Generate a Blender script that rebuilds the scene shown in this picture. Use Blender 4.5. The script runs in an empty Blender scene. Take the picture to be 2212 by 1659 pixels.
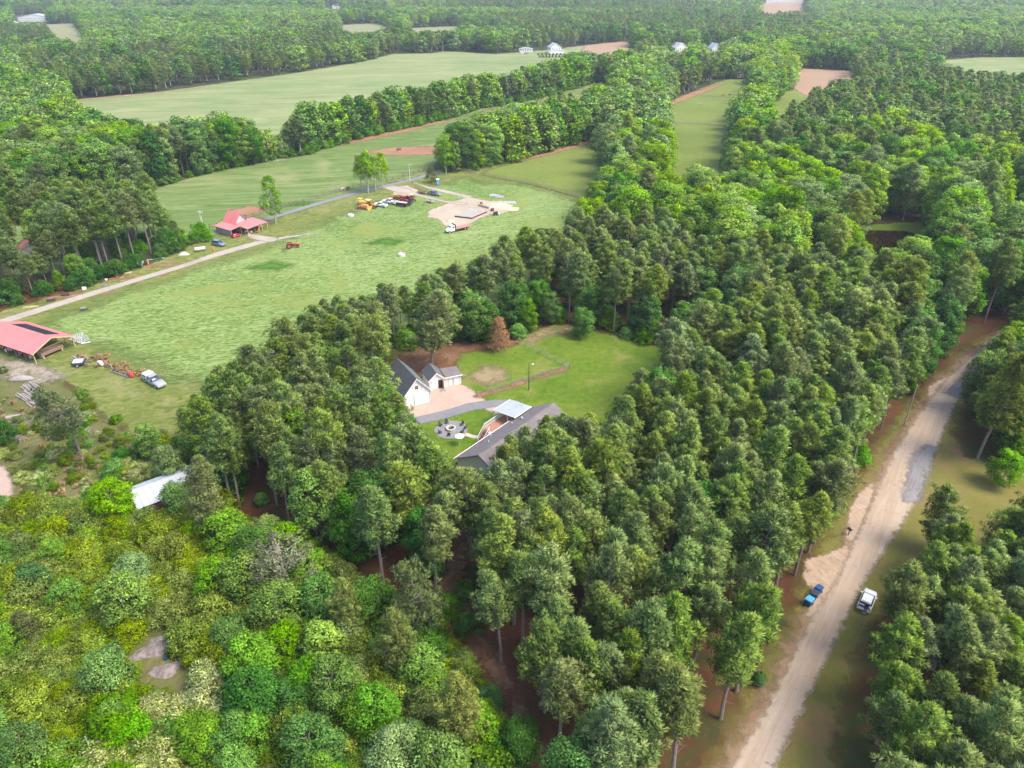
import bpy, math, random
import numpy as np
from mathutils import Vector, Matrix

S = bpy.context.scene
COL = S.collection
RAD = math.radians

# ------------------------------------------------------------------ camera
CAM_H = 75.0
PITCH = RAD(29.83)
FV = 1562.4                      # focal length of the photograph, in its 2212-px-wide copy
cam_d = bpy.data.cameras.new('camera')
cam_d.sensor_width = 36.0
cam_d.lens = 36.0 * FV / 2212.0
cam_d.clip_start = 0.5
cam_d.clip_end = 20000
cam = bpy.data.objects.new('camera', cam_d)
COL.objects.link(cam)
cam.location = (0, 0, CAM_H)
cam.rotation_euler = (RAD(90) - PITCH, 0, 0)
S.camera = cam

# ------------------------------------------------------------------ light
SUN_EL, SUN_AZ = 56.0, 112.0      # azimuth clockwise from +Y (the view direction)
W = bpy.data.worlds.new('World')
S.world = W
W.use_nodes = True
nt = W.node_tree
nt.nodes.clear()
sky = nt.nodes.new('ShaderNodeTexSky')
sky.sky_type = 'NISHITA'
sky.sun_disc = False
sky.sun_elevation = RAD(SUN_EL)
sky.sun_rotation = RAD(SUN_AZ)
sky.air_density = 1.0
sky.dust_density = 2.5
sky.ozone_density = 1.0
bg = nt.nodes.new('ShaderNodeBackground')
bg.inputs['Strength'].default_value = 0.15
wo = nt.nodes.new('ShaderNodeOutputWorld')
nt.links.new(sky.outputs[0], bg.inputs[0])
nt.links.new(bg.outputs[0], wo.inputs[0])

sun_d = bpy.data.lights.new('sun', 'SUN')
sun_d.energy = 1.5
sun_d.angle = RAD(26)
sun_d.color = (1.0, 0.91, 0.74)
sun = bpy.data.objects.new('sun', sun_d)
COL.objects.link(sun)
sd = Vector((math.sin(RAD(SUN_AZ)) * math.cos(RAD(SUN_EL)), math.cos(RAD(SUN_AZ)) * math.cos(RAD(SUN_EL)), math.sin(RAD(SUN_EL))))
sun.rotation_euler = sd.to_track_quat('Z', 'Y').to_euler()

S.view_settings.view_transform = 'Standard'
S.view_settings.look = 'None'
S.view_settings.gamma = 1.0
S.view_settings.use_curve_mapping = False
S.view_settings.exposure = 1.50
S.render.engine = 'CYCLES'
S.cycles.use_denoising = True
S.cycles.max_bounces = 6
S.cycles.transparent_max_bounces = 12
S.cycles.volume_bounces = 0
S.cycles.diffuse_bounces = 3
S.cycles.glossy_bounces = 2

# ------------------------------------------------------------------ geometry of the view: a point of the photo (2212-wide copy) on the ground
CP, SP = math.cos(PITCH), math.sin(PITCH)

def G(x, y, h=0.0):
    u = (x - 1106) / FV
    v = (829.5 - y) / FV
    Y = CP + v * SP
    Z = -SP + v * CP
    t = (h - CAM_H) / Z
    return (u * t, Y * t)

def V(x, y, z=0.0):
    """world arrays -> photo coordinates"""
    x = np.asarray(x, float); y = np.asarray(y, float)
    zc = y * CP + (CAM_H - z) * SP
    up = y * SP - (CAM_H - z) * CP
    zc = np.where(zc < 0.1, 0.1, zc)
    return 1106 + FV * x / zc, 829.5 - FV * up / zc

def poly(pts):
    return np.array([G(*p) for p in pts])

def inside(px, py, P):
    px = np.asarray(px); py = np.asarray(py)
    r = np.zeros(px.shape, bool)
    n = len(P)
    for i in range(n):
        x0, y0 = P[i]; x1, y1 = P[(i + 1) % n]
        if y0 == y1:
            continue
        c = ((y0 > py) != (y1 > py)) & (px < (x1 - x0) * (py - y0) / (y1 - y0) + x0)
        r ^= c
    return r

def seg_dist(px, py, P, closed=True):
    d = np.full(np.shape(px), 1e9)
    n = len(P)
    for i in range(n if closed else n - 1):
        a = P[i]; b = P[(i + 1) % n]
        ab = b - a
        L = max(float(ab @ ab), 1e-9)
        t = np.clip(((px - a[0]) * ab[0] + (py - a[1]) * ab[1]) / L, 0, 1)
        d = np.minimum(d, np.hypot(px - a[0] - t * ab[0], py - a[1] - t * ab[1]))
    return d

# ------------------------------------------------------------------ materials
def newmat(name):
    m = bpy.data.materials.new(name)
    m.use_nodes = True
    t = m.node_tree
    t.nodes.clear()
    return m, t

def N(t, kind, **kw):
    n = t.nodes.new(kind)
    for k, v in kw.items():
        setattr(n, k, v)
    return n

def ramp(t, fac, stops):
    r = t.nodes.new('ShaderNodeValToRGB')
    e = r.color_ramp.elements
    while len(e) > 1:
        e.remove(e[-1])
    e[0].position = stops[0][0]; e[0].color = (*stops[0][1], 1)
    for p, c in stops[1:]:
        k = e.new(p); k.color = (*c, 1)
    t.links.new(fac, r.inputs[0])
    return r.outputs[0]

def noise(t, vec, scale, detail=4, rough=0.55, dist=0.0):
    n = t.nodes.new('ShaderNodeTexNoise')
    n.inputs['Scale'].default_value = scale
    n.inputs['Detail'].default_value = detail
    n.inputs['Roughness'].default_value = rough
    n.inputs['Distortion'].default_value = dist
    if vec is not None:
        t.links.new(vec, n.inputs['Vector'])
    return n.outputs['Fac']

def math_n(t, op, a, b=None, clamp=False):
    n = t.nodes.new('ShaderNodeMath')
    n.operation = op
    n.use_clamp = clamp
    for i, v in enumerate((a, b)):
        if v is None:
            continue
        if isinstance(v, (int, float)):
            n.inputs[i].default_value = v
        else:
            t.links.new(v, n.inputs[i])
    return n.outputs[0]

def mixc(t, fac, a, b):
    n = t.nodes.new('ShaderNodeMix')
    n.data_type = 'RGBA'
    for i, v in ((0, fac), (6, a), (7, b)):
        if isinstance(v, (int, float)):
            n.inputs[i].default_value = v
        elif isinstance(v, tuple):
            n.inputs[i].default_value = (*v, 1) if len(v) == 3 else v
        else:
            t.links.new(v, n.inputs[i])
    return n.outputs[2]

def simple(name, col, rough=0.6, metal=0.0, var=0.12, scale=3.0, bump=0.0, spec=0.5):
    """painted, wooden or metal surface with uneven tone"""
    m, t = newmat(name)
    tc = N(t, 'ShaderNodeTexCoord')
    f = noise(t, tc.outputs['Object'], scale, 5)
    c = ramp(t, f, [(0.25, tuple(v * (1 - var) for v in col)), (0.75, tuple(min(1, v * (1 + var)) for v in col))])
    p = N(t, 'ShaderNodeBsdfPrincipled')
    p.inputs['Roughness'].default_value = rough
    p.inputs['Metallic'].default_value = metal
    p.inputs['Specular IOR Level'].default_value = spec
    t.links.new(c, p.inputs['Base Color'])
    if bump:
        b = N(t, 'ShaderNodeBump')
        b.inputs['Strength'].default_value = bump
        t.links.new(noise(t, tc.outputs['Object'], scale * 6, 4), b.inputs['Height'])
        t.links.new(b.outputs[0], p.inputs['Normal'])
    o = N(t, 'ShaderNodeOutputMaterial')
    t.links.new(p.outputs[0], o.inputs[0])
    return m

LF = 1.45
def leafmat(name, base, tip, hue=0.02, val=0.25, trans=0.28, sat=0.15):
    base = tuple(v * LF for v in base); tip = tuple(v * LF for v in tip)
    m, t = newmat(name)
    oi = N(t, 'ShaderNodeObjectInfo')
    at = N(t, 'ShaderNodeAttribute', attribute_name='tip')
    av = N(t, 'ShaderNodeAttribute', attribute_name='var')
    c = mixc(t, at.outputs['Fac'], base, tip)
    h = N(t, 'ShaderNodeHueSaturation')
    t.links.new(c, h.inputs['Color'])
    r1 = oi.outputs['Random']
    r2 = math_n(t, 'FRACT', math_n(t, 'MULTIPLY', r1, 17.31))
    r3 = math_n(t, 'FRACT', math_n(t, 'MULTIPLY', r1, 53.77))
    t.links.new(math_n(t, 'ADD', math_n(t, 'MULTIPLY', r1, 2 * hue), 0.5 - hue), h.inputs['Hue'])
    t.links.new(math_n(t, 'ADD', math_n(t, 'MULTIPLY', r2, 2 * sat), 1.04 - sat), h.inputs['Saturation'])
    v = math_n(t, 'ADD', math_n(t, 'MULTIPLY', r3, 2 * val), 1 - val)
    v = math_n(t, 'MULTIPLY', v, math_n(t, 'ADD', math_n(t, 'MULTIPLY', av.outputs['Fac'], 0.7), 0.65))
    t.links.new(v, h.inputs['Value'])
    d = N(t, 'ShaderNodeBsdfDiffuse')
    tr = N(t, 'ShaderNodeBsdfTranslucent')
    t.links.new(h.outputs[0], d.inputs[0])
    t.links.new(h.outputs[0], tr.inputs[0])
    mx = N(t, 'ShaderNodeMixShader')
    mx.inputs[0].default_value = trans
    t.links.new(d.outputs[0], mx.inputs[1])
    t.links.new(tr.outputs[0], mx.inputs[2])
    o = N(t, 'ShaderNodeOutputMaterial')
    t.links.new(mx.outputs[0], o.inputs[0])
    return m

GF = 0.86
def ground_mat(name, stops, big=0.02, small=0.6, streak=None, bump=0.5, speck=None, amp=1.5, edge=True, cut=0.0, soft=1.5, nscale=0.35, patch=None, rough=1.0):
    """earth, grass, gravel: colour from two scales of noise, ragged outline from the distance-to-edge attribute"""
    stops = [(q, tuple(v * GF for v in c_)) for q, c_ in stops]
    m, t = newmat(name)
    g = N(t, 'ShaderNodeNewGeometry')
    pos = g.outputs['Position']
    f1 = noise(t, pos, big, 4, 0.6, 0.6)
    f2 = noise(t, pos, small, 6, 0.7)
    f = math_n(t, 'ADD', math_n(t, 'MULTIPLY', f1, 0.5), math_n(t, 'MULTIPLY', f2, 0.5))
    if streak:
        mp = N(t, 'ShaderNodeMapping')
        mp.vector_type = 'TEXTURE'
        mp.inputs['Scale'].default_value = (1 / streak[0], 1 / streak[1], 1)
        mp.inputs['Rotation'].default_value = (0, 0, RAD(streak[2]))
        t.links.new(pos, mp.inputs[0])
        f3 = noise(t, mp.outputs[0], 1.0, 5, 0.6, 1.8)
        f = math_n(t, 'ADD', math_n(t, 'MULTIPLY', f, 0.38), math_n(t, 'MULTIPLY', f3, 0.62))
    c = ramp(t, f, stops)
    if patch:
        pc, ps, lo, hi = patch
        pf = ramp(t, noise(t, pos, ps, 5, 0.65, 0.4), [(lo, (0, 0, 0)), (hi, (1, 1, 1))])
        c = mixc(t, pf, c, pc)
    if speck:
        sc, ss, lo = speck
        sf = ramp(t, noise(t, pos, ss, 2, 0.5), [(lo, (0, 0, 0)), (lo + 0.05, (1, 1, 1))])
        c = mixc(t, sf, c, sc)
    p = N(t, 'ShaderNodeBsdfPrincipled')
    p.inputs['Roughness'].default_value = rough
    p.inputs['Specular IOR Level'].default_value = 0.15
    t.links.new(c, p.inputs['Base Color'])
    if bump:
        b = N(t, 'ShaderNodeBump')
        b.inputs['Strength'].default_value = bump
        b.inputs['Distance'].default_value = 0.15
        t.links.new(noise(t, pos, small * 3, 4, 0.7), b.inputs['Height'])
        t.links.new(b.outputs[0], p.inputs['Normal'])
    if edge:
        a = N(t, 'ShaderNodeAttribute', attribute_name='edge')
        nn = math_n(t, 'MULTIPLY', math_n(t, 'SUBTRACT', noise(t, pos, nscale, 6, 0.7), 0.5), 2 * amp * 2)
        al = math_n(t, 'ADD', a.outputs['Fac'], nn)
        al = math_n(t, 'ADD', math_n(t, 'DIVIDE', al, soft), 0.5, clamp=True)
        t.links.new(al, p.inputs['Alpha'])
    o = N(t, 'ShaderNodeOutputMaterial')
    t.links.new(p.outputs[0], o.inputs[0])
    return m

# ------------------------------------------------------------------ mesh helpers
class MB:
    """collects shapes and links them as one mesh object"""
    def __init__(s):
        s.v = []; s.f = []
    def face(s, pts):
        b = len(s.v); s.v += [tuple(p) for p in pts]; s.f.append(tuple(range(b, b + len(pts)))); return s
    def hexa(s, p):
        """8 points: bottom ring 0-3, top ring 4-7"""
        b = len(s.v); s.v += [tuple(q) for q in p]
        for f in ((3, 2, 1, 0), (4, 5, 6, 7), (0, 1, 5, 4), (1, 2, 6, 5), (2, 3, 7, 6), (3, 0, 4, 7)):
            s.f.append(tuple(b + i for i in f))
        return s
    def box(s, x0, x1, y0, y1, z0, z1):
        return s.hexa([(x0, y0, z0), (x1, y0, z0), (x1, y1, z0), (x0, y1, z0), (x0, y0, z1), (x1, y0, z1), (x1, y1, z1), (x0, y1, z1)])
    def boxr(s, c, sz, rz=0, ry=0, rx=0):
        M = Matrix.Translation(c) @ Matrix.Rotation(rz, 4, 'Z') @ Matrix.Rotation(ry, 4, 'Y') @ Matrix.Rotation(rx, 4, 'X')
        a, b, d = (k / 2 for k in sz)
        return s.hexa([M @ Vector(q) for q in ((-a, -b, -d), (a, -b, -d), (a, b, -d), (-a, b, -d), (-a, -b, d), (a, -b, d), (a, b, d), (-a, b, d))])
    def slab(s, quad, th):
        """a plate below a planar quad"""
        q = [Vector(k) for k in quad]
        n = (q[1] - q[0]).cross(q[3] - q[0]).normalized()
        if n.z < 0:
            q.reverse(); n = -n
        return s.hexa([k - n * th for k in q] + q)
    def tube(s, p, q, r1, r2=None, n=6, cap=True):
        r2 = r1 if r2 is None else r2
        p = Vector(p); q = Vector(q); d = (q - p)
        if d.length < 1e-6:
            return s
        d.normalize()
        a = d.orthogonal().normalized(); c = d.cross(a)
        b = len(s.v)
        for o, r in ((p, r1), (q, r2)):
            for i in range(n):
                t = 2 * math.pi * i / n
                s.v.append(tuple(o + (a * math.cos(t) + c * math.sin(t)) * r))
        for i in range(n):
            j = (i + 1) % n
            s.f.append((b + i, b + j, b + n + j, b + n + i))
        if cap:
            s.f.append(tuple(b + i for i in reversed(range(n)))); s.f.append(tuple(b + n + i for i in range(n)))
        return s
    def path(s, pts, rs, n=6):
        for i in range(len(pts) - 1):
            s.tube(pts[i], pts[i + 1], rs[i], rs[i + 1], n, cap=(i in (0, len(pts) - 2)))
        return s
    def lathe(s, prof, c=(0, 0, 0), n=16):
        b = len(s.v)
        for r, z in prof:
            for i in range(n):
                t = 2 * math.pi * i / n
                s.v.append((c[0] + r * math.cos(t), c[1] + r * math.sin(t), c[2] + z))
        for k in range(len(prof) - 1):
            for i in range(n):
                j = (i + 1) % n
                s.f.append((b + k * n + i, b + k * n + j, b + (k + 1) * n + j, b + (k + 1) * n + i))
        return s
    def prism(s, pts, z0, z1):
        b = len(s.v); n = len(pts)
        s.v += [(p[0], p[1], z0) for p in pts] + [(p[0], p[1], z1) for p in pts]
        s.f.append(tuple(b + i for i in reversed(range(n)))); s.f.append(tuple(b + n + i for i in range(n)))
        for i in range(n):
            j = (i + 1) % n
            s.f.append((b + i, b + j, b + n + j, b + n + i))
        return s
    def extr(s, prof, y0, y1):
        """profile in x,z extruded along y"""
        b = len(s.v); n = len(prof)
        s.v += [(p[0], y0, p[1]) for p in prof] + [(p[0], y1, p[1]) for p in prof]
        s.f.append(tuple(b + i for i in range(n))); s.f.append(tuple(b + n + i for i in reversed(range(n))))
        for i in range(n):
            j = (i + 1) % n
            s.f.append((b + j, b + i, b + n + i, b + n + j))
        return s
    def loft(s, secs):
        """sections along x: (x, half width low, half width high, z0, z1, chamfer)"""
        b = len(s.v)
        for (x, hl, hh, z0, z1, c) in secs:
            s.v += [(x, -hl + c * .5, z0), (x, hl - c * .5, z0), (x, hl, z0 + c), (x, (hl + hh) / 2, (z0 + z1) / 2), (x, hh, z1 - c), (x, hh - c * 1.3, z1), (x, -hh + c * 1.3, z1), (x, -hh, z1 - c), (x, -(hl + hh) / 2, (z0 + z1) / 2), (x, -hl, z0 + c)]
        n = 10
        for k in range(len(secs) - 1):
            for i in range(n):
                j = (i + 1) % n
                s.f.append((b + k * n + i, b + k * n + j, b + (k + 1) * n + j, b + (k + 1) * n + i))
        s.f.append(tuple(b + i for i in reversed(range(n))))
        s.f.append(tuple(b + (len(secs) - 1) * n + i for i in range(n)))
        return s
    def mesh(s, name, m, smooth=False):
        me = bpy.data.meshes.new(name)
        me.from_pydata(s.v, [], s.f)
        if m:
            me.materials.append(m)
        if smooth:
            me.shade_smooth()
        me.update()
        return me
    def build(s, name, m, parent=None, smooth=False, loc=None, rz=0.0):
        o = bpy.data.objects.new(name, s.mesh(name, m, smooth))
        COL.objects.link(o)
        o.parent = parent
        if loc is not None:
            o.location = loc
        o.rotation_euler = (0, 0, rz)
        return o

def tag(o, label=None, cat=None, group=None, kind=None):
    if label: o['label'] = label
    if cat: o['category'] = cat
    if group: o['group'] = group
    if kind: o['kind'] = kind
    return o

def thing(name, label, cat, loc=(0, 0, 0), rz=0.0, group=None):
    o = bpy.data.objects.new(name, None)
    o.empty_display_size = 0.5
    COL.objects.link(o)
    o.location = loc if len(loc) == 3 else (loc[0], loc[1], 0)
    o.rotation_euler = (0, 0, rz)
    return tag(o, label, cat, group)

def copy_tree(root, loc, rz=0.0, sc=1.0, label=None, group=None):
    r = root.copy(); COL.objects.link(r)
    r.location = loc if len(loc) == 3 else (loc[0], loc[1], 0)
    r.rotation_euler = (0, 0, rz); r.scale = (sc, sc, sc) if not isinstance(sc, tuple) else sc
    if label: r['label'] = label
    if group: r['group'] = group
    for ch in root.children:
        c = ch.copy(); COL.objects.link(c); c.parent = r
        for g in ch.children:
            d = g.copy(); COL.objects.link(d); d.parent = c
    return r

def copies(root, spots, labels, group):
    """the root itself takes the first spot"""
    out = []
    for i, (p, rz, sc) in enumerate(spots):
        if i == 0:
            r = root
            r.location = (p[0], p[1], p[2] if len(p) > 2 else 0); r.rotation_euler = (0, 0, rz); r.scale = (sc, sc, sc)
            r['label'] = labels[0]
            if group: r['group'] = group
        else:
            r = copy_tree(root, p, rz, sc, labels[i], group)
        out.append(r)
    return out
# ------------------------------------------------------------------ the setting: ground sheets
def sheet(name, pts, m, z, cell=None, ext=3.0, line=None, hw=None):
    """a thin sheet of ground. pts: outline in world metres, or line + half widths for a strip"""
    if line is not None:
        L = np.array(line, float)
        lo = L.min(0) - max(hw) - ext; hi = L.max(0) + max(hw) + ext
    else:
        Pw = np.array(pts, float)
        lo = Pw.min(0) - ext; hi = Pw.max(0) + ext
    if cell is None:
        cell = max((hi - lo).max() / 90, 0.6)
    nx = int((hi[0] - lo[0]) / cell) + 2; ny = int((hi[1] - lo[1]) / cell) + 2
    X, Y = np.meshgrid(lo[0] + np.arange(nx) * cell, lo[1] + np.arange(ny) * cell)
    if line is not None:
        sd_ = np.full(X.shape, -1e9)
        for i in range(len(L) - 1):
            a = L[i]; b = L[i + 1]; ab = b - a
            t = np.clip(((X - a[0]) * ab[0] + (Y - a[1]) * ab[1]) / max(float(ab @ ab), 1e-9), 0, 1)
            w = hw[i] + (hw[i + 1] - hw[i]) * t
            sd_ = np.maximum(sd_, w - np.hypot(X - a[0] - t * ab[0], Y - a[1] - t * ab[1]))
    else:
        sd_ = seg_dist(X, Y, Pw)
        sd_ = np.where(inside(X, Y, Pw), sd_, -sd_)
    ok = sd_ > -ext
    fo = ok[:-1, :-1] | ok[1:, :-1] | ok[:-1, 1:] | ok[1:, 1:]
    idx = np.arange(nx * ny).reshape(ny, nx)
    Q = np.stack([idx[:-1, :-1][fo], idx[:-1, 1:][fo], idx[1:, 1:][fo], idx[1:, :-1][fo]], 1)
    used, inv = np.unique(Q.ravel(), return_inverse=True)
    me = bpy.data.meshes.new(name)
    co = np.stack([X.ravel()[used], Y.ravel()[used], np.full(len(used), z)], 1)
    me.from_pydata(co.tolist(), [], inv.reshape(-1, 4).tolist())
    a = me.attributes.new('edge', 'FLOAT', 'POINT')
    a.data.foreach_set('value', np.clip(sd_.ravel()[used], -50, 50).astype(np.float32))
    me.materials.append(m)
    o = bpy.data.objects.new(name, me)
    COL.objects.link(o)
    o['kind'] = 'structure'
    return o

# base colours, all as the things themselves have them
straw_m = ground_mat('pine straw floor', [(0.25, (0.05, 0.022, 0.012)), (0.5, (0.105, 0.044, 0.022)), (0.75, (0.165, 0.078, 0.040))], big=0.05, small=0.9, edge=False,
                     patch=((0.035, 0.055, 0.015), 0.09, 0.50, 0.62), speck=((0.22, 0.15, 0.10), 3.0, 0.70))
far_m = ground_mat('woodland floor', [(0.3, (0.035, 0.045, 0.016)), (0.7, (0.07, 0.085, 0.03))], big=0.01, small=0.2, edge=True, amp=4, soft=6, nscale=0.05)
grass_m = ground_mat('rough farm grass', [(0.38, (0.085, 0.120, 0.022)), (0.5, (0.155, 0.185, 0.042)), (0.62, (0.250, 0.245, 0.085))], big=0.03, small=0.55, streak=(0.25, 0.5, 15),
                     patch=((0.24, 0.22, 0.10), 0.05, 0.55, 0.70))
hay_m = ground_mat('lodged hay grass', [(0.42, (0.076, 0.138, 0.022)), (0.475, (0.142, 0.218, 0.048)), (0.53, (0.225, 0.300, 0.092)), (0.61, (0.335, 0.402, 0.165))], big=0.03, small=0.9, streak=(0.42, 1.5, 14), amp=5, soft=8, nscale=0.06,
                   patch=((0.185, 0.225, 0.055), 0.035, 0.52, 0.66), bump=0.9)
past_m = ground_mat('grazed pasture', [(0.38, (0.085, 0.145, 0.034)), (0.5, (0.135, 0.200, 0.055)), (0.62, (0.215, 0.255, 0.095))], big=0.012, small=0.35, streak=(0.03, 0.25, 12), amp=2, soft=3,
                    patch=((0.22, 0.235, 0.095), 0.02, 0.52, 0.66))
up_m = ground_mat('upper hay field', [(0.38, (0.155, 0.215, 0.075)), (0.5, (0.220, 0.265, 0.105)), (0.62, (0.31, 0.31, 0.15))], big=0.008, small=0.08, streak=(0.012, 0.06, 10), amp=2, soft=4, nscale=0.1)
lawn_m = ground_mat('house lawn', [(0.32, (0.058, 0.120, 0.010)), (0.48, (0.115, 0.185, 0.016)), (0.66, (0.200, 0.230, 0.042))], big=0.07, small=0.7, patch=((0.21, 0.20, 0.060), 0.10, 0.54, 0.74), speck=((0.05, 0.07, 0.012), 0.9, 0.70), amp=1.0, soft=1.0)
padd_m = ground_mat('horse paddock', [(0.30, (0.105, 0.155, 0.026)), (0.5, (0.165, 0.215, 0.042)), (0.70, (0.235, 0.255, 0.072))], big=0.02, small=0.4, amp=1.5, soft=3)
clay_m = ground_mat('red clay strip', [(0.25, (0.21, 0.105, 0.06)), (0.5, (0.31, 0.165, 0.10)), (0.8, (0.42, 0.27, 0.18))], big=0.08, small=0.8, amp=1.2, soft=1.6)
redsoil_m = ground_mat('red soil with straw', [(0.35, (0.095, 0.048, 0.024)), (0.5, (0.170, 0.088, 0.046)), (0.65, (0.29, 0.19, 0.12))], big=0.12, small=1.2, amp=1.2, soft=1.6)
gravel_m = ground_mat('pale yard gravel', [(0.25, (0.36, 0.25, 0.19)), (0.5, (0.46, 0.345, 0.28)), (0.8, (0.56, 0.45, 0.38))], big=0.15, small=1.4, amp=0.5, soft=0.8, nscale=0.8)
track_m = ground_mat('pale gravel track', [(0.25, (0.27, 0.23, 0.16)), (0.5, (0.39, 0.345, 0.28)), (0.8, (0.50, 0.46, 0.40))], big=0.15, small=1.0, amp=0.35, soft=0.9, nscale=0.7)
pad_m = ground_mat('pale construction dirt', [(0.25, (0.32, 0.24, 0.16)), (0.5, (0.43, 0.35, 0.265)), (0.8, (0.53, 0.46, 0.38))], big=0.12, small=0.7, amp=1.0, soft=1.0, nscale=0.35)
road_m = ground_mat('dirt road surface', [(0.22, (0.30, 0.205, 0.135)), (0.45, (0.41, 0.31, 0.225)), (0.62, (0.47, 0.385, 0.31)), (0.8, (0.53, 0.46, 0.40))], big=0.06, small=0.45, streak=(0.06, 0.9, 54), bump=0.8, amp=0.55, soft=0.8, nscale=0.9,
                    speck=((0.27, 0.19, 0.13), 1.1, 0.66))
should_m = ground_mat('eroded road shoulder', [(0.25, (0.17, 0.105, 0.055)), (0.5, (0.26, 0.175, 0.105)), (0.8, (0.37, 0.28, 0.19))], big=0.1, small=1.1, amp=1.4, soft=1.6, nscale=0.4, bump=0.8)
verge_m = ground_mat('olive road verge', [(0.25, (0.105, 0.110, 0.022)), (0.5, (0.175, 0.162, 0.040)), (0.8, (0.26, 0.205, 0.075))], big=0.06, small=1.3, amp=1.5, soft=2.5, patch=((0.23, 0.135, 0.065), 0.09, 0.52, 0.68))
asph_m = ground_mat('worn asphalt', [(0.25, (0.15, 0.145, 0.155)), (0.5, (0.215, 0.21, 0.225)), (0.8, (0.30, 0.29, 0.30))], big=0.1, small=1.2, amp=0.12, soft=0.25, bump=0.2, rough=0.85)
oldasph_m = ground_mat('broken old asphalt', [(0.25, (0.13, 0.12, 0.125)), (0.5, (0.25, 0.235, 0.235)), (0.8, (0.40, 0.36, 0.34))], big=0.15, small=0.9, streak=(0.15, 1.2, 54), amp=0.9, soft=1.3, nscale=0.8, bump=0.3, rough=0.85)
rut_m = ground_mat('washed sand with ruts', [(0.34, (0.18, 0.115, 0.07)), (0.42, (0.40, 0.29, 0.20)), (0.6, (0.50, 0.385, 0.29)), (0.8, (0.58, 0.48, 0.39))], big=0.3, small=1.1, streak=(0.9, 0.35, 20), amp=0.5, soft=0.5, nscale=0.9, bump=1.0)
scrub_m = ground_mat('rough scrub ground', [(0.25, (0.065, 0.085, 0.018)), (0.5, (0.12, 0.13, 0.04)), (0.8, (0.25, 0.19, 0.10))], big=0.08, small=0.9, amp=2, soft=3, patch=((0.24, 0.17, 0.10), 0.11, 0.55, 0.66))
brown_m = ground_mat('bare ploughed field', [(0.25, (0.29, 0.185, 0.115)), (0.75, (0.41, 0.28, 0.19))], big=0.02, small=0.3, amp=2, soft=3, nscale=0.1)
tan_m = ground_mat('dry tan field', [(0.25, (0.20, 0.22, 0.10)), (0.75, (0.29, 0.28, 0.15))], big=0.02, small=0.3, amp=2, soft=3, nscale=0.1)
lush_m = ground_mat('lush grass clump', [(0.3, (0.05, 0.14, 0.012)), (0.7, (0.10, 0.22, 0.02))], big=0.3, small=1.2, amp=1.6, soft=4.0, nscale=0.5)
worn_m = ground_mat('worn thin grass', [(0.25, (0.20, 0.17, 0.06)), (0.5, (0.29, 0.22, 0.12)), (0.8, (0.38, 0.29, 0.20))], big=0.2, small=1.0, amp=1.8, soft=3.0, nscale=0.5)
fore_m = ground_mat('trampled stony yard', [(0.36, (0.13, 0.135, 0.05)), (0.48, (0.25, 0.215, 0.15)), (0.62, (0.40, 0.36, 0.30))], big=0.3, small=1.3, amp=1.6, soft=2.2, nscale=0.6, bump=0.8)
stonepath_m = ground_mat('concrete walk', [(0.25, (0.42, 0.39, 0.33)), (0.75, (0.55, 0.51, 0.44))], big=0.3, small=1.5, amp=0.03, soft=0.08, bump=0.1)

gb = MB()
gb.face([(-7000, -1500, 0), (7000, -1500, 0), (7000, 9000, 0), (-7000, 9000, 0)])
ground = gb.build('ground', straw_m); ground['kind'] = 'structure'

def Wp(*pts):
    return [G(*p) for p in pts]

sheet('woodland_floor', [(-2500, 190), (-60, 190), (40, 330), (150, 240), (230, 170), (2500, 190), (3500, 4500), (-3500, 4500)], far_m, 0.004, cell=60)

# ---- open ground, outlines traced in the photo's 2212-wide copy; a third number is the height of the tree tops that hide the edge
NEARL2 = [(-150, 515), (0, 481), (39, 474), (186, 432), (315, 412), (433, 378), (516, 361), (653, 336), (756, 304), (841, 285), (910, 269), (979, 253), (1049, 232), (1138, 219), (1303, 173)]
WOODTOPS = [(1250, 447, 16), (1150, 490, 16), (1050, 542, 16), (960, 574, 9), (850, 606, 8), (800, 625, 8), (700, 650, 9), (620, 690, 11), (520, 753, 14), (430, 808, 13), (400, 850, 12)]
M_NEAR = [(950, 374), (1013, 371), (1036, 364), (1134, 341), (1253, 309), (1290, 292)]
M_FAR = [(1300, 178, 18), (1167, 214, 18), (1090, 212, 18), (1030, 245, 18), (975, 262, 18), (945, 300, 15)]
FARM = poly([(-250, 800), (-100, 715), (0, 672), (120, 640), (250, 600), (380, 548), (430, 520), (470, 500), (430, 470), (330, 430), (180, 450), (-100, 520)] + NEARL2[1:] + [(1330, 210), (1290, 290), (1275, 330), (1283, 370), (1292, 412), (1292, 445)]
            + WOODTOPS + [(395, 905), (390, 940), (300, 945), (230, 900), (150, 830), (60, 800), (-50, 800)])
HAY = poly([(70, 705), (230, 648), (400, 592), (640, 508), (700, 478), (1000, 385), (1150, 405), (1250, 432), (1275, 470), (1180, 560), (1060, 640), (900, 740), (650, 830), (470, 860), (380, 800), (260, 770), (170, 730)])
UPPER = poly([(145, 217), (339, 199), (587, 165), (614, 161), (673, 152), (785, 133), (846, 117), (937, 115), (961, 110), (1068, 117), (1140, 112), (1262, 100), (1240, 108, 14), (1159, 140, 17), (1108, 156, 17), (1017, 160, 17), (926, 176, 17), (854, 192, 17),
              (769, 206, 17), (721, 219, 17), (660, 228, 17), (614, 243, 17), (605, 292, 12), (580, 290, 12), (540, 268, 16), (493, 246, 16), (400, 254, 16), (317, 262, 16), (205, 238, 16), (150, 225, 12)])
D2 = poly([(1440, 222), (1540, 181), (1573, 171), (1620, 171), (1634, 187), (1606, 211), (1580, 227), (1577, 267), (1582, 315), (1584, 352, 18), (1432, 352, 18), (1428, 290)])
STRIP = poly([(1650, 240), (1718, 175), (1745, 180), (1760, 200, 16), (1702, 222, 16), (1670, 250, 16)])
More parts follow.
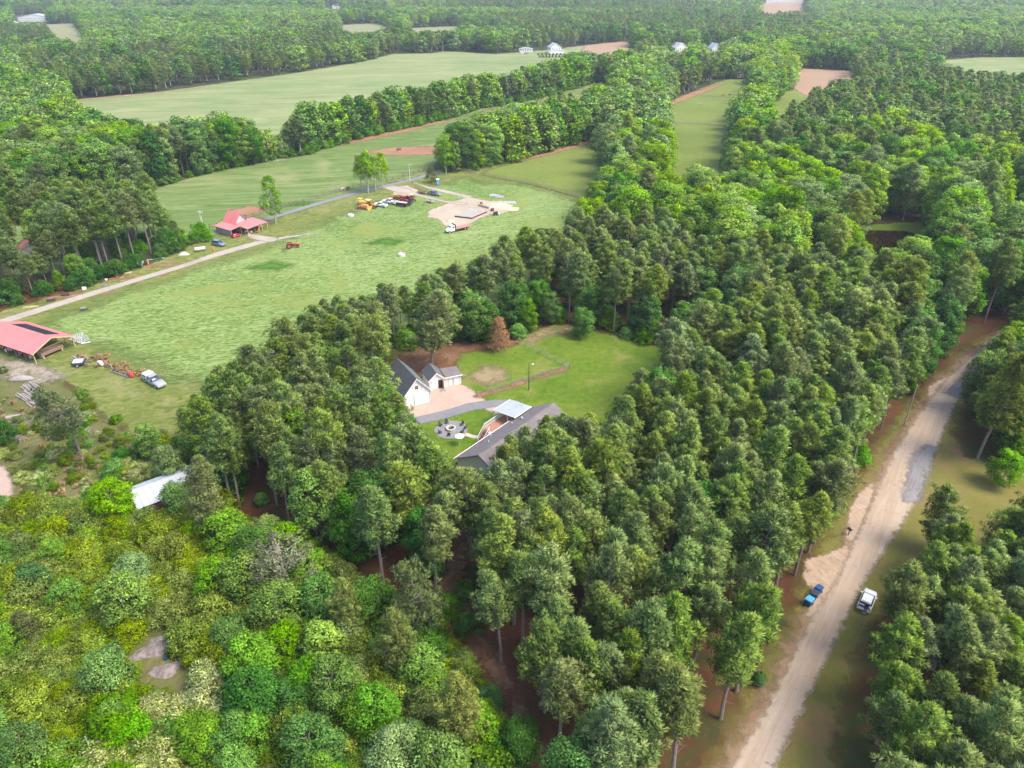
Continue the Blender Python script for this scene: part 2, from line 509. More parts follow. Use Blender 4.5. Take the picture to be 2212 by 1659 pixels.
BROWN = poly([(1716, 184), (1719, 147), (1835, 153), (1860, 175, 12), (1793, 187, 12), (1716, 186, 2)])
BROWN2 = poly([(1221, 103), (1362, 87), (1372, 106, 12), (1293, 113, 10), (1232, 112, 2)])
TAN1 = poly([(97, 53), (165, 50), (188, 85, 16), (115, 87, 16)])
TAN2 = poly([(735, 54), (817, 50), (842, 62), (790, 68, 14), (735, 66, 14)])
TAN3 = poly([(880, 61), (996, 56), (1000, 63, 10), (870, 65, 10)])
FIELDR = poly([(1990, 134), (2116, 124), (2300, 124), (2300, 156, 15), (2160, 155, 15), (2080, 145, 15), (1995, 139, 10)])
FIELDT = poly([(1640, -3), (1740, -3), (1745, 13, 24), (1640, 14, 24)])
YARDF = poly([(1400, 118), (1560, 100), (1620, 108), (1570, 128), (1450, 140)])
CLEAR = poly([(835, 790), (870, 748), (900, 744), (1000, 744), (1110, 738), (1160, 714), (1186, 703), (1231, 701), (1300, 718), (1411, 747), (1490, 745), (1470, 765, 14), (1410, 785, 14), (1355, 830, 14), (1338, 885, 13), (1300, 915, 13), (1240, 915, 13), (1200, 903, 13), (1130, 933, 13),
              (1050, 968, 13), (1010, 1000, 13), (960, 958, 13), (905, 928, 13), (870, 890, 13), (850, 860), (838, 820)])
roadL = [(1470, 1860), (1580, 1659), (1656, 1531), (1747, 1346), (1812, 1244), (1877, 1095), (1917, 1007), (1962, 933), (2000, 880), (2029, 837), (2064, 802), (2101, 768), (2170, 715)]
roadR = [(1585, 1860), (1671, 1659), (1725, 1545), (1803, 1384), (1868, 1251), (1989, 1058), (2026, 957), (2052, 905), (2070, 865), (2085, 840), (2096, 824), (2112, 795), (2185, 725)]
ROADC = [((a[0] + b[0]) / 2, (a[1] + b[1]) / 2) for a, b in zip([G(*p) for p in roadL], [G(*p) for p in roadR])]
_rd = [Vector((ROADC[min(i + 1, len(ROADC) - 1)][0] - ROADC[max(i - 1, 0)][0], ROADC[min(i + 1, len(ROADC) - 1)][1] - ROADC[max(i - 1, 0)][1])).normalized() for i in range(len(ROADC))]
ROADW = [abs((G(*b)[0] - G(*a)[0]) * d.y - (G(*b)[1] - G(*a)[1]) * d.x) / 2 for a, b, d in zip(roadL, roadR, _rd)]
VERGE = poly([(1420, 1860), (1540, 1659), (1640, 1430), (1725, 1300), (1765, 1190), (1800, 1110), (1850, 1050), (1895, 960), (1935, 900), (1995, 850), (2040, 800), (2080, 755), (2200, 690), (2260, 700), (2130, 820), (2060, 940), (2090, 985), (2330, 1040), (2330, 1150), (2000, 1215), (1935, 1255), (1900, 1330), (1860, 1400), (1820, 1550), (1770, 1860)])
OPEN = [FARM, UPPER, D2, STRIP, BROWN, BROWN2, TAN1, TAN2, TAN3, FIELDR, FIELDT, YARDF, CLEAR, VERGE]
POND = poly([(1845, 505), (1862, 497), (1957, 499), (2010, 512), (2010, 545), (1880, 565), (1860, 530)])
MEAD = poly([(2120, 468), (2290, 462), (2290, 505), (2130, 508)])
BANK = poly([(1845, 488), (1990, 478), (2010, 505), (1860, 506)])

sheet('farm_grass', FARM, grass_m, 0.010, cell=2.5)
PAST = poly([(430, 520), (470, 503), (640, 458), (790, 410), (940, 372), (960, 300), (1000, 262)] + [(1076, 225), (1200, 205), (1320, 200)] + NEARL2[::-1][:-1] + [(-140, 520), (-140, 600), (100, 590), (250, 560), (400, 530)])
sheet('pasture', PAST, past_m, 0.014, cell=3)
sheet('hay_field', HAY, hay_m, 0.018, cell=2.5)
sheet('upper_field', UPPER, up_m, 0.02, cell=5)
sheet('paddock', D2, padd_m, 0.014, cell=4)
D1 = poly([(1036, 378), (1050, 368), (1134, 346), (1253, 314), (1300, 300), (1300, 465), (1255, 428), (1150, 399)])
sheet('side_paddock', D1, padd_m, 0.022, cell=3)
sheet('lane_meadow', STRIP, padd_m, 0.014, cell=6)
sheet('ploughed_field', BROWN, brown_m, 0.016, cell=6)
sheet('ploughed_field', BROWN2, brown_m, 0.016, cell=6)
for p_ in (TAN1, TAN2, TAN3, YARDF):
    sheet('dry_field', p_, tan_m, 0.016, cell=8)
sheet('far_field', FIELDR, up_m, 0.016, cell=8)
sheet('dirt_lot', FIELDT, brown_m, 0.016, cell=20)
sheet('lawn', CLEAR, lawn_m, 0.010, cell=1.2)
sheet('road_verge', VERGE, verge_m, 0.010, cell=1.5)
sheet('meadow', MEAD, lawn_m, 0.012, cell=3)
sheet('pond_bank', BANK, lawn_m, 0.012, cell=2)
SCRUB = poly([(-250, 790), (-50, 790), (60, 800), (150, 830), (230, 900), (300, 940), (395, 930), (400, 1010), (430, 1100), (560, 1180), (650, 1300), (760, 1500), (900, 1800), (-300, 1900)])
sheet('scrub_ground', SCRUB, scrub_m, 0.006, cell=2)

# clay strips and bare spots
sheet('clay_strip', None, clay_m, 0.024, line=Wp((740, 312), (790, 300), (841, 289), (910, 274), (985, 257)), hw=[1.5, 3.2, 3.5, 2.2, 1.0], cell=2)
sheet('clay_strip', None, clay_m, 0.024, line=Wp((1120, 349), (1180, 332), (1253, 313), (1290, 297)), hw=[1.0, 2.2, 2.0, 1.5], cell=2)
sheet('clay_strip', None, clay_m, 0.024, line=Wp((1452, 222), (1500, 202), (1560, 182)), hw=[3, 4, 2], cell=3)
sheet('clay_strip', None, brown_m, 0.026, line=Wp((150, 218), (250, 208), (339, 201), (450, 187)), hw=[3, 3.0, 2.5, 1], cell=3)
sheet('bare_clay', Wp((785, 328), (850, 318), (945, 316), (950, 333), (880, 336), (820, 334)), clay_m, 0.026, cell=1.5)
sheet('bare_clay', Wp((490, 455), (540, 445), (580, 450), (560, 462), (500, 468)), clay_m, 0.026, cell=1.2)
for q in ((160, 640), (280, 600), (345, 575)):
    x, y = G(*q); sheet('bare_clay', [(x - 7, y - 2), (x + 8, y + 1.5), (x + 9, y + 3.2), (x - 6, y)], clay_m, 0.024, cell=0.8)
sheet('bare_clay', Wp((-60, 490), (0, 484), (35, 476), (30, 488), (-60, 500)), clay_m, 0.026, cell=1.5)
for q, r in (((580, 575), 3.6), ((830, 522), 3.2), ((640, 440), 3), ((1480, 770), 3)):
    x, y = G(*q); sheet('lush_patch', [(x - r * 1.6, y - r * .5), (x + r, y - r * .8), (x + r * 1.7, y + r * .2), (x, y + r)], lush_m, 0.028, cell=0.7)

# tracks and roads
sheet('gravel_track', None, track_m, 0.03, line=Wp((-60, 712), (20, 690), (90, 668), (200, 634), (300, 603), (400, 573), (480, 546), (560, 524), (620, 512), (700, 502)), hw=[1.9, 1.9, 1.8, 1.7, 1.6, 1.5, 1.9, 1.8, 0.9, 0.2], cell=0.8)
sheet('gravel_track', None, track_m, 0.034, line=Wp((585, 518), (560, 513), (530, 506)), hw=[2.2, 2.0, 0.8], cell=0.8)
sheet('asphalt_lane', None, asph_m, 0.036, line=Wp((380, 528), (420, 516), (475, 500), (560, 478), (620, 460), (700, 436), (760, 419), (840, 400), (900, 385), (960, 368), (1000, 356), (1040, 335)), hw=[1.5] * 12, cell=0.8)
sheet('barn_forecourt', Wp((-60, 770), (0, 775), (60, 778), (115, 800), (140, 815), (90, 830), (0, 812), (-60, 815)), fore_m, 0.026, cell=0.8)
sheet('construction_pad', Wp((925, 455), (965, 440), (1010, 425), (1060, 435), (1085, 432), (1112, 452), (1085, 462), (1060, 462), (1020, 480), (1000, 492), (960, 488), (945, 472), (925, 470)), pad_m, 0.028, cell=1.0)
sheet('construction_track', None, track_m, 0.030, line=Wp((835, 402), (870, 412), (905, 422), (960, 435), (1000, 440)), hw=[2.5, 3.2, 1.0, 1.0, 1.5], cell=0.8)
sheet('construction_track', None, track_m, 0.032, line=Wp((895, 395), (925, 405), (960, 413), (1010, 425)), hw=[0.5, 1.0, 1.5, 1.8], cell=0.8)
sheet('dirt_patch', Wp((845, 405), (880, 400), (905, 412), (880, 425), (850, 418)), pad_m, 0.027, cell=1)
sheet('dirt_road', None, road_m, 0.034, line=ROADC, hw=ROADW, cell=0.6)
sheet('road_shoulder', None, should_m, 0.024, line=[G(*p) for p in roadL], hw=[1.3] * len(roadL), cell=0.7)
sheet('asphalt_patch', Wp((1950, 1085), (1958, 1030), (1968, 994), (1985, 972), (2004, 962), (2022, 968), (2010, 1010), (1992, 1058), (1984, 1085)), oldasph_m, 0.038, cell=0.35)
sheet('asphalt_patch', Wp((2045, 850), (2070, 822), (2095, 795), (2103, 800), (2092, 830), (2070, 860)), oldasph_m, 0.038, cell=0.5)
sheet('driveway_entrance', Wp((1740, 1210), (1790, 1195), (1830, 1180), (1838, 1200), (1815, 1250), (1790, 1300), (1760, 1335), (1742, 1330), (1760, 1280), (1735, 1250)), rut_m, 0.030, cell=0.4)
sheet('washed_shoulder', Wp((1835, 1100), (1860, 1060), (1890, 1040), (1880, 1090), (1850, 1160), (1825, 1180)), rut_m, 0.029, cell=0.5)
sheet('washed_shoulder', Wp((2005, 835), (2040, 815), (2060, 812), (2025, 850), (2005, 858)), rut_m, 0.029, cell=0.5)
sheet('yard_gravel', Wp((870, 900), (880, 850), (905, 815), (960, 822), (1003, 832), (1030, 850), (1048, 866), (1000, 876), (960, 892), (900, 912)), gravel_m, 0.020, cell=0.5)
sheet('red_soil', Wp((850, 800), (860, 765), (900, 744), (950, 740), (1000, 740), (1060, 734), (1120, 738), (1112, 748), (1060, 756), (1000, 762), (980, 785), (1000, 822), (960, 812), (900, 808)), redsoil_m, 0.017, cell=0.7)
sheet('red_soil', Wp((1130, 735), (1170, 712), (1240, 708), (1230, 716), (1180, 724), (1150, 742)), worn_m, 0.018, cell=0.7)
sheet('bare_clay', Wp((1010, 815), (1050, 790), (1095, 800), (1090, 822), (1050, 830)), worn_m, 0.018, cell=0.6)
sheet('clay_path', None, clay_m, 0.022, line=Wp((1035, 855), (1080, 842), (1120, 828), (1165, 815), (1200, 803), (1225, 796)), hw=[0.7, 0.6, 0.55, 0.5, 0.45, 0.4], cell=0.4)
sheet('red_soil', Wp((930, 1330), (960, 1220), (1000, 1180), (1010, 1300), (1060, 1400), (1140, 1520), (1230, 1700), (1150, 1700), (1090, 1500), (1000, 1390)), redsoil_m, 0.007, cell=0.7)
sheet('driveway', None, asph_m, 0.030, line=Wp((880, 915), (901, 909), (967, 894), (1021, 878), (1072, 871), (1110, 872)), hw=[1.35] * 6, cell=0.4)
sheet('garden_path', None, stonepath_m, 0.030, line=Wp((985, 930), (1005, 938), (1025, 944), (1045, 944), (1065, 938)), hw=[0.5] * 5, cell=0.25)
sheet('bare_dirt', Wp((1040, 874), (1075, 873), (1085, 890), (1070, 893), (1050, 885)), gravel_m, 0.024, cell=0.4)
sheet('gravel_lot', Wp((-40, 1000), (10, 1010), (28, 1040), (25, 1070), (-40, 1085)), gravel_m, 0.016, cell=0.5)

# pond water
pm, t = newmat('muddy pond water')
tc = N(t, 'ShaderNodeNewGeometry')
p = N(t, 'ShaderNodeBsdfPrincipled')
p.inputs['Base Color'].default_value = (0.016, 0.009, 0.004, 1)
p.inputs['Roughness'].default_value = 0.04
bmp = N(t, 'ShaderNodeBump'); bmp.inputs['Strength'].default_value = 0.15
t.links.new(noise(t, tc.outputs['Position'], 1.5, 3), bmp.inputs['Height'])
t.links.new(bmp.outputs[0], p.inputs['Normal'])
o = N(t, 'ShaderNodeOutputMaterial'); t.links.new(p.outputs[0], o.inputs[0])
pw = MB().prism([tuple(q) for q in POND], 0.016, 0.03).build('pond', pm); pw['kind'] = 'structure'

# ------------------------------------------------------------------ haze (air between the camera and the far woods)
hm = bpy.data.materials.new('haze')
hm.use_nodes = True
t = hm.node_tree; t.nodes.clear()
pv = N(t, 'ShaderNodeVolumePrincipled')
pv.inputs['Color'].default_value = (0.80, 0.90, 1.0, 1)
pv.inputs['Density'].default_value = 0.00013
pv.inputs['Anisotropy'].default_value = 0.2
o = N(t, 'ShaderNodeOutputMaterial'); t.links.new(pv.outputs[0], o.inputs['Volume'])
hz = MB().box(-7500, 7500, -1800, 9500, -1.0, CAM_H + 2).build('haze', hm)
hz['kind'] = 'stuff'

# what the photograph leaves in plain view: no tree may stand in front of these (outlines in the photo's 2212-wide copy)
VIS = [[(0, 720), (0, 675), (120, 642), (250, 603), (380, 550), (400, 520), (395, 500), (345, 455), (330, 415), (433, 380), (516, 363), (653, 338), (756, 306), (841, 287), (910, 271), (979, 255), (985, 262), (945, 310), (940, 345), (965, 375), (1013, 373), (1036, 366), (1134, 343), (1253, 311), (1265, 330), (1275, 380), (1283, 405), (1262, 440),
        (1215, 470), (1150, 486), (1050, 538), (960, 576), (900, 598), (850, 616), (800, 636), (700, 650), (620, 685), (520, 738), (430, 795), (400, 835), (395, 900), (230, 930), (120, 820), (0, 805)],
       [(150, 218), (339, 201), (587, 167), (673, 154), (785, 135), (846, 119), (961, 112), (1068, 119), (1150, 122), (1125, 150), (1060, 155), (1030, 152), (1010, 162), (920, 180), (854, 186), (769, 199), (721, 215), (640, 225), (614, 240), (605, 285), (587, 288), (545, 262), (493, 242), (400, 250), (317, 262), (205, 238)],
       [(1448, 217), (1543, 182), (1573, 171), (1614, 171), (1624, 187), (1594, 211), (1568, 227), (1565, 267), (1566, 315), (1552, 342), (1485, 342), (1456, 300), (1446, 250)],
       [(1660, 234), (1718, 200), (1722, 183), (1745, 186), (1702, 212), (1668, 242)], [(1719, 150), (1833, 155), (1793, 184), (1718, 182)], [(1225, 104), (1362, 89), (1366, 103), (1293, 111), (1230, 112)],
       [(28, 498), (82, 500), (80, 540), (55, 556), (30, 535)],
       [(2000, 134), (2116, 126), (2300, 126), (2300, 150), (2150, 150), (2080, 142)], [(100, 54), (163, 52), (184, 82), (120, 84)], [(735, 53), (817, 51), (840, 60), (780, 68), (740, 66)], [(887, 62), (990, 58), (990, 64), (887, 66)], [(1645, 0), (1735, 0), (1735, 12), (1645, 12)],
       [(1110, 100), (1145, 100), (1180, 92), (1230, 92), (1230, 118), (1115, 118)], [(1450, 92), (1478, 92), (1478, 108), (1450, 108)], [(1530, 95), (1552, 95), (1552, 110), (1530, 110)], [(30, 25), (100, 25), (100, 48), (20, 48)], [(700, 8), (735, 8), (735, 20), (700, 20)],
       [(868, 785), (880, 765), (905, 744), (1000, 746), (1115, 740), (1165, 712), (1231, 703), (1300, 722), (1420, 752), (1400, 785), (1348, 835), (1325, 905), (1240, 908), (1205, 895), (1120, 925), (1040, 970), (985, 992), (962, 952), (900, 915), (870, 885)],
       [(1560, 1700), (1575, 1659), (1655, 1500), (1735, 1330), (1738, 1230), (1785, 1170), (1840, 1060), (1870, 1020), (1925, 930), (1962, 860), (2010, 815), (2070, 770), (2100, 765), (2105, 790), (2090, 830), (2060, 870), (2035, 900), (2030, 960), (2100, 1045), (2190, 1060), (2190, 1120), (2110, 1130), (1995, 1080), (1940, 1150), (1930, 1210), (1890, 1330), (1850, 1420), (1815, 1700)],
       [(1855, 484), (1992, 474), (1992, 506), (1945, 530), (1900, 550), (1866, 530)], [(2130, 468), (2212, 470), (2212, 488), (2140, 490)]]
VISP = [np.array(q, float) for q in VIS]
def hides(x, y, r, h, base=0.35):
    """arrays in, boolean array out"""
    x = np.asarray(x, float); y = np.asarray(y, float); r = np.asarray(r, float); h = np.asarray(h, float)
    bad = np.zeros(x.shape, bool)
    for fz, fx in ((1, 0), (.85, .6), (.85, -.6), (.65, 1), (.65, -1), (.72, 0), (.5, 0), (.5, .5), (.5, -.5), (base, .7), (base, -.7), (base, 0)):
        a, b = V(x + r * fx, y, h * fz)
        for q in VISP:
            bad |= inside(a, b, q)
    return bad
VSMALL = [np.array(q, float) for q in ([(275, 1065), (345, 1035), (410, 1020), (385, 1065), (300, 1105)], [(270, 1402), (345, 1348), (374, 1395), (405, 1490), (330, 1492), (290, 1440)], [(5, 812), (160, 800), (150, 850), (110, 905), (20, 900)])]
# ------------------------------------------------------------------ foliage
def unit(a):
    return a / np.maximum(np.linalg.norm(a, axis=-1, keepdims=True), 1e-9)

class Leaves:
    def __init__(s):
        s.P = []; s.N = []; s.T = []; s.R = []
    def add(s, base, d, L, w, nrm, tip, var, rng):
        """kite-shaped leaves or needle bundles; base (n,3), d unit direction, L length, w half width, nrm shading normal"""
        n = len(base)
        side = unit(np.cross(d, rng.normal(size=(n, 3)))) * np.reshape(w, (-1, 1))
        L = np.reshape(L, (-1, 1))
        v0 = base; v2 = base + d * L; m = base + d * L * 0.55
        v1 = m + side; v3 = m - side
        fn = np.cross(v1 - v0, v3 - v0)
        flip = fn[:, 2] < 0
        v1f = np.where(flip[:, None], v3, v1); v3f = np.where(flip[:, None], v1, v3)
        s.P.append(np.stack([v0, v1f, v2, v3f], 1)); s.N.append(nrm)
        s.T.append(np.broadcast_to(tip, (n,)).astype(np.float32)); s.R.append(np.broadcast_to(var, (n,)).astype(np.float32))
    def mesh(s, name, mat, wood=None, wmat=None):
        P = np.concatenate(s.P).reshape(-1, 3); Nn = np.concatenate(s.N); T = np.concatenate(s.T); R = np.concatenate(s.R)
        nq = len(Nn)
        wv = wood.v if wood else []; wf = wood.f if wood else []
        me = bpy.data.meshes.new(name)
        verts = np.concatenate([P, np.array(wv, float).reshape(-1, 3)]) if wv else P
        off = nq * 4
        loops = list(range(off)) + [off + i for f in wf for i in f]
        tot = [4] * nq + [len(f) for f in wf]
        me.vertices.add(len(verts)); me.vertices.foreach_set('co', verts.astype(np.float32).ravel())
        me.loops.add(len(loops)); me.loops.foreach_set('vertex_index', np.array(loops, np.int32))
        st = np.concatenate([[0], np.cumsum(tot)[:-1]]).astype(np.int32)
        me.polygons.add(len(tot)); me.polygons.foreach_set('loop_start', st)
        me.materials.append(mat)
        if wf:
            me.materials.append(wmat)
            mi = np.zeros(len(tot), np.int32); mi[nq:] = 1
            me.polygons.foreach_set('material_index', mi)
        me.update(calc_edges=True)
        for nm, arr in (('tip', T), ('var', R)):
            a = me.attributes.new(nm, 'FLOAT', 'FACE')
            a.data.foreach_set('value', np.concatenate([arr, np.zeros(len(wf), np.float32)]))
        me.polygons.foreach_set('use_smooth', np.ones(len(tot), bool))
        vn = np.repeat(unit(Nn), 4, axis=0)
        if wv:
            base = np.zeros((len(wv), 3)); me.calc_loop_triangles()
            nn = np.zeros((len(verts), 3), np.float32); me.vertices.foreach_get('normal', nn.ravel()) if False else None
            cur = np.array([v.normal[:] for v in me.vertices[off:]])
            vn = np.concatenate([vn, cur])
        me.normals_split_custom_set_from_vertices(vn.tolist())
        return me

def puff(Lv, c, axis, r, K, rng, radial, w=0.045, tipc=0.10, var=None):
    """one rounded brush of pine needles at a shoot end"""
    d = unit(rng.normal(size=(K, 3)) + axis * 0.55)
    L = r * rng.uniform(0.55, 0.85, K)
    base = c + d * (r * rng.uniform(.15, .40, (K, 1)))
    ld = unit(d + rng.normal(size=(K, 3)) * .35 + np.array([0, 0, .15]))
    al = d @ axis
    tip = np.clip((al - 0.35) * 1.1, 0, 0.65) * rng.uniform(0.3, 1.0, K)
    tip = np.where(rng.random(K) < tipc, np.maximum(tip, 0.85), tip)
    nrm = unit(d * 1.0 + np.array([0, 0, 0.30]) + radial * 0.25)
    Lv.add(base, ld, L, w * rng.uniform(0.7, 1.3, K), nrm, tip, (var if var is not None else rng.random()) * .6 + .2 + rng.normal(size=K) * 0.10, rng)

def pine(seed, h=16.5, rc=2.5, zb=0.48, K=30, w=0.045, pr=0.52, dens=1.0, whorl=13, stubs=True, lean=0.25):
    rng = np.random.default_rng(seed)
    Lv = Leaves(); wd = MB()
    bend = rng.normal(size=2) * lean
    def tr(z):
        f = z / h
        return np.array([bend[0] * f * f * 3 + 0.12 * math.sin(f * 5 + seed), bend[1] * f * f * 3, z])
    zs = [0, h * .2, h * .4, h * .6, h * .8, h * .97]
    wd.path([tr(z) for z in zs], [h * .0125 * (1 - 0.88 * z / h) + 0.02 for z in zs], 7)
    ctr = None
    lob = rng.uniform(0, 6.28, 3)
    for k in range(whorl):
        t = (k + rng.uniform(-.3, .3)) / (whorl - 1)
        t = min(max(t, 0), 1)
        z = h * (zb + (0.985 - zb) * t)
        nb = int(round((4.6 - 1.6 * t) * dens + rng.uniform(-.6, .6)))
        a0 = rng.uniform(0, 6.28)
        for j in range(max(nb, 2)):
            az = a0 + 6.283 * j / max(nb, 2) + rng.normal() * .35
            asym = 1 + 0.22 * math.sin(az + lob[0]) + 0.14 * math.sin(2 * az + lob[1])
            Lb = rc * (max(1 - t ** 1.6, 0.03) ** 0.62) * (0.62 + 0.38 * min(1, t / 0.3)) * rng.uniform(.65, 1.15) * asym
            el = RAD(-8 + 48 * t + rng.normal() * 8)
            d = np.array([math.cos(az) * math.cos(el), math.sin(az) * math.cos(el), math.sin(el)])
            p0 = tr(z)
            p1 = p0 + d * Lb * .6; d2 = unit(d + np.array([0, 0, .45])); p2 = p1 + d2 * Lb * .4
            if Lb > 0.7:
                wd.tube(p0, p1, .045 + .012 * Lb, .03, 4, cap=False); wd.tube(p1, p2, .03, .015, 3, cap=False)
            spots = [(p2, 1.0), (p1 + d2 * Lb * .12, .9)]
            side = np.array([-math.sin(az), math.cos(az), 0.1])
            if Lb > 1.0:
                spots += [(p1 + side * Lb * .30 - d * Lb * .1, .95)]
            if Lb > 1.7:
                spots += [(p1 - side * Lb * .34, .95), (p0 + d * Lb * .38, .85)]
            vv = rng.random()
            for q, sc in spots:
                q = q + rng.normal(size=3) * .12
                rad = unit(np.array([q[0] - p0[0], q[1] - p0[1], 0.6]))
                ax = unit(d * .55 + np.array([0, 0, .75]))
                puff(Lv, q, ax, pr * sc * rng.uniform(.85, 1.2), int(K * sc), rng, rad, w, var=vv)
    for k in range(4):
        q = tr(h * (0.965 + .01 * k)) + rng.normal(size=3) * .14
        puff(Lv, q, np.array([0, 0, 1.0]), pr, K, rng, np.array([0, 0, 1.0]), w)
    if stubs:
        for k in range(9):
            z = h * rng.uniform(.18, zb); az = rng.uniform(0, 6.28); L = rng.uniform(.4, 1.3)
            p0 = tr(z); wd.tube(p0, p0 + np.array([math.cos(az) * L, math.sin(az) * L, -.1 * L]), .03, .012, 3, cap=False)
    return Lv, wd

def blobtree(seed, h=19, rc=4.0, cb=0.12, n=130, leaves=100, ll=0.42, lw=0.145, cr=1.15, shape='oval', flat=0.75, tipc=0.12, trunk=True, limbs=9, droop=0.2, fill=0.25, top=1.0):
    rng = np.random.default_rng(seed)
    Lv = Leaves(); wd = MB()
    zc0 = h * cb
    H = h - zc0
    if trunk:
        wd.path([(0, 0, 0), (rng.normal() * .15, rng.normal() * .15, h * .35), (rng.normal() * .3, rng.normal() * .3, h * .65), (rng.normal() * .3, rng.normal() * .3, h * .88)], [h * .016, h * .012, h * .007, h * .003], 7)
    lobes = unit(rng.normal(size=(7, 3))); la = rng.uniform(.12, .34, 7) * (1.0 if trunk else 1.9)
    for k in range(n):
        t = (k + .5) / n if rng.random() > .3 else rng.random()
        t = t ** 0.8
        if shape == 'oval':
            prof = math.sin(math.pi * min(max(0.13 + 0.80 * t, 0), 1)) ** 0.6
        elif shape == 'cone':
            prof = (1 - t) ** 0.7 * (0.75 + .25 * min(1, t / .15)) + .06
        elif shape == 'column':
            prof = (1 - t ** 2.6) ** .6 * (0.8 + .2 * min(1, t / .2)) + .05
        elif shape == 'dome':
            prof = math.sqrt(max(0, 1 - (t * .98) ** 2)) * (0.85 + .15 * min(1, t / .2))
        elif shape == 'umbrella':
            prof = math.sqrt(max(0, 1 - (t * .97) ** 2.2))
        az = rng.uniform(0, 6.283)
        rr = rc * prof * (1 - cr * .35 / rc) * (math.sqrt(rng.uniform(.55, 1)) if rng.random() > fill else math.sqrt(rng.random()))
        dirv = unit(np.array([math.cos(az), math.sin(az), (t - .4) * 1.6]))
        g = 1 + sum(a * max(0, float(dirv @ l)) ** 2 for a, l in zip(la, lobes)) - .15
        c = np.array([math.cos(az) * rr * g, math.sin(az) * rr * g, zc0 + H * t * .97 * (top if g > 1.1 else 1.0)])
        c += rng.normal(size=3) * .15
        r = cr * rng.uniform(.65, 1.25) * (0.75 + .25 * prof)
        m = int(leaves * (r / cr) ** 1.6)
        d = unit(rng.normal(size=(m, 3)) + np.array([0, 0, .35]))
        rad = unit(np.array([c[0], c[1], (t - .3) * rc * 1.2 + .4]))
        pos = c + d * (r * rng.uniform(.55, 1.0, (m, 1))) * np.array([1, 1, flat])
        ld = unit(rng.normal(size=(m, 3)) * np.array([1, 1, .5]) + d * .6 - np.array([0, 0, droop]))
        nrm = unit(d * .85 + rad * .45 + np.array([0, 0, .35]))
        vv = rng.random()
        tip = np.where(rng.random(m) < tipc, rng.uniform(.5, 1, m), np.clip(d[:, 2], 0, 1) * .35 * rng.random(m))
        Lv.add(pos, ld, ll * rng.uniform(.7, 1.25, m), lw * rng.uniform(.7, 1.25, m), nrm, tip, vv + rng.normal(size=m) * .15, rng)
        if trunk and k % max(1, n // max(limbs, 1)) == 0:
            z0 = max(0.12 * h, c[2] - rr * .8)
            mid = np.array([c[0] * .45, c[1] * .45, (z0 + c[2]) / 2 + .2])
            wd.tube((0, 0, z0), mid, h * .0065, h * .004, 5, cap=False); wd.tube(mid, c, h * .004, .02, 4, cap=False)
    return Lv, wd

bark_pine = simple('pine bark', (0.20, 0.165, 0.14), 0.95, var=.25, scale=2, bump=.4)
bark_dark = simple('dark bark', (0.12, 0.10, 0.08), 0.95, var=.25, scale=2, bump=.4)
bark_pale = simple('pale bark', (0.36, 0.34, 0.29), 0.9, var=.2, scale=2, bump=.3)

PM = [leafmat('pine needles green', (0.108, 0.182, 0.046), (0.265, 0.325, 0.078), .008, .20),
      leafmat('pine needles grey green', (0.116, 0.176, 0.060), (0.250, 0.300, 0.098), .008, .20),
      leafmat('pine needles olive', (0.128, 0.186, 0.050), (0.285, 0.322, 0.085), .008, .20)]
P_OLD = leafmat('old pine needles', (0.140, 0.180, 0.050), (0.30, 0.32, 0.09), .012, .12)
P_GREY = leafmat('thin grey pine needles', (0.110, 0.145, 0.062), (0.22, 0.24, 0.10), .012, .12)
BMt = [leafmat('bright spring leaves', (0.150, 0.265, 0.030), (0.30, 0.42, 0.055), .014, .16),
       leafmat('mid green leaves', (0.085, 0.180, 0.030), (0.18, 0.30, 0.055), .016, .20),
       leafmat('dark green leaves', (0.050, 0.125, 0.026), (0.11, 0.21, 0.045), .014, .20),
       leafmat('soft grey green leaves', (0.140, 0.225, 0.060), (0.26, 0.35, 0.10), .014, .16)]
BMt.append(leafmat('yellow lime leaves', (0.170, 0.275, 0.020), (0.31, 0.42, 0.04), .012, .12))
L_LIME = leafmat('lime green leaves', (0.155, 0.275, 0.022), (0.29, 0.41, 0.05), .010, .10)
L_THICK = leafmat('yellow green thicket leaves', (0.112, 0.168, 0.016), (0.27, 0.33, 0.055), .014, .20)
L_OLIVE = leafmat('olive thicket leaves', (0.085, 0.132, 0.020), (0.21, 0.25, 0.060), .014, .20)
L_BRIGHT = leafmat('bright thicket leaves', (0.095, 0.215, 0.022), (0.20, 0.34, 0.045), .014, .18)
L_PALE = leafmat('pale flowering sprays', (0.175, 0.230, 0.040), (0.45, 0.47, 0.24), .014, .15)
L_CEDAR = leafmat('olive cedar leaves', (0.090, 0.110, 0.028), (0.17, 0.18, 0.05), .014, .15)
L_DEAD = leafmat('dead brown needles', (0.29, 0.175, 0.10), (0.42, 0.28, 0.18), .008, .10)
L_STRAWG = leafmat('dry broomsedge', (0.30, 0.20, 0.11), (0.42, 0.31, 0.19), .008, .12, trans=.1)

rngG = np.random.default_rng(7)

def proto(gen, leaf, bark, name):
    """returns (crown mesh, trunk mesh)"""
    Lv, wd = gen
    return Lv.mesh(name + ' crown', leaf), wd.mesh(name + ' trunk', bark)

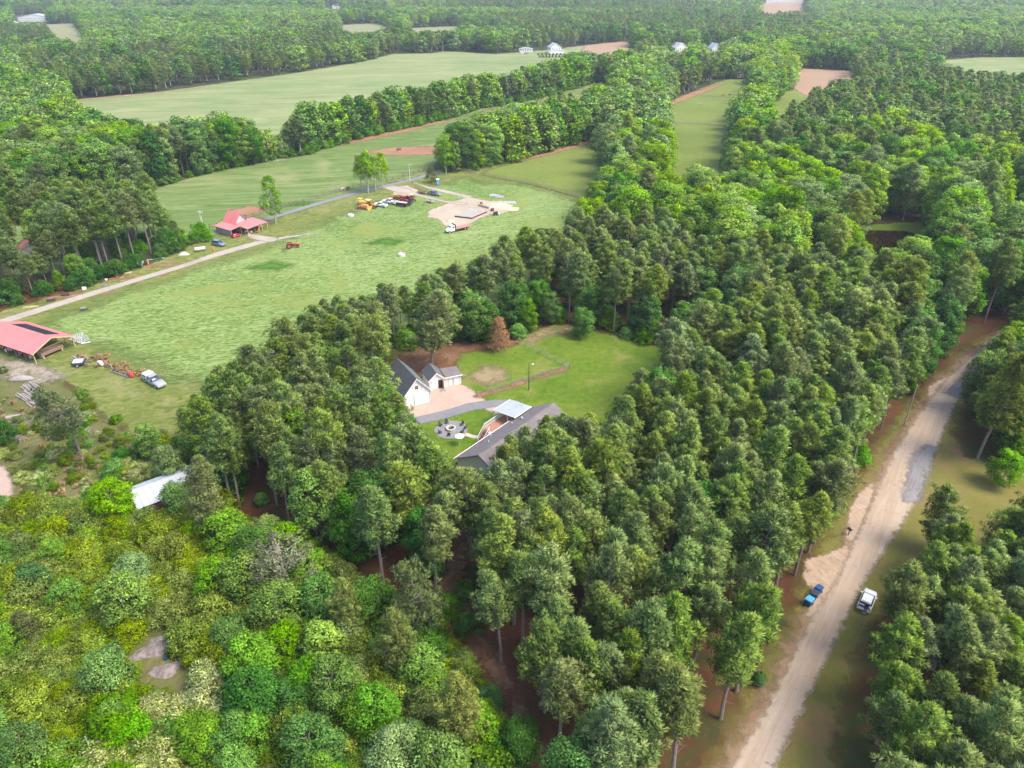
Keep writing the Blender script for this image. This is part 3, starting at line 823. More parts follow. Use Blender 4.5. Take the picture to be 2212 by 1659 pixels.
PINES = []
for i in range(8):
    PINES.append(proto(pine(100 + i, 16.0 + .5 * (i % 3), 2.55 + .18 * (i % 4), .50 + .03 * (i % 3), K=46, pr=.72, w=.05), PM[i % 3], bark_pine, 'pine %d' % i))
PINE_OLD = proto(pine(140, 17.5, 4.0, .36, K=48, whorl=17, dens=1.3, pr=.78, w=.05), P_OLD, bark_pine, 'old pine')
PINE_THIN = proto(pine(141, 15, 4.2, .42, K=46, whorl=10, dens=1.0, pr=.80, lean=.6, w=.05), P_GREY, bark_pine, 'thin pine')
PINE_WIDE = proto(pine(142, 12, 3.8, .22, K=48, whorl=13, dens=1.2, pr=.75, w=.05), PM[0], bark_pine, 'wide pine')
BROADS = {'bright': [], 'mid': [], 'dark': [], 'soft': [], 'lime': []}
for i, (k, mi) in enumerate((('bright', 0), ('mid', 1), ('dark', 2), ('soft', 3), ('lime', 4))):
    for j in range(3):
        shp = ('oval', 'column', 'oval')[j]
        BROADS[k].append(proto(blobtree(200 + i * 10 + j, 19, (4.2, 3.4, 4.8)[j], (.10, .08, .14)[j], n=(120, 115, 140)[j], shape=shp, cr=(1.25, 1.1, 1.3)[j]), BMt[mi], bark_dark, 'broadleaf %s %d' % (k, j)))
SHR = {
    'yellow': [proto(blobtree(300 + j, 3.4, 2.3, .0, n=64, leaves=105, ll=.30, lw=.065, cr=.75, shape='dome', flat=.8, tipc=.22, trunk=False, droop=.5), L_THICK, bark_dark, 'thicket yellow') for j in range(3)],
    'olive': [proto(blobtree(310 + j, 3.8, 2.2, .0, n=64, leaves=100, ll=.30, lw=.062, cr=.75, shape='dome', flat=.8, tipc=.16, trunk=False, droop=.4), L_OLIVE, bark_dark, 'thicket olive') for j in range(3)],
    'bright': [proto(blobtree(320 + j, 4.6, 2.5, .02, n=84, leaves=100, ll=.30, lw=.085, cr=.8, shape='dome', flat=.6, tipc=.2, trunk=False, droop=.25), L_BRIGHT, bark_dark, 'thicket bright') for j in range(3)],
    'pale': [proto(blobtree(330 + j, 3.2, 2.3, .0, n=64, leaves=100, ll=.34, lw=.06, cr=.75, shape='dome', flat=.8, tipc=.42, trunk=False, droop=.6), L_PALE, bark_dark, 'thicket pale') for j in range(2)],
    'dark': [proto(blobtree(340 + j, 3.6, 2.2, .0, n=66, leaves=95, ll=.28, lw=.08, cr=.75, shape='dome', flat=.75, tipc=.12, trunk=False), BMt[2], bark_dark, 'thicket dark') for j in range(2)],
}
SMALLT = [proto(blobtree(350 + j, 8.5, 3.0, .14, n=95, leaves=100, ll=.32, lw=.10, cr=.95, shape='oval', flat=.5, droop=.1, limbs=8), m, bark_pale, 'small tree') for j, m in enumerate((L_BRIGHT, BMt[1], BMt[3], BMt[2], L_LIME))]

# cheaper versions for the far woods: crown and trunk in one mesh
def farmesh(gen, leaf, bark, name):
    Lv, wd = gen
    return Lv.mesh(name, leaf, wd, bark)
FAR_P = [farmesh(pine(400 + i, 16.5, 2.6, .40, K=13, w=.15, pr=.75, whorl=11, stubs=False), PM[i % 3], bark_pine, 'far pine') for i in range(3)]
FAR_B = {k: [farmesh(blobtree(420 + 5 * i + j, 19, 4.6, .06, n=70, leaves=22, ll=.95, lw=.36, cr=1.5, limbs=3, shape=('oval', 'column')[j]), BMt[i], bark_dark, 'far broadleaf') for j in range(2)] for i, k in enumerate(('bright', 'mid', 'dark', 'soft', 'lime'))}

# ------------------------------------------------------------------ where the trees stand
LCELL = {}
def jitter(x0, x1, y0, y1, sp, rng):
    nx = int((x1 - x0) / sp); ny = int((y1 - y0) / sp)
    X, Y = np.meshgrid(x0 + (np.arange(nx) + .5) * sp, y0 + (np.arange(ny) + .5) * sp)
    X = X + (np.arange(ny)[:, None] % 2) * sp * .5
    X = X + rng.uniform(-.42, .42, X.shape) * sp; Y = Y + rng.uniform(-.42, .42, Y.shape) * sp
    return X.ravel(), Y.ravel()

def sm(x, y, s, seed):
    """smooth pseudo random field 0..1"""
    r = np.random.default_rng(seed)
    v = 0
    for k in range(5):
        a, b, p = r.uniform(-1, 1), r.uniform(-1, 1), r.uniform(0, 6.28)
        v = v + np.sin((x * a + y * b) / s * 2.2 + p)
    return np.clip(v / 5 * .9 + .5, 0, 1)

def anyin(x, y, L):
    r = np.zeros(np.shape(x), bool)
    for P in L:
        r |= inside(x, y, P)
    return r

WOOD = poly([(1290, 447, 16)] + WOODTOPS + [(398, 900), (425, 1010), (480, 1080), (560, 1125), (640, 1150), (700, 1215), (860, 1290), (960, 1345), (1000, 1400), (1100, 1500), (1190, 1659), (1200, 1860), (1470, 1860), (1545, 1659), (1600, 1530), (1645, 1425), (1715, 1310),
                                           (1752, 1200), (1785, 1115), (1845, 1045), (1885, 965), (1928, 905), (1988, 850), (2035, 800), (2072, 760), (2072, 690), (2060, 620, 10), (1960, 562, 15), (1860, 524, 16), (1700, 512, 16), (1560, 502, 16), (1500, 485, 16), (1430, 440, 16)])
GAP = poly([(940, 1330), (962, 1235), (1000, 1190), (1010, 1300), (1060, 1400), (1130, 1500), (1210, 1659), (1240, 1860), (1120, 1860), (1085, 1500), (1000, 1400)])
R2 = poly([(1950, 1245), (2060, 1225), (2250, 1190), (2500, 1180), (2500, 1900), (1830, 1900), (1865, 1640), (1885, 1480), (1905, 1390), (1930, 1330)])
R1 = poly([(2110, 900), (2140, 850), (2150, 800), (2200, 740), (2600, 700), (2600, 1040), (2330, 1035), (2200, 1010), (2130, 985)])
THICK = poly([(-250, 1010), (60, 990), (180, 1000), (300, 985), (400, 1010), (480, 1095), (560, 1150), (650, 1180), (700, 1240), (860, 1320), (960, 1380), (1080, 1520), (1180, 1659), (1190, 1860), (-350, 1900)])
L1P = poly([(-150, 700), (-60, 680), (20, 655), (120, 632), (250, 592), (370, 548), (425, 520), (412, 508), (398, 500, 2), (375, 468, 6), (340, 442, 9), (260, 418, 12), (130, 425, 13), (50, 440, 13), (-150, 470, 13)])
MROW = poly(M_NEAR + M_FAR)
houseP = [(-14, 88), (14, 88), (14, 122), (-14, 122)]

BUILT = []   # footprints of things that trees must not stand in
SHEDP = poly([(285, 1110), (460, 1050), (430, 1030, 0), (280, 1080, 0)])

Pp = []   # pines: x, y, h-scale, rot, variant
Bb = []   # broadleaf: x, y, scale, rot, (kind, variant)
def put_p(x, y, s, near=True): Pp.append((x, y, s))
rg = np.random.default_rng(11)

PINEZ = [poly([(150, 222), (339, 200), (587, 165), (620, 160), (640, 110), (500, 120), (60, 150), (60, 200)]),                       # dark row above the upper field
         poly([(1320, 170), (1290, 240), (1240, 300), (1150, 330), (1120, 300), (1180, 240), (1300, 180)]),
         poly([(640, 140), (860, 100), (1100, 95), (1100, 60), (850, 75), (640, 100)]),
         poly([(1100, 100), (1760, 100), (1760, 45), (1100, 50)]), poly([(1000, 40), (1500, 48), (1500, 20), (1000, 22)]),
         poly([(1680, 250), (1860, 150), (2300, 170), (2300, 400), (2060, 380), (1950, 300), (1850, 330), (1720, 350), (1640, 330)]),
         poly([(-200, 480), (40, 474), (60, 430), (-200, 400)]), poly([(0, 150), (160, 120), (140, 90), (0, 80)]),
         poly([(1460, 225), (1540, 185), (1560, 150), (1430, 170)]), poly([(1250, 170), (1420, 150), (1500, 110), (1240, 110)])]
BRIGHTZ = [poly([(1380, 520), (1900, 520), (1900, 470), (1650, 400), (1480, 380), (1300, 440)]), poly([(1900, 420), (2180, 440), (2180, 330), (1980, 330)]), poly([(1650, 215), (1720, 200), (1720, 110), (1600, 150)]),
           poly([(940, 380), (1120, 350), (1120, 270), (960, 300)])]
SOFTZ = [poly([(1270, 300), (1460, 360), (1450, 200), (1300, 180)]), poly([(0, 200), (600, 150), (600, 90), (200, 95), (0, 130)]), poly([(-100, 330), (300, 330), (300, 250), (-100, 250)])]

# 1) the main wood round the house: pines
xa, ya = jitter(-140, 160, 35, 112, 4.25, rg); xb, yb = jitter(-140, 160, 112, 300, 5.2, rg)
x = np.concatenate([xa, xb]); y = np.concatenate([ya, yb])
k = inside(x, y, WOOD) & ~inside(x, y, CLEAR) & ~inside(x, y, GAP) & (seg_dist(x, y, np.array(ROADC), False) > 5.2) & ~inside(x, y, VERGE)
k &= ~((x > -26) & (x < -8) & (y > 116) & (y < 136)) & ~((x > -14) & (x < 13) & (y > 98) & (y < 124))
x, y = x[k], y[k]
vx, vy = V(x, y)
back = seg_dist(x, y, CLEAR)
for a, b, ux, uy, bk in zip(x, y, vx, vy, back):
    pb = 0.03
    if bk < 9 and uy < 770 and 1000 < ux < 1700: pb = 0.75           # green understorey along the far side of the clearing
    if uy < 720 and ux > 1500: pb = 0.12
    if ux < 950 and uy > 1150: pb = 0.35
    if ux > 1950 and uy < 850: pb = 0.8
    if rg.random() < pb:
        small = bk < 9 and uy < 770
        Bb.append((a, b, rg.uniform(.42, .62) if small else rg.uniform(.6, .85), 'mid' if rg.random() < .6 else 'dark'))
    else:
        Pp.append((a, b, rg.uniform(.86, 1.10)))
# 2) right of the dirt road
x, y = jitter(30, 200, 20, 150, 3.4, rg)
k = inside(x, y, R2) & (seg_dist(x, y, np.array(ROADC), False) > 8)
for a, b in zip(x[k], y[k]): Pp.append((a, b, rg.uniform(.70, .95)))
k = inside(x, y, R1)
for a, b in zip(x[k], y[k]):
    if rg.random() < .45: Pp.append((a, b, rg.uniform(.85, 1.05)))
    elif rg.random() < .8: Bb.append((a, b, rg.uniform(.5, .75), ('mid', 'bright', 'dark')[rg.integers(3)]))
# 3) wood by the barn lane
x, y = jitter(-260, -60, 130, 260, 4.6, rg)
k = inside(x, y, L1P)
for a, b in zip(x[k], y[k]):
    ux, uy = V(a, b)
    edge = seg_dist(np.array([a]), np.array([b]), L1P)[0] < 5 and uy > 520
    if rg.random() < (.40 if edge else .05): Bb.append((a, b, rg.uniform(.28, .42), 'dark' if rg.random() < .5 else 'mid'))
    else: Pp.append((a, b, rg.uniform(1.0, 1.2)))
# 4) every wood beyond, out to the far edge of the view
x, y = jitter(-700, 700, 110, 560, 7.6, rg)
x2, y2 = jitter(-1500, 1500, 560, 1500, 11.5, rg)
x3, y3 = jitter(-2100, 2100, 1500, 3300, 16, rg)
x = np.concatenate([x, x2, x3]); y = np.concatenate([y, y2, y3])
vx, vy = V(x, y)
k = (vx > -160) & (vx < 2400)
k &= ~anyin(x, y, OPEN) & ~inside(x, y, WOOD) & ~inside(x, y, L1P) & ~inside(x, y, R2) & ~inside(x, y, R1) & ~inside(x, y, THICK) & ~inside(x, y, SCRUB) & ~inside(x, y, POND) & ~inside(x, y, MEAD) & ~inside(x, y, BANK)
k &= ~inside(x, y, poly([(-300, 800), (-100, 715), (0, 672), (120, 640), (250, 600), (380, 548), (430, 520), (470, 500), (430, 470), (330, 430), (180, 450), (-100, 520), (-300, 540)]))
k |= inside(x, y, MROW)
k &= ~inside(x, y, D1)
x, y, vx, vy = x[k], y[k], vx[k], vy[k]
inP = anyin(x, y, PINEZ); inB = anyin(x, y, BRIGHTZ); inS = anyin(x, y, SOFTZ)
mixf = np.where(y > 450, sm(x, y, 150, 3), sm(x, y, 60, 3)); tone = np.where(y > 450, sm(x, y, 110, 5), sm(x, y, 45, 5))
for i in range(len(x)):
    pp = .88 if inP[i] else (.03 if (inB[i] or inS[i]) else (.62 if mixf[i] > .62 else .22))
    sc = rg.uniform(.82, 1.15) * (1.0 if y[i] < 1500 else 1.25)
    if rg.random() < pp:
        Pp.append((x[i], y[i], sc * 1.12))
    else:
        q = rg.random()
        if inB[i]: kd = 'lime' if q < .48 else ('bright' if q < .76 else ('soft' if q < .86 else 'mid'))
        elif inS[i]: kd = 'soft' if q < .6 else ('bright' if q < .75 else 'mid')
        else:
            w_ = tone[i]
            kd = ('mid' if q < .5 else ('dark' if q < .8 else 'bright')) if w_ < .35 else (('mid' if q < .45 else ('bright' if q < .8 else 'soft')) if w_ < .6 else (('bright' if q < .5 else 'soft') if w_ < .8 else ('soft' if q < .6 else 'bright')))
        if inP[i]: kd = 'dark' if q < .6 else 'mid'
        Bb.append((x[i], y[i], sc * (.95 if not inB[i] else .88), kd))

# pines pressed against the back of the house
for k_ in range(9):
    for off in (13.5, 17.0, 20.5):
        lx = -1 + k_ * 3.2 + rg.uniform(-.6, .6); ly = -off + rg.uniform(-.6, .6)
        hx = -9.8 + lx * math.cos(RAD(51.4)) - ly * math.sin(RAD(51.4)); hy = 100.2 + lx * math.sin(RAD(51.4)) + ly * math.cos(RAD(51.4))
        Pp.append((hx, hy, rg.uniform(.85, 1.0)))
# hedgerows: close rows with foliage to the ground
for L_, offs in ((NEARL2, (4, 11)), (M_NEAR, (4, 10, 17))):
    for (p0, p1) in zip(L_[:-1], L_[1:]):
        a = np.array(G(*p0)); b = np.array(G(*p1)); d_ = np.linalg.norm(b - a); nv = np.array([-(b - a)[1], (b - a)[0]]) / d_
        if nv[1] < 0: nv = -nv
        for of in offs:
            for j in range(max(1, int(d_ / 6.0))):
                q = a + (b - a) * (j + rg.uniform(.2, .8)) / max(1, int(d_ / 6.0)) + nv * (of + rg.uniform(-1.5, 1.5))
                if rg.random() < .30: Pp.append((q[0], q[1], rg.uniform(.95, 1.2)))
                else: Bb.append((q[0], q[1], rg.uniform(.8, 1.1), ('bright', 'mid', 'mid', 'dark', 'bright')[int(rg.integers(5))]))

def view_ok(x, y, h=18):
    a, b = V(x, y, 0); c, d = V(x, y, h)
    return (a > -130) & (a < 2340) & (d < 1720) & (y > 20)

def make_tree(name, pm_, loc, rz, sc, label, cat, group, crown='crown'):
    r = bpy.data.objects.new(name, None); COL.objects.link(r)
    r.location = (loc[0], loc[1], 0); r.rotation_euler = (0, 0, rz); r.scale = sc if isinstance(sc, tuple) else (sc, sc, sc)
    r['label'] = label; r['category'] = cat
    if group: r['group'] = group
    c = bpy.data.objects.new(crown, pm_[0]); COL.objects.link(c); c.parent = r
    if pm_[1] is not None and len(pm_[1].polygons):
        tk = bpy.data.objects.new('trunk', pm_[1]); COL.objects.link(tk); tk.parent = r
    return r

def scatter(name, pts, meshes, label_kind='stuff'):
    """one object that holds all the far trees of a kind: points with a tree on each. meshes: list; pts: (x,y,scale,index)"""
    me = bpy.data.meshes.new(name)
    A = np.array([(p[0], p[1], p[4] if len(p) > 4 else 0.0) for p in pts], np.float32)
    me.vertices.add(len(A)); me.vertices.foreach_set('co', A.ravel())
    rs = np.random.default_rng(len(pts))
    a = me.attributes.new('tscale', 'FLOAT_VECTOR', 'POINT')
    a.data.foreach_set('vector', np.array([(p[5], p[5], p[2]) if len(p) > 5 else (p[2],) * 3 for p in pts], np.float32).ravel())
    for nm, arr, ty in (('trot', rs.uniform(0, 6.283, len(pts)), 'FLOAT'), ('tidx', [p[3] for p in pts], 'INT')):
        a = me.attributes.new(nm, ty, 'POINT')
        a.data.foreach_set('value', np.array(arr, np.float32 if ty == 'FLOAT' else np.int32))
    ob = bpy.data.objects.new(name, me); COL.objects.link(ob); ob['kind'] = 'stuff'
    ng = bpy.data.node_groups.new(name, 'GeometryNodeTree')
    ng.interface.new_socket('Geometry', in_out='INPUT', socket_type='NodeSocketGeometry')
    ng.interface.new_socket('Geometry', in_out='OUTPUT', socket_type='NodeSocketGeometry')
    gi = ng.nodes.new('NodeGroupInput'); go = ng.nodes.new('NodeGroupOutput')
    join = ng.nodes.new('GeometryNodeJoinGeometry')
    for m_ in reversed(meshes):
        src = bpy.data.objects.new(name + '_source', m_)      # not in the scene, only a source of shape
        oi = ng.nodes.new('GeometryNodeObjectInfo'); oi.inputs['Object'].default_value = src
        oi.inputs['As Instance'].default_value = True
        ng.links.new(oi.outputs['Geometry'], join.inputs[0])
    iop = ng.nodes.new('GeometryNodeInstanceOnPoints')
    iop.inputs['Pick Instance'].default_value = True
    def attr(nm, ty):
        n = ng.nodes.new('GeometryNodeInputNamedAttribute'); n.data_type = ty; n.inputs['Name'].default_value = nm
        return n.outputs['Attribute']
    ng.links.new(gi.outputs[0], iop.inputs['Points'])
    ng.links.new(join.outputs[0], iop.inputs['Instance'])
    ng.links.new(attr('tidx', 'INT'), iop.inputs['Instance Index'])
    cv = ng.nodes.new('ShaderNodeCombineXYZ'); ng.links.new(attr('trot', 'FLOAT'), cv.inputs[2])
    er = ng.nodes.new('FunctionNodeEulerToRotation'); ng.links.new(cv.outputs[0], er.inputs[0])
    ng.links.new(er.outputs[0], iop.inputs['Rotation'])
    ng.links.new(attr('tscale', 'FLOAT_VECTOR'), iop.inputs['Scale'])
    ng.links.new(iop.outputs[0], go.inputs[0])
    md = ob.modifiers.new('trees', 'NODES'); md.node_group = ng
    return ob

# landmarks that labels refer to
LM = [('the blue bins', G(1750, 1300)), ('the white car on the verge', G(1875, 1300)), ('the black mailbox', G(1835, 1150)), ('the roadside utility pole', G(1953, 915)),
      ('the steep white garage', G(905, 860)), ('the small shed with the orange door', G(950, 815)), ('the round fire pit', G(975, 930)), ('the house with the dark roof', G(1130, 960)),
      ('the dead brown tree', G(1078, 760)), ('the lamp pole on the lawn', G(1142, 843)), ('the metal-roofed shed in the thicket', G(360, 1080)), ('the rock outcrop', G(340, 1420)),
      ('the red-roofed open barn', G(70, 740)), ('the parked grey pickup with white cap', G(335, 825)), ('the bare soil gap in the pines', G(975, 1250)), ('the brown pond', G(1900, 515)),
      ('the asphalt patch on the dirt road', G(1985, 1010)), ('the wire fence on the lawn', G(1228, 795)), ('the bottom of the dirt road', G(1625, 1650)), ('the flatbed truck', G(985, 495)),
      ('the board fence of the paddock', G(1150, 398)), ('the leaning pine by the log piles', G(176, 985)), ('the small red-roofed farm shed', G(510, 505))]
LM += [('the vine-wrapped tree', G(703, 1450)), ('the grey spreading oak', G(625, 1290)), ('the brownish cedar', G(68, 1395)), ('the pale-crowned pine', G(880, 1470)), ('the lower left corner', G(30, 1640)), ('the bottom edge left of the soil corridor', G(700, 1700)),
       ('the bottom right corner', G(2150, 1640)), ('the dark bush on the left verge', G(1638, 1480)), ('the lone wide pine on the right verge', G(2020, 1200)), ('the big spreading pine over the road', G(2110, 990)), ('the left edge of the view above the thicket', G(20, 1180)),
       ('the near rail fence of the long paddock', G(1508, 330)), ('the farther end of the creek trees', G(1380, 300)), ('the mud bank behind the pond', G(1930, 470)), ('the meadow at the right edge', G(2180, 470)), ('the bottom edge of the pine stand', G(1350, 1640)), ('the lime sapling right of the lawn', G(1610, 690)),
       ('the far lawn edge', G(1350, 740)), ('the north corner of the hay field wood', G(1270, 520)), ('the middle of the bright wood', G(1650, 480)), ('the lower right stand', G(1980, 1480)), ('the middle of the big pine stand', G(1450, 1250)), ('the west edge of the pines', G(470, 960)), ('the middle of the yellow thicket', G(250, 1300)),
       ('the pale flowering patch', G(430, 1540)), ('the broken pale dead trunk', G(238, 578)), ('the leftmost red barn track bend', G(60, 640)), ('the dark gap under the right woods', G(1900, 700))]
LMP = np.array([p for _, p in LM])
ORD = ['', 'second ', 'third ', 'fourth ', 'fifth ', 'sixth ', 'seventh ', 'eighth ', 'ninth ', 'tenth ', 'eleventh ', 'twelfth ', 'thirteenth ', 'fourteenth ', 'fifteenth ', 'sixteenth ', 'seventeenth ', 'eighteenth ', 'nineteenth ', 'twentieth ']
def label_trees(pts, word, desc, limit=20):
    """the trees nearest a landmark are told apart by their order from it; those lost in the stand share a label"""
    P = np.array([(p[0], p[1]) for p in pts])
    D = np.hypot(P[:, None, 0] - LMP[None, :, 0], P[:, None, 1] - LMP[None, :, 1])
    near = D.argmin(1)
    lab = [None] * len(pts); grp = [None] * len(pts)
    for j in range(len(LM)):
        mine = [i for i in np.argsort(D[:, j]) if near[i] == j]
        for r, i in enumerate(mine):
            grp[i] = '%ss around %s' % (word, LM[j][0].replace('the ', '', 1))
            if r < limit:
                lab[i] = '%s %s, %snearest to %s' % (desc(pts[i]), word, ORD[r], LM[j][0])
            else:
                lab[i] = '%s lost in the crowd around %s' % (word, LM[j][0])
    return lab, grp

def pix(p, h=14):
    zc = p[1] * CP + (CAM_H - h * .5) * SP
    return h * p[2] / zc

def wp_(p): return p[2] * (1.12 if p[1] < 112 else (1.34 if p[1] < 560 else 1.6))
def wb_(p): return p[2] * (1.05 if p[1] < 150 else (1.30 if p[1] < 560 else 1.65))
def keep(L, r, wf, h, base):
    out = []
    for f in (1.0, .85, .72, .60, .5):
        if not L: break
        L = [(p[0], p[1], p[2] * (f if f == 1.0 else f / prev)) + tuple(p[3:]) for p in L]; prev = f
        x = np.array([p[0] for p in L]); y = np.array([p[1] for p in L]); w = np.array([wf(p) for p in L]); s_ = np.array([p[2] for p in L])
        ok = view_ok(x, y) & ~hides(x, y, r * w, h * s_, base)
        out += [p for p, o_ in zip(L, ok) if o_]
        L = [p for p, o_ in zip(L, ok) if not o_ and view_ok(np.array(p[0]), np.array(p[1]))]
    return out
Pp = keep(Pp, 2.1, wp_, 16.2, .55)
Bb = keep(Bb, 3.3, wb_, 18.6, .2)
Pp.sort(key=lambda p: -pix(p)); Bb.sort(key=lambda p: -pix(p))
NT = 292
nearP, restP = Pp[:NT], Pp[NT:]
nearB, restB = Bb[:235], Bb[235:]
lab, grp = label_trees(nearP, 'pine', lambda p: 'tall' if p[2] > 1.0 else ('shorter' if p[2] < .88 else 'straight'))
for i, p in enumerate(nearP):
    v = int(rg.integers(8))
    make_tree('pine_tree', PINES[v], p, rg.uniform(0, 6.28), (wp_(p), wp_(p), p[2]), ('green ' if v % 3 == 0 else ('grey-green ' if v % 3 == 1 else 'olive ')) + lab[i] if 'nearest' in lab[i] else 'green ' + lab[i], 'pine tree', grp[i])
NAMEK = {'bright': 'bright green', 'mid': 'leafy green', 'dark': 'dark green', 'soft': 'soft grey-green', 'lime': 'lime-yellow'}
lab, grp = label_trees(nearB, 'broadleaf tree', lambda p: NAMEK[p[3]])
for i, p in enumerate(nearB):
    make_tree('broadleaf_tree', BROADS[p[3]][int(rg.integers(3))], p, rg.uniform(0, 6.28), (wb_(p), wb_(p), p[2]), lab[i] if 'nearest' in lab[i] else 'leafy ' + lab[i], 'tree', grp[i])

def far(p): return p[1] > 330
scatter('pine_wood', [(p[0], p[1], p[2], int(rg.integers(8)), 0, wp_(p)) for p in restP if not far(p)], [m[0] for m in PINES])
scatter('pine_wood_trunks', [(p[0], p[1], p[2], 0) for p in restP if not far(p)], [PINES[0][1]])
KK = ('bright', 'mid', 'dark', 'soft', 'lime')
rb = [p for p in restB if not far(p)]
scatter('broadleaf_wood', [(p[0], p[1], p[2], KK.index(p[3]) * 3 + int(rg.integers(3)), 0, wb_(p)) for p in rb], [BROADS[k_][j][0] for k_ in KK for j in range(3)])
scatter('broadleaf_wood_trunks', [(p[0], p[1], p[2], 0) for p in rb], [BROADS['mid'][0][1]])
scatter('distant_pine_wood', [(p[0], p[1], p[2] * .9, int(rg.integers(3)), 0, wp_(p) * 1.15) for p in restP if far(p)], FAR_P)
scatter('distant_broadleaf_wood', [(p[0], p[1], p[2], KK.index(p[3]) * 2 + int(rg.integers(2)), 0, wb_(p)) for p in restB if far(p)], [FAR_B[k_][j] for k_ in KK for j in range(2)])
print('TREES', len(Pp), len(Bb))
# ------------------------------------------------------------------ the thicket at lower left
PATHP = poly([(285, 1360), (350, 1350), (372, 1400), (385, 1475), (340, 1470), (300, 1420)])
SHEDF = poly([(275, 1115), (455, 1050), (425, 1015), (270, 1060)])
x, y = jitter(-90, 30, 25, 130, 2.6, rg)
k = inside(x, y, THICK) & ~inside(x, y, PATHP) & ~inside(x, y, SHEDF) & ~inside(x, y, poly([(-60, 995), (20, 1000), (38, 1045), (30, 1085), (-60, 1100)])) & ~inside(x, y, GAP)
x, y = x[k], y[k]
vx, vy = V(x, y)
tone2 = sm(x, y, 9, 31); tone3 = sm(x, y, 14, 37)
Sh = []
for a, b, ux, uy, t1, t2 in zip(x, y, vx, vy, tone2, tone3):
    if uy < 1110 and rg.random() < .70: continue                 # open scrub by the logs
    q = rg.random()
    east = ux > 520
    if east:
        kd = 'bright' if (t1 > .5 and q < .7) else ('olive' if q < .5 else ('dark' if q < .75 else 'yellow'))
    else:
        kd = 'yellow' if (t1 > .42 and q < .72) else ('pale' if (t2 > .60 and q < .55) else ('bright' if (t1 < .3 and q < .7) else ('olive' if q < .7 else 'yellow')))
    if uy < 1110: kd = ('pale', 'olive', 'bright', 'dark')[int(q * 4)]
    s_ = rg.uniform(.65, 1.15) * (.6 if uy < 1110 else 1.0)
    Sh.append((a, b, s_, kd))
def vs_hide(x, y, h):
    for z in (0, h * .6, h):
        a, b = V(np.array([x, x - 1.6, x + 1.6]), np.array([y] * 3), z)
        for q in VSMALL:
            if inside(a, b, q).any(): return True
    return False
Sh = [p for p in Sh if view_ok(p[0], p[1], 4) and not vs_hide(p[0], p[1], 3.4 * p[2])]
Sh.sort(key=lambda p: -pix(p, 4))
NAMES = {'yellow': ('yellow-green', 'arching shrub'), 'olive': ('olive', 'shrub'), 'bright': ('bright green', 'leafy shrub'), 'pale': ('cream-tipped', 'flowering shrub'), 'dark': ('dark green', 'shrub')}
lab, grp = label_trees(Sh[:290], 'shrub', lambda p: NAMES[p[3]][0], 20)
for i, p in enumerate(Sh[:290]):
    ms = SHR[p[3]]
    make_tree('shrub', ms[int(rg.integers(len(ms)))], p, rg.uniform(0, 6.28), (p[2] * rg.uniform(.85, 1.3), p[2] * rg.uniform(.85, 1.3), p[2] * rg.uniform(.7, 1.25)), lab[i] if 'nearest' in lab[i] else 'thicket ' + lab[i], 'shrub', grp[i], crown='foliage')
SK = ('yellow', 'olive', 'bright', 'pale', 'dark')
SKi = {}; ml = []
for k_ in SK:
    SKi[k_] = len(ml); ml += [m[0] for m in SHR[k_]]
rest = [(p[0], p[1], p[2], SKi[p[3]]) for p in Sh[290:]]
# low brambles and weeds between the shrubs and in the scrub by the logs
x, y = jitter(-110, 30, 25, 140, 1.9, rg)
k = (inside(x, y, THICK) | inside(x, y, SCRUB)) & ~inside(x, y, PATHP) & ~inside(x, y, SHEDF) & ~inside(x, y, GAP) & ~inside(x, y, poly([(-60, 995), (20, 1000), (38, 1045), (30, 1085), (-60, 1100)])) & ~inside(x, y, FARM)
for a, b in zip(x[k], y[k]):
    ux, uy = V(a, b)
    if uy < 1110 and rg.random() < .35: continue
    if 20 < ux < 110 and 815 < uy < 905: continue
    kd = SK[int(rg.choice(5, p=[.4, .25, .15, .12, .08]))]
    if vs_hide(a, b, 1.2): continue
    rest.append((a, b, rg.uniform(.22, .5), SKi[kd]))
scatter('brambles', rest, ml)
# green understorey and weeds on the forest floor
ug = []
x, y = jitter(-120, 200, 40, 300, 5.0, rg)
k = (inside(x, y, WOOD) & ~inside(x, y, CLEAR)) | inside(x, y, R1) | inside(x, y, L1P)
for a, b in zip(x[k], y[k]):
    ux, uy = V(a, b)
    near_edge = seg_dist(np.array([a]), np.array([b]), CLEAR)[0] < 7 and uy < 780
    if rg.random() < (.95 if near_edge else (.16 if uy > 900 and ux > 1000 else .45)):
        ug.append((a, b, rg.uniform(.35, .8) * (1.2 if near_edge else 1), SKi[('bright', 'dark', 'bright')[int(rg.integers(3))]] + int(rg.integers(2))))
# hedge foot bushes along the wood edges
for L_, sp_, kk in ((NEARL2, 4, 'bright'), (M_NEAR, 5, 'bright'), ([(0, 668), (120, 636), (250, 596), (380, 545)], 3, 'dark')):
    for (p0, p1) in zip(L_[:-1], L_[1:]):
        a = np.array(G(*p0)); b = np.array(G(*p1)); n_ = int(np.linalg.norm(b - a) / sp_)
        for j in range(n_):
            q = a + (b - a) * (j + rg.random()) / max(n_, 1)
            ug.append((q[0] + rg.normal() * .8, q[1] + 2 + rg.normal(), rg.uniform(.5, 1.2), SKi[kk] + int(rg.integers(2))))
ug = [p for p in ug if view_ok(p[0], p[1], 4)]
scatter('understorey', ug, ml)

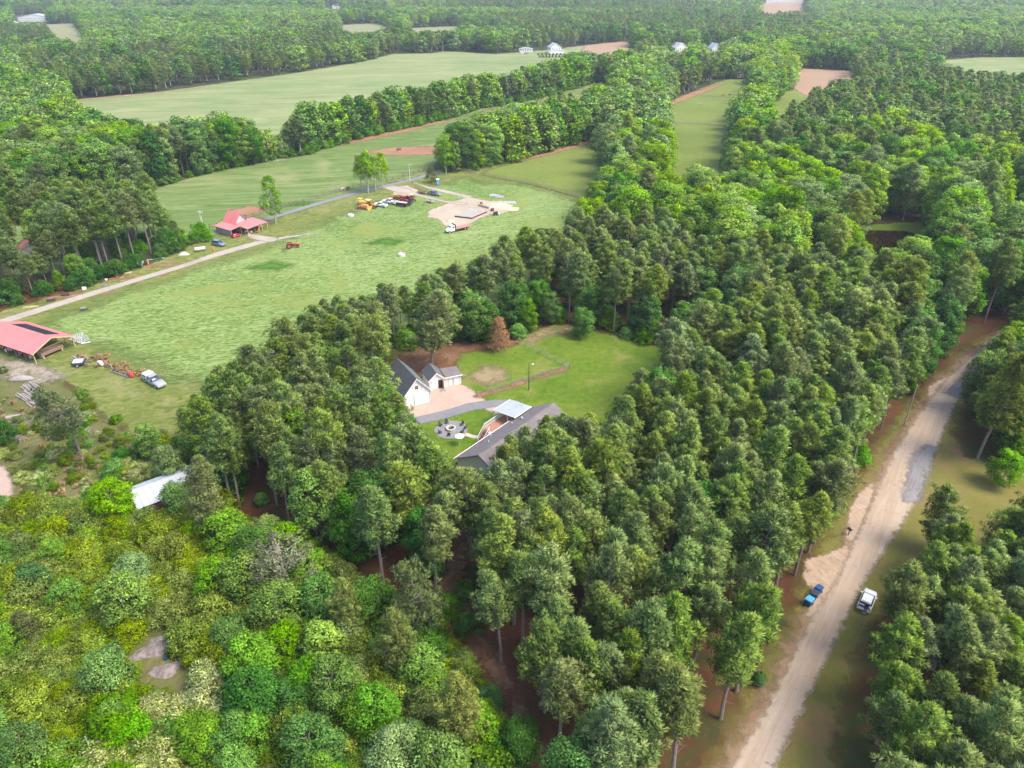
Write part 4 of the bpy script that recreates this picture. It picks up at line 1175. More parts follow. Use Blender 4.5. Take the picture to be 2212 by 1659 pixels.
# dry broomsedge behind the parked truck
def tuft(seed, n=130, h=1.3, r=.6):
    rng = np.random.default_rng(seed); Lv = Leaves()
    b = np.stack([rng.normal(size=n) * r * .4, rng.normal(size=n) * r * .4, np.zeros(n)], 1)
    d = unit(np.stack([rng.normal(size=n) * .28, rng.normal(size=n) * .28, np.ones(n)], 1))
    Lv.add(b, d, h * rng.uniform(.6, 1.1, n), .035 * rng.uniform(.7, 1.3, n), unit(d + np.array([0, 0, .3])), rng.random(n), rng.random() + rng.normal(size=n) * .1, rng)
    return Lv.mesh('broomsedge tuft', L_STRAWG)
TF = [tuft(i) for i in range(3)]
bs = []
for (p0, p1, w_, n_) in (((205, 770), (310, 815), 2.2, 60), ((150, 775), (235, 795), 1.6, 16), ((95, 960), (160, 1010), 4, 26), ((60, 1080), (180, 1040), 4, 22), ((10, 860), (60, 900), 4, 12)):
    a = np.array(G(*p0)); b = np.array(G(*p1))
    for j in range(n_):
        q = a + (b - a) * rg.random() + rg.normal(size=2) * w_ * .45
        bs.append((q[0], q[1], rg.uniform(.45, .85), int(rg.integers(3))))
scatter('broomsedge', bs, TF)

# ------------------------------------------------------------------ trees one can pick out
def single(name, pr_, pos, sc, label, cat='tree', rz=None, h=0, tilt=(0, 0)):
    r = make_tree(name, pr_, G(*pos), rg.uniform(0, 6.28) if rz is None else rz, sc, label, cat, None)
    r.rotation_euler = (tilt[0], tilt[1], r.rotation_euler[2])
    return r
single('pine_tree', PINE_OLD, (934, 800), (1.5, 1.5, 1.0), 'tall yellowish old pine with bare lower trunk behind the small white shed', 'pine tree')
single('pine_tree', PINE_THIN, (178, 992), 1.10, 'thin grey-green pine with leaning bare trunk beside the log piles', 'pine tree', rz=2.6, tilt=(0, RAD(-3)))
single('pine_tree', PINE_WIDE, (2020, 1200), .95, 'wide low dark pine standing alone on the right verge of the dirt road', 'pine tree')
single('pine_tree', (PINE_OLD[0], PINE_OLD[1]), (2112, 992), 1.25, 'big spreading dark pine with bare side limb overhanging the dirt road', 'pine tree')
single('pine_tree', PINE_OLD, (465, 1180), .86, 'sparse olive pine with thick trunk at the end of the metal-roofed shed', 'pine tree')
single('pine_tree', PINE_OLD, (770, 1395), .62, 'round-topped pine with bushy crown at the edge of the red soil gap', 'pine tree')
single('pine_tree', PINE_OLD, (880, 1470), .68, 'broad pale-crowned pine on a short grey trunk among the thicket trees', 'pine tree')
single('pine_tree', PINE_OLD, (1010, 1640), .74, 'bushy pale pine with yellow vine hanging in it beside the red soil corridor', 'pine tree')
single('pine_tree', PINE_THIN, (940, 1395), .9, 'pine leaning over the red soil gap with thin crown', 'pine tree')
BT = {k: v for k, v in zip(('b', 'm', 's', 'd', 'l'), SMALLT)}
POPL = proto(blobtree(500, 17, 3.2, .20, n=70, leaves=64, ll=.45, lw=.15, cr=1.1, shape='column', limbs=14), BMt[0], bark_pale, 'open field tree')
TWIN = proto(blobtree(501, 15, 2.6, .34, n=60, leaves=60, ll=.42, lw=.14, cr=1.0, shape='column', limbs=12), BMt[0], bark_pale, 'slim tree')
single('broadleaf_tree', POPL, (596, 482), .95, 'tall ragged bright green tree beside the asphalt lane by the red farm shed')
for q, s_, l_ in (((782, 412), .92, 'slim'), ((796, 417), 1.05, 'tallest bushy'), ((812, 414), .9, 'narrow')):
    single('broadleaf_tree', TWIN, q, s_, '%s bright green tree of the clump between the lane and the orange machines' % l_)
single('broadleaf_tree', TWIN, (827, 407), .92, 'slim two-stemmed tree just right of the clump by the lane')
single('broadleaf_tree', POPL, (964, 376), .85, 'yellow-green young tree at the lane end of the middle hedgerow')
single('broadleaf_tree', BROADS['bright'][1], (985, 372), .66, 'bright green tree at the corner of the yellow board fence')
CED = proto(blobtree(502, 7.5, 2.7, .03, n=80, leaves=90, ll=.3, lw=.06, cr=.7, shape='cone', limbs=4), L_CEDAR, bark_dark, 'cedar')
single('cedar_tree', CED, (932, 395), .85, 'dark olive cedar beside the blue portable toilet', 'cedar')
single('cedar_tree', CED, (68, 1395), .8, 'brownish cedar poking out of the yellow-green thicket', 'cedar')
single('shrub', (SHR['bright'][0][0], None), (435, 518), 1.15, 'round green shrub beside the lane left of the farm shed', 'shrub')
single('shrub', (SHR['pale'][0][0], None), (412, 522), .9, 'pale feathery shrub beside the round green one on the lane', 'shrub')
single('broadleaf_tree', BT['l'], (255, 1130), .92, 'lime green small tree left of the metal-roofed shed')
single('broadleaf_tree', BT['l'], (430, 1175), .55, 'small lime green tree below the metal-roofed shed')
single('broadleaf_tree', BT['m'], (395, 1120), .8, 'green tree whose branches lie over the metal shed roof')
single('broadleaf_tree', BT['b'], (500, 1200), .95, 'bright green small tree right of the metal-roofed shed')
single('broadleaf_tree', BT['d'], (560, 1230), .85, 'dark green tree between the shed and the grey spreading oak')
VINE = proto(blobtree(503, 9, 2.3, .02, n=85, leaves=90, ll=.32, lw=.13, cr=.75, shape='column', limbs=2), L_LIME, bark_dark, 'vine tree')
single('broadleaf_tree', VINE, (703, 1450), .95, 'lime green dome of a tree wrapped in vines in the thicket')
OAKG = proto(blobtree(504, 10, 5.0, .35, n=85, leaves=46, ll=.34, lw=.10, cr=1.0, shape='umbrella', flat=.5, limbs=30, fill=.4), leafmat('faded grey oak leaves', (.135, .145, .075), (.24, .25, .14), .008, .08), bark_pale, 'grey oak')
single('broadleaf_tree', OAKG, (625, 1290), 1.0, 'faded grey spreading oak with bare white limbs between shed and pines')
for q, k_, s_, l_ in (((560, 1500), 'b', 1.05, 'big bright green tree left of the vine-wrapped one'), ((510, 1420), 'm', .75, 'feathery green tree above the rock outcrop'), ((740, 1520), 'l', .7, 'small yellow-green tree in front of the vine-wrapped one'),
                      ((640, 1560), 'd', .75, 'dark olive tree in the middle of the lower thicket'), ((820, 1600), 'b', .95, 'green tree below the pale-crowned pine'), ((860, 1700), 's', .95, 'pale green tree at the lower edge of the thicket'),
                      ((960, 1790), 'l', .85, 'lime green tree at the lower edge near the soil corridor'), ((520, 1640), 'm', .8, 'soft green tree right of the rock outcrop'), ((130, 1230), 'b', .62, 'bright green tree on the left above the yellow thicket'),
                      ((160, 1330), 'b', .72, 'bright green tree behind the brownish cedar'), ((30, 1420), 'b', .6, 'green tree at the left edge of the thicket'), ((420, 1620), 'b', .6, 'green tree in the lower thicket below the rock'),
                      ((20, 1700), 'd', .8, 'dark green tree in the lower left corner'), ((700, 1730), 'm', .8, 'mid green tree in the lower thicket between two lime ones'), ((1050, 1720), 'm', .6, 'green sapling beside the red soil corridor'),
                      ((330, 985), 'b', .75, 'feathery bright green sapling at the near end of the mown grass'), ((440, 1000), 'm', .85, 'green tree at the near corner of the hay field'), ((375, 1040), 's', .8, 'tangled grey-green tree above the metal-roofed shed'),
                      ((510, 1060), 'd', .9, 'dark green tree at the foot of the big west pines'), ((20, 960), 'd', .55, 'dark leafy tree beside the log piles'), ((1610, 690), 'l', .95, 'lime green sapling among the pines right of the clearing'),
                      ((1255, 728), 'm', .85, 'rounded green tree standing out at the far edge of the lawn'), ((992, 680), 'l', .9, 'bright lime tree behind the dead brown one'), ((2165, 940), 'm', 1.5, 'large dark leafy tree above the big spreading pine'), ((2200, 860), 'b', 1.5, 'big bright leafy tree at the upper right of the road'), ((2160, 850), 'd', 1.3, 'dark leafy tree hanging over the far end of the road'), ((2160, 1050), 'b', .8, 'bright green low tree under the big spreading pine'),
                      ((2190, 1010), 'b', .7, 'lime leafy tree at the right edge beyond the verge'), ((1638, 1480), 'd', .25, 'dark round bush on the left verge of the dirt road')):
    single('broadleaf_tree', BT[k_], q, s_, l_)

single('broadleaf_tree', BROADS['bright'][2], (115, 565), .85, 'big rounded pale green tree rising over the lane pines near the red roof')
# taller young trees rising out of the right half of the thicket and its lower corner
xt, yt = jitter(-70, 25, 28, 100, 6.0, rg)
kt = inside(xt, yt, THICK)
tp = []
for a, b in zip(xt[kt], yt[kt]):
    ux, uy = V(a, b)
    pr0 = .85 if ux > 430 and uy > 1170 else (.55 if (uy > 1560 or ux < 90) and uy > 1150 else .10)
    if uy < 1130 or rg.random() > pr0 or vs_hide(a, b, 7): continue
    tp.append((a, b, rg.uniform(.55, 1.0), ('mid', 'bright', 'dark', 'soft')[int(rg.choice(4, p=[.36, .34, .15, .15]))]))
tp = [p for p in tp if view_ok(p[0], p[1], 8)]
YT = {'bright': SMALLT[0], 'mid': SMALLT[1], 'soft': SMALLT[2], 'dark': SMALLT[3]}
lab, grp = label_trees(tp, 'young thicket tree', lambda p: NAMEK[p[3]])
for i, p in enumerate(tp):
    make_tree('young_tree', YT[p[3]], p, rg.uniform(0, 6.28), (p[2] * rg.uniform(.9, 1.25), p[2] * rg.uniform(.9, 1.25), p[2]), lab[i], 'tree', grp[i])
single('pine_tree', PINES[1], (1012, 1172), (1.2, 1.2, .88), 'full green pine just in front of the near end of the house', 'pine tree')
single('pine_tree', PINES[4], (972, 1150), (1.15, 1.15, .84), 'pine standing just left of the near end of the house', 'pine tree')
# the dead brown conifer
def dead_tree():
    rng = np.random.default_rng(9); wd = MB(); Lv = Leaves()
    wd.path([(0, 0, 0), (.1, 0, 4), (0, .1, 8.5)], [.16, .09, .02], 6)
    for k in range(150):
        z = .8 + 7.3 * (k / 150) ** .9; az = rng.uniform(0, 6.28); L = 3.2 * (1 - z / 9.0) ** .8 * rng.uniform(.7, 1.1) + .15
        d = np.array([math.cos(az), math.sin(az), .12]); p0 = np.array([0, 0, z]); p1 = p0 + d * L
        wd.tube(p0, p1, .035, .008, 3, cap=False)
        for j in range(5):
            f = rng.uniform(.3, 1); a2 = az + rng.choice([-1, 1]) * rng.uniform(.5, 1)
            e = np.array([math.cos(a2), math.sin(a2), rng.uniform(-.3, .3)]); q0 = p0 + d * L * f; q1 = q0 + e * rng.uniform(.25, .7)
            wd.tube(q0, q1, .014, .005, 3, cap=False)
            m = 13; dd = unit(rng.normal(size=(m, 3)) + e * .8)
            Lv.add(q0 + (q1 - q0) * rng.random((m, 1)), dd, rng.uniform(.18, .42, m), np.full(m, .03), unit(dd + np.array([0, 0, .6])), rng.random(m), rng.random(m), rng)
    r = thing('dead_tree', 'dead rusty brown conifer at the far edge of the lawn', 'dead tree', (*G(1078, 758), 0))
    bd = bpy.data.objects.new('trunk', wd.mesh('dead trunk', simple('dead wood', (.30, .19, .13), .95))); COL.objects.link(bd); bd.parent = r
    c = bpy.data.objects.new('crown', Lv.mesh('dead crown', L_DEAD)); COL.objects.link(c); c.parent = r
dead_tree()
def bare_stick(pos, h, lean, label, seed):
    rng = np.random.default_rng(seed); wd = MB(); rt = MB()
    top = np.array([lean[0], lean[1], h])
    wd.path([(0, 0, 0), top * .55 + np.array([.1, 0, 0]), top], [.13, .08, .02], 5)
    for k in range(12):
        f = rng.uniform(.3, .95); az = rng.uniform(0, 6.28); L = rng.uniform(.5, 1.8) * (1.1 - f)
        rt.tube(top * f, top * f + np.array([math.cos(az) * L, math.sin(az) * L, .3 * L]), .03, .01, 3, cap=False)
    r = thing('dead_tree', label, 'dead tree', (*G(*pos), 0))
    wd.build('trunk', bark_pale, r); rt.build('branch', bark_pale, r)
bare_stick((238, 578), 7.5, (-.9, 0, 0), 'broken pale dead trunk leaning at the wood edge above the gravel track', 1)
bare_stick((82, 580), 8.5, (-.7, 0, 0), 'bare pale dead trunk in front of the hidden red roof', 2)
bare_stick((205, 1650), 4.5, (.1, .2, 0), 'white dead sapling at the bottom of the thicket', 3)
bare_stick((1045, 702), 9, (.2, 0, 0), 'thin bare dead tree behind the dead brown conifer', 4)
# ------------------------------------------------------------------ things people made
def FG(x, y, h=0.0):
    return G(x / 1.3562, y / 1.3562, h)
def ang(a, b):
    return math.atan2(b[1] - a[1], b[0] - a[0])
def frame(a, b):
    return (a[0], a[1], 0), ang(a, b), math.dist(a, b)

wht = simple('white painted siding', (0.70, 0.68, 0.65), .6, var=.05)
trimw = simple('white trim', (0.82, 0.82, 0.80), .5, var=.03)
shing_d = simple('charcoal shingles', (0.085, 0.092, 0.105), .9, var=.2, scale=1.5, bump=.3)  # darker copy: shade of the left roof slopes in the colour; scrap uses it too
shing_lit = simple('lit charcoal shingles', (0.115, 0.125, 0.14), .9, var=.2, scale=1.5, bump=.3)  # same shingles, painted lighter where the right slopes catch the sky
shing_b = simple('weathered brown shingles', (0.165, 0.145, 0.145), .9, var=.22, scale=.8, bump=.3)
redroof = simple('faded red metal roof', (0.60, 0.175, 0.165), .5, var=.10, scale=.4)
metalw = simple('white metal roofing', (0.36, 0.385, 0.41), .45, var=.08, scale=.5)
metalg = simple('bare metal roofing', (0.36, 0.41, 0.45), .4, var=.10, scale=.6)
greyst = simple('grey steel', (0.30, 0.31, 0.33), .45, metal=.3)
woodp = simple('new yellow lumber', (0.52, 0.40, 0.20), .8, var=.15)
woodb = simple('brown stained wood', (0.22, 0.12, 0.065), .8, var=.2)
woodg = simple('weathered grey wood', (0.33, 0.30, 0.27), .9, var=.25)
woodr = simple('red stained deck boards', (0.36, 0.17, 0.11), .8, var=.15)
woodo = simple('orange plywood', (0.50, 0.25, 0.08), .8, var=.15)
darkw = simple('dark creosote posts', (0.07, 0.055, 0.045), .9, var=.3)
logm = simple('weathered log', (0.30, 0.255, 0.24), .95, var=.25, scale=1.5)
glass_m = simple('dark window glass', (0.03, 0.035, 0.045), .12, var=.1, spec=.8)
black_m = simple('black plastic', (0.03, 0.03, 0.032), .55)
tyre_m = simple('tyre rubber', (0.035, 0.034, 0.033), .85)
rim_m = simple('wheel rim', (0.55, 0.55, 0.56), .35, metal=.5)
steelw = simple('white painted steel', (0.62, 0.62, 0.62), .5, var=.04)
blue_d = simple('blue plastic bin', (0.010, 0.075, 0.22), .45, var=.1)
blue_l = simple('pale blue lid', (0.08, 0.34, 0.62), .45, var=.08)
orange_m = simple('faded orange machine paint', (0.62, 0.24, 0.06), .6, var=.2)
yellow_m = simple('faded yellow machine paint', (0.68, 0.46, 0.10), .6, var=.2)
red_m = simple('red machine paint', (0.45, 0.035, 0.03), .5, var=.15)
rust_m = simple('rusty steel', (0.24, 0.10, 0.06), .9, var=.3)
stone_m = simple('pale stone', (0.46, 0.43, 0.39), .9, var=.25, scale=3, bump=.5)
rock_m = simple('banded rock', (0.20, 0.165, 0.155), .95, var=.6, scale=1.6, bump=1.0)
conc_m = simple('concrete slab', (0.32, 0.29, 0.255), .9, var=.25, scale=1.2)
block_m = simple('dark red block wall', (0.12, 0.045, 0.04), .9, var=.2)
gravg = simple('grey patio gravel', (0.20, 0.195, 0.20), .95, var=.25, scale=4, bump=.6)
cap_m = simple('white truck cap', (0.72, 0.73, 0.72), .45, var=.08)

def windowp(par, x0, x1, z0, z1, y, nx=2, nz=2, face=-1, name='window'):
    f = MB(); t_ = .06
    yy = y + face * .03
    for (a, b, c, d) in ((x0 - t_, x1 + t_, z0 - t_, z0), (x0 - t_, x1 + t_, z1, z1 + t_), (x0 - t_, x0, z0, z1), (x1, x1 + t_, z0, z1)):
        f.box(a, b, min(y, yy), max(y, yy), c, d)
    o_ = f.build(name, trimw, par)
    for i in range(nx):
        for j in range(nz):
            a = x0 + (x1 - x0) * i / nx + .02; b = x0 + (x1 - x0) * (i + 1) / nx - .02
            c = z0 + (z1 - z0) * j / nz + .02; d = z0 + (z1 - z0) * (j + 1) / nz - .02
            MB().box(a, b, min(y, y + face * .015), max(y, y + face * .015), c, d).build('pane', glass_m, o_)
    return o_

def gable(par, w, d, eave, ridge, wm, rmL, rmR, over=.35, th=.12, x0=0.0, y0=0.0, walls=True, fm=None):
    """ridge runs along local y at the middle of the width"""
    m = x0 + w / 2
    if walls:
        MB().extr([(x0, 0), (x0 + w, 0), (x0 + w, eave), (m, ridge), (x0, eave)], y0, y0 + .12).build('wall', wm, par)
        MB().extr([(x0, 0), (x0 + w, 0), (x0 + w, eave), (m, ridge), (x0, eave)], y0 + d - .12, y0 + d).build('wall', wm, par)
        MB().box(x0, x0 + .12, y0 + .12, y0 + d - .12, 0, eave - .01).build('wall', wm, par)
        MB().box(x0 + w - .12, x0 + w, y0 + .12, y0 + d - .12, 0, eave - .01).build('wall', wm, par)
    sl = (ridge - eave) / (w / 2)
    e = eave - over * sl
    up = .06
    MB().slab([(x0 - over, y0 - over, e + up), (m, y0 - over, ridge + up), (m, y0 + d + over, ridge + up), (x0 - over, y0 + d + over, e + up)], th * .5).build('roof_slope', rmL, par)
    MB().slab([(m + .002, y0 - over, ridge + up), (x0 + w + over, y0 - over, e + up), (x0 + w + over, y0 + d + over, e + up), (m + .002, y0 + d + over, ridge + up)], th * .5).build('roof_slope', rmR, par)
    f = MB()
    for a, b in (((x0 - over, e), (m, ridge)), ((m, ridge), (x0 + w + over, e))):
        f.hexa([(a[0], y0 - over - .05, a[1] - .16), (b[0], y0 - over - .05, b[1] - .16), (b[0], y0 - over + .0, b[1] - .16), (a[0], y0 - over + .0, a[1] - .16),
                (a[0], y0 - over - .05, a[1] + .07), (b[0], y0 - over - .05, b[1] + .07), (b[0], y0 - over + .0, b[1] + .07), (a[0], y0 - over + .0, a[1] + .07)])
    f.build('fascia', fm or trimw, par)

# ---- garage
loc, rz, w = frame(FG(1185.4, 1197.5), FG(1262.7, 1175.6))
gar = thing('garage', 'tall white garage with steep dark roof beside the gravel yard', 'garage', loc, rz)
gable(gar, w, 9.5, 2.9, 6.1, wht, shing_d, shing_lit)
for a, b in ((.25, w * .35), (w * .39, w - .35)):
    dr = MB().box(a, b, -.04, 0, .03, 2.25).build('garage_door', trimw, gar)
    g_ = MB()
    for z in (.6, 1.15, 1.7):
        g_.box(a + .03, b - .03, -.055, -.04, z, z + .03)
    g_.build('door_seam', greyst, dr)
for xx in (w * .365, w - .22):
    MB().box(xx, xx + .07, -.06, 0, 0, 2.4).build('door_post', greyst, gar)
windowp(gar, w / 2 - .35, w / 2 + .3, 3.6, 4.4, 0)

# ---- shed
loc, rz, w = frame(FG(1258.8, 1143.4), FG(1351.6, 1124.0))
shd = thing('shed', 'small white shed with lean-to side and open orange door behind the garage', 'shed', loc, rz)
gw = w * .46
gable(shd, gw, 4.6, 2.35, 3.7, wht, shing_d, shing_lit, over=.25)
MB().box(gw, w, 0.002, .12, 0, 2.2).build('wall', wht, shd)
MB().box(w - .12, w, .12, 3.4, 0, 2.0).build('wall', wht, shd)
MB().slab([(gw + .27, -.3, 2.42), (w + .25, -.3, 2.22), (w + .25, 3.7, 2.3), (gw + .27, 3.7, 2.5)], .1).build('lean_to_roof', shing_b, shd)
MB().box(gw + .2, w + .27, -.36, -.3, 2.12, 2.34).build('fascia', trimw, shd)
MB().box(gw * .60, gw * .88, -.02, 0, .05, 1.95).build('doorway_shade', simple('shed interior shade', (.03, .02, .02), .9), shd)  # flat dark panel on the wall, painted as the shade inside the shed
od = MB().boxr((gw * .88 + .05, -.42, 1.0), (.06, .85, 1.85)).build('door', woodo, shd)
for xx in (gw + .9, gw + 1.9, gw + 1.98, w - .3):
    MB().box(xx, xx + .05, -.03, 0, 0, 2.0).build('batten', greyst, shd)
windowp(shd, .3, .55, 1.5, 1.8, 0, 1, 1)
# step and mat in front
MB().box(gw * .6, gw * .95, -1.5, -.9, 0, .12).build('doorstep', greyst, shd)

# dark scraps behind the shed
tag(MB().boxr((0, 0, .05), (1.6, .5, .1), .3).build('roofing_scrap', shing_d, None, loc=(*FG(1332, 1075), 0)), 'dark roofing scrap on the red soil behind the shed', 'scrap')

# ---- the house
U = (math.cos(RAD(51.4)), math.sin(RAD(51.4)))
O = (-9.8, 100.2)
hs = thing('house', 'long low house with weathered dark roof among the pines', 'house', (O[0], O[1], 0), RAD(51.4))
L = 21.2
MB().box(0.3, L - .3, -10.7, -.4, 0, 3.0).build('wall', wht, hs)
MB().extr([(-10.7, 3.0), (-.4, 3.0), (-5.5, 6.0)], -.0, .1)
for xx in (0.3, L - .4):
    gm = MB(); gm.v = [(xx, -10.7, 3.0), (xx, -.4, 3.0), (xx, -5.5, 5.95), (xx + .1, -10.7, 3.0), (xx + .1, -.4, 3.0), (xx + .1, -5.5, 5.95)]
    gm.f = [(0, 1, 2), (5, 4, 3), (0, 3, 4, 1), (1, 4, 5, 2), (2, 5, 3, 0)]
    gm.build('gable_wall', wht, hs)
MB().slab([(0, 0, 3.0), (L, 0, 3.0), (L, -5.5, 6.1), (0, -5.5, 6.1)], .14).build('roof_slope', shing_b, hs)
MB().slab([(0, -5.503, 6.1), (L, -5.503, 6.1), (L, -11.1, 3.0), (0, -11.1, 3.0)], .14).build('roof_slope', shing_b, hs)
MB().box(-.05, 15, 0, .12, 2.83, 3.0).build('gutter', trimw, hs)
MB().tube((0, -5.5, 6.12), (L, -5.5, 6.12), .07, n=5).build('ridge_cap', shing_b, hs)
for x_, y_ in ((13.2, -2.0), (8.0, -1.4), (5.5, -3.0), (16.5, -3.6)):
    MB().tube((x_, y_, 3.9), (x_, y_, 5.0 if y_ < -2.5 else 4.5), .06, n=6).build('vent_pipe', trimw, hs)
MB().boxr((15.2, -2.6, 4.62), (.45, .35, .3), 0, 0, RAD(-29)).build('roof_vent', metalw, hs)
ch = MB().tube((19.5, .6, 3.2), (19.5, .6, 4.6), .02, n=4)
for k in range(4):
    ch.tube((19.2, .6, 4.0 + .18 * k), (19.8, .6, 4.0 + .18 * k), .012, n=3)
ch.build('aerial', rim_m, hs)
# canopy over the deck end
cx0, cx1, cy0, cy1 = 15.1, 20.2, -1.0, 4.0
for k in range(8):
    a = cx0 + (cx1 - cx0) * k / 8; b = cx0 + (cx1 - cx0) * (k + 1) / 8 - .035
    MB().slab([(a, cy0, 4.05), (b, cy0, 4.05), (b, cy1, 3.7), (a, cy1, 3.7)], .06).build('roof_panel', metalw, hs)
MB().box(cx0 - .02, cx1, cy0 - .12, cy0 - .02, 3.9, 4.05).box(cx0, cx1, cy1 + .02, cy1 + .1, 3.55, 3.7).build('canopy_gutter', trimw, hs)
for x_ in (cx0 + .1, cx1 - .15):
    for y_ in (.7, cy1 - .1):
        MB().box(x_, x_ + .1, y_, y_ + .1, 0, 3.65).build('canopy_post', trimw, hs)
# deck
for k in range(13):
    MB().box(11.6, 18.5, .35 + k * .225, .35 + k * .225 + .2, 1.75, 1.8).build('deck_board', woodr, hs)
MB().box(11.6, 18.5, .36, 3.25, 1.5, 1.74).build('deck_frame', trimw, hs)
for x_ in (11.7, 14.0, 16.2, 18.3):
    MB().box(x_, x_ + .12, 3.1, 3.22, 0, 1.5).build('deck_post', trimw, hs)
rl = MB().box(11.6, 18.5, 3.26, 3.32, 2.7, 2.78).box(11.6, 18.5, 3.26, 3.32, 1.9, 1.95)
for k in range(47):
    rl.box(11.62 + k * .148, 11.66 + k * .148, 3.27, 3.31, 1.95, 2.7)
rl.build('railing', trimw, hs)

for k in range(6):
    MB().box(11.5 - .32 * (k + 1), 11.55 - .32 * k, 1.95, 3.15, 1.6 - .27 * k - .05, 1.6 - .27 * k).build('stair_tread', simple('dark red tread', (.24, .045, .04), .8) if k == 0 else bpy.data.materials['dark red tread'], hs)
for y_ in (1.88, 3.18):
    s_ = MB().hexa([(9.5, y_, 0), (9.7, y_, 0), (9.7, y_ + .05, 0), (9.5, y_ + .05, 0), (11.5, y_, 1.55), (11.6, y_, 1.7), (11.6, y_ + .05, 1.7), (11.5, y_ + .05, 1.55)])
    s_.hexa([(9.6, y_, .95), (9.6, y_ + .05, .95), (9.6, y_ + .05, 1.05), (9.6, y_, 1.05), (11.6, y_, 2.65), (11.6, y_ + .05, 2.65), (11.6, y_ + .05, 2.78), (11.6, y_, 2.78)])
    for k in range(13):
        s_.box(9.6 + k * .16, 9.63 + k * .16, y_ + .01, y_ + .04, .1 + k * .13, 1.0 + k * .134)
    s_.build('stair_railing', trimw, hs)
MB().box(11.0, 11.6, .4, 1.8, 0, 1.7).build('deck_screen', trimw, hs)
# small stoop at the near end
MB().box(2.0, 4.6, .1, 1.6, 0, .5).build('stoop', woodr, hs)
sr = MB()
for a, b in (((2.0, 1.62), (4.6, 1.62)), ((2.0, .1), (2.0, 1.62)), ((4.6, .1), (4.6, 1.62))):
    sr.tube((*a, 1.4), (*b, 1.4), .04, n=4)
    for k in range(9):
        q = (a[0] + (b[0] - a[0]) * k / 8, a[1] + (b[1] - a[1]) * k / 8)
        sr.tube((*q, .5), (*q, 1.4), .022, n=4)
sr.build('stoop_railing', trimw, hs)
tag(MB().lathe([(.02, 0), (.9, .02), (.9, .06), (.02, .5)], (0, 0, 2.0), 8).tube((0, 0, 0), (0, 0, 2.1), .03, n=5).build('parasol', trimw, None, loc=(*FG(1347, 1305), 0)), 'white garden parasol by the near end of the house', 'parasol')

# ---- fire pit
fc = FG(1130 + 742 / 3.881, 1030 + 888 / 3.881)
pr_ = MB().lathe([(.01, .03), (3.1, .03), (3.1, 0)], (0, 0, .03), 28).build('patio', gravg, None, loc=(fc[0], fc[1], .0)); tag(pr_, 'round grey gravel patio under the fire pit', 'patio')
pit = thing('fire_pit', 'round stone fire pit in the middle of the gravel patio', 'fire pit', (*fc, .06))
for ring in range(2):
    for k in range(14):
        a = 6.283 * (k + ring * .5) / 14
        MB().boxr((math.cos(a) * .78, math.sin(a) * .78, .13 + .22 * ring), (.30, .33, .2), a).build('stone', stone_m, pit)
MB().lathe([(.01, .1), (.6, .1)], n=12).build('ash_bed', black_m, pit)
chm = simple('dark patio chair', (.05, .05, .055), .6)
def make_chair(label):
    r = thing('patio_chair', label, 'chair', (0, 0, 0))
    MB().boxr((0, 0, .4), (.62, .6, .08)).build('seat', chm, r)
    MB().boxr((0, -.32, .75), (.6, .08, .72), 0, 0, RAD(12)).build('backrest', chm, r)
    for a in (-.26, .26):
        MB().box(a - .03, a + .03, -.28, .3, .58, .63).build('armrest', chm, r)
        for b in (-.25, .26):
            MB().box(a - .025, a + .025, b - .025, b + .025, 0, .4).build('leg', chm, r)
    return r
cs = []; cl = []
for a, r_, n_ in ((150, 2.3, 'left of the pit'), (115, 2.2, 'behind the pit to its left'), (35, 2.4, 'behind the pit to its right'), (5, 2.7, 'right of the pit'), (330, 2.5, 'right of the pit nearest the path'), (215, 2.3, 'in front of the pit at its left'), (265, 2.2, 'straight in front of the pit')):
    cs.append(((fc[0] + r_ * math.cos(RAD(a)), fc[1] + r_ * math.sin(RAD(a)), .06), RAD(a + 90), .85)); cl.append('dark patio chair facing the fire pit, ' + n_)
copies(make_chair(cl[0]), cs, cl, 'patio chairs round the fire pit')

# ---- poles
def pole(name, pos, h, label, cat, r=.14, m=woodg, arm=0, lamp=False, trans=False, extra=None):
    o_ = thing(name, label, cat, (*pos, 0))
    MB().tube((0, 0, 0), (0, 0, h), r, r * .62, 8).build('shaft', m, o_)
    if arm:
        MB().boxr((0, 0, h - .4), (arm, .1, .12), RAD(extra or 0)).build('crossarm', m, o_)
        for k in (-.45, 0, .45):
            q = (math.cos(RAD(extra or 0)) * k * arm, math.sin(RAD(extra or 0)) * k * arm)
            MB().lathe([(.02, 0), (.06, .02), (.04, .12), (.01, .18)], (q[0], q[1], h - .34), 6).build('insulator', rim_m, o_)
    if lamp:
        MB().tube((0, 0, h - .3), (.7, 0, h - .1), .03, n=5).build('bracket', rim_m, o_)
        MB().lathe([(.02, .12), (.2, .05), (.22, -.08), (.02, -.16)], (.75, 0, h - .1), 8).build('lamp_head', steelw, o_)
    if trans:
        MB().lathe([(.01, 0), (.24, 0), (.24, .75), (.01, .8)], (.36, 0, h - 1.6), 10).build('transformer', greyst, o_)
    return o_
pole('utility_pole', G(1953, 920), 9.0, 'weathered utility pole on the left verge of the dirt road', 'utility pole', arm=0)
pole('lamp_pole', FG(1549, 1143), 6.2, 'wooden lamp pole standing on the lawn near the wire fence', 'lamp pole', r=.1, m=darkw, lamp=True)
pole('lamp_pole', G(886, 394), 7.2, 'white lamp pole beside the asphalt lane near the cedar', 'lamp pole', r=.09, m=steelw, lamp=True)
pole('utility_pole', G(439, 489), 5.4, 'pale pole with crossarm in the pasture behind the farm shed', 'utility pole', m=steelw, arm=1.8, trans=True)
pole('utility_pole', G(436, 486), 5.0, 'thinner pole just left of the crossarm pole in the pasture', 'utility pole', m=steelw, r=.08)
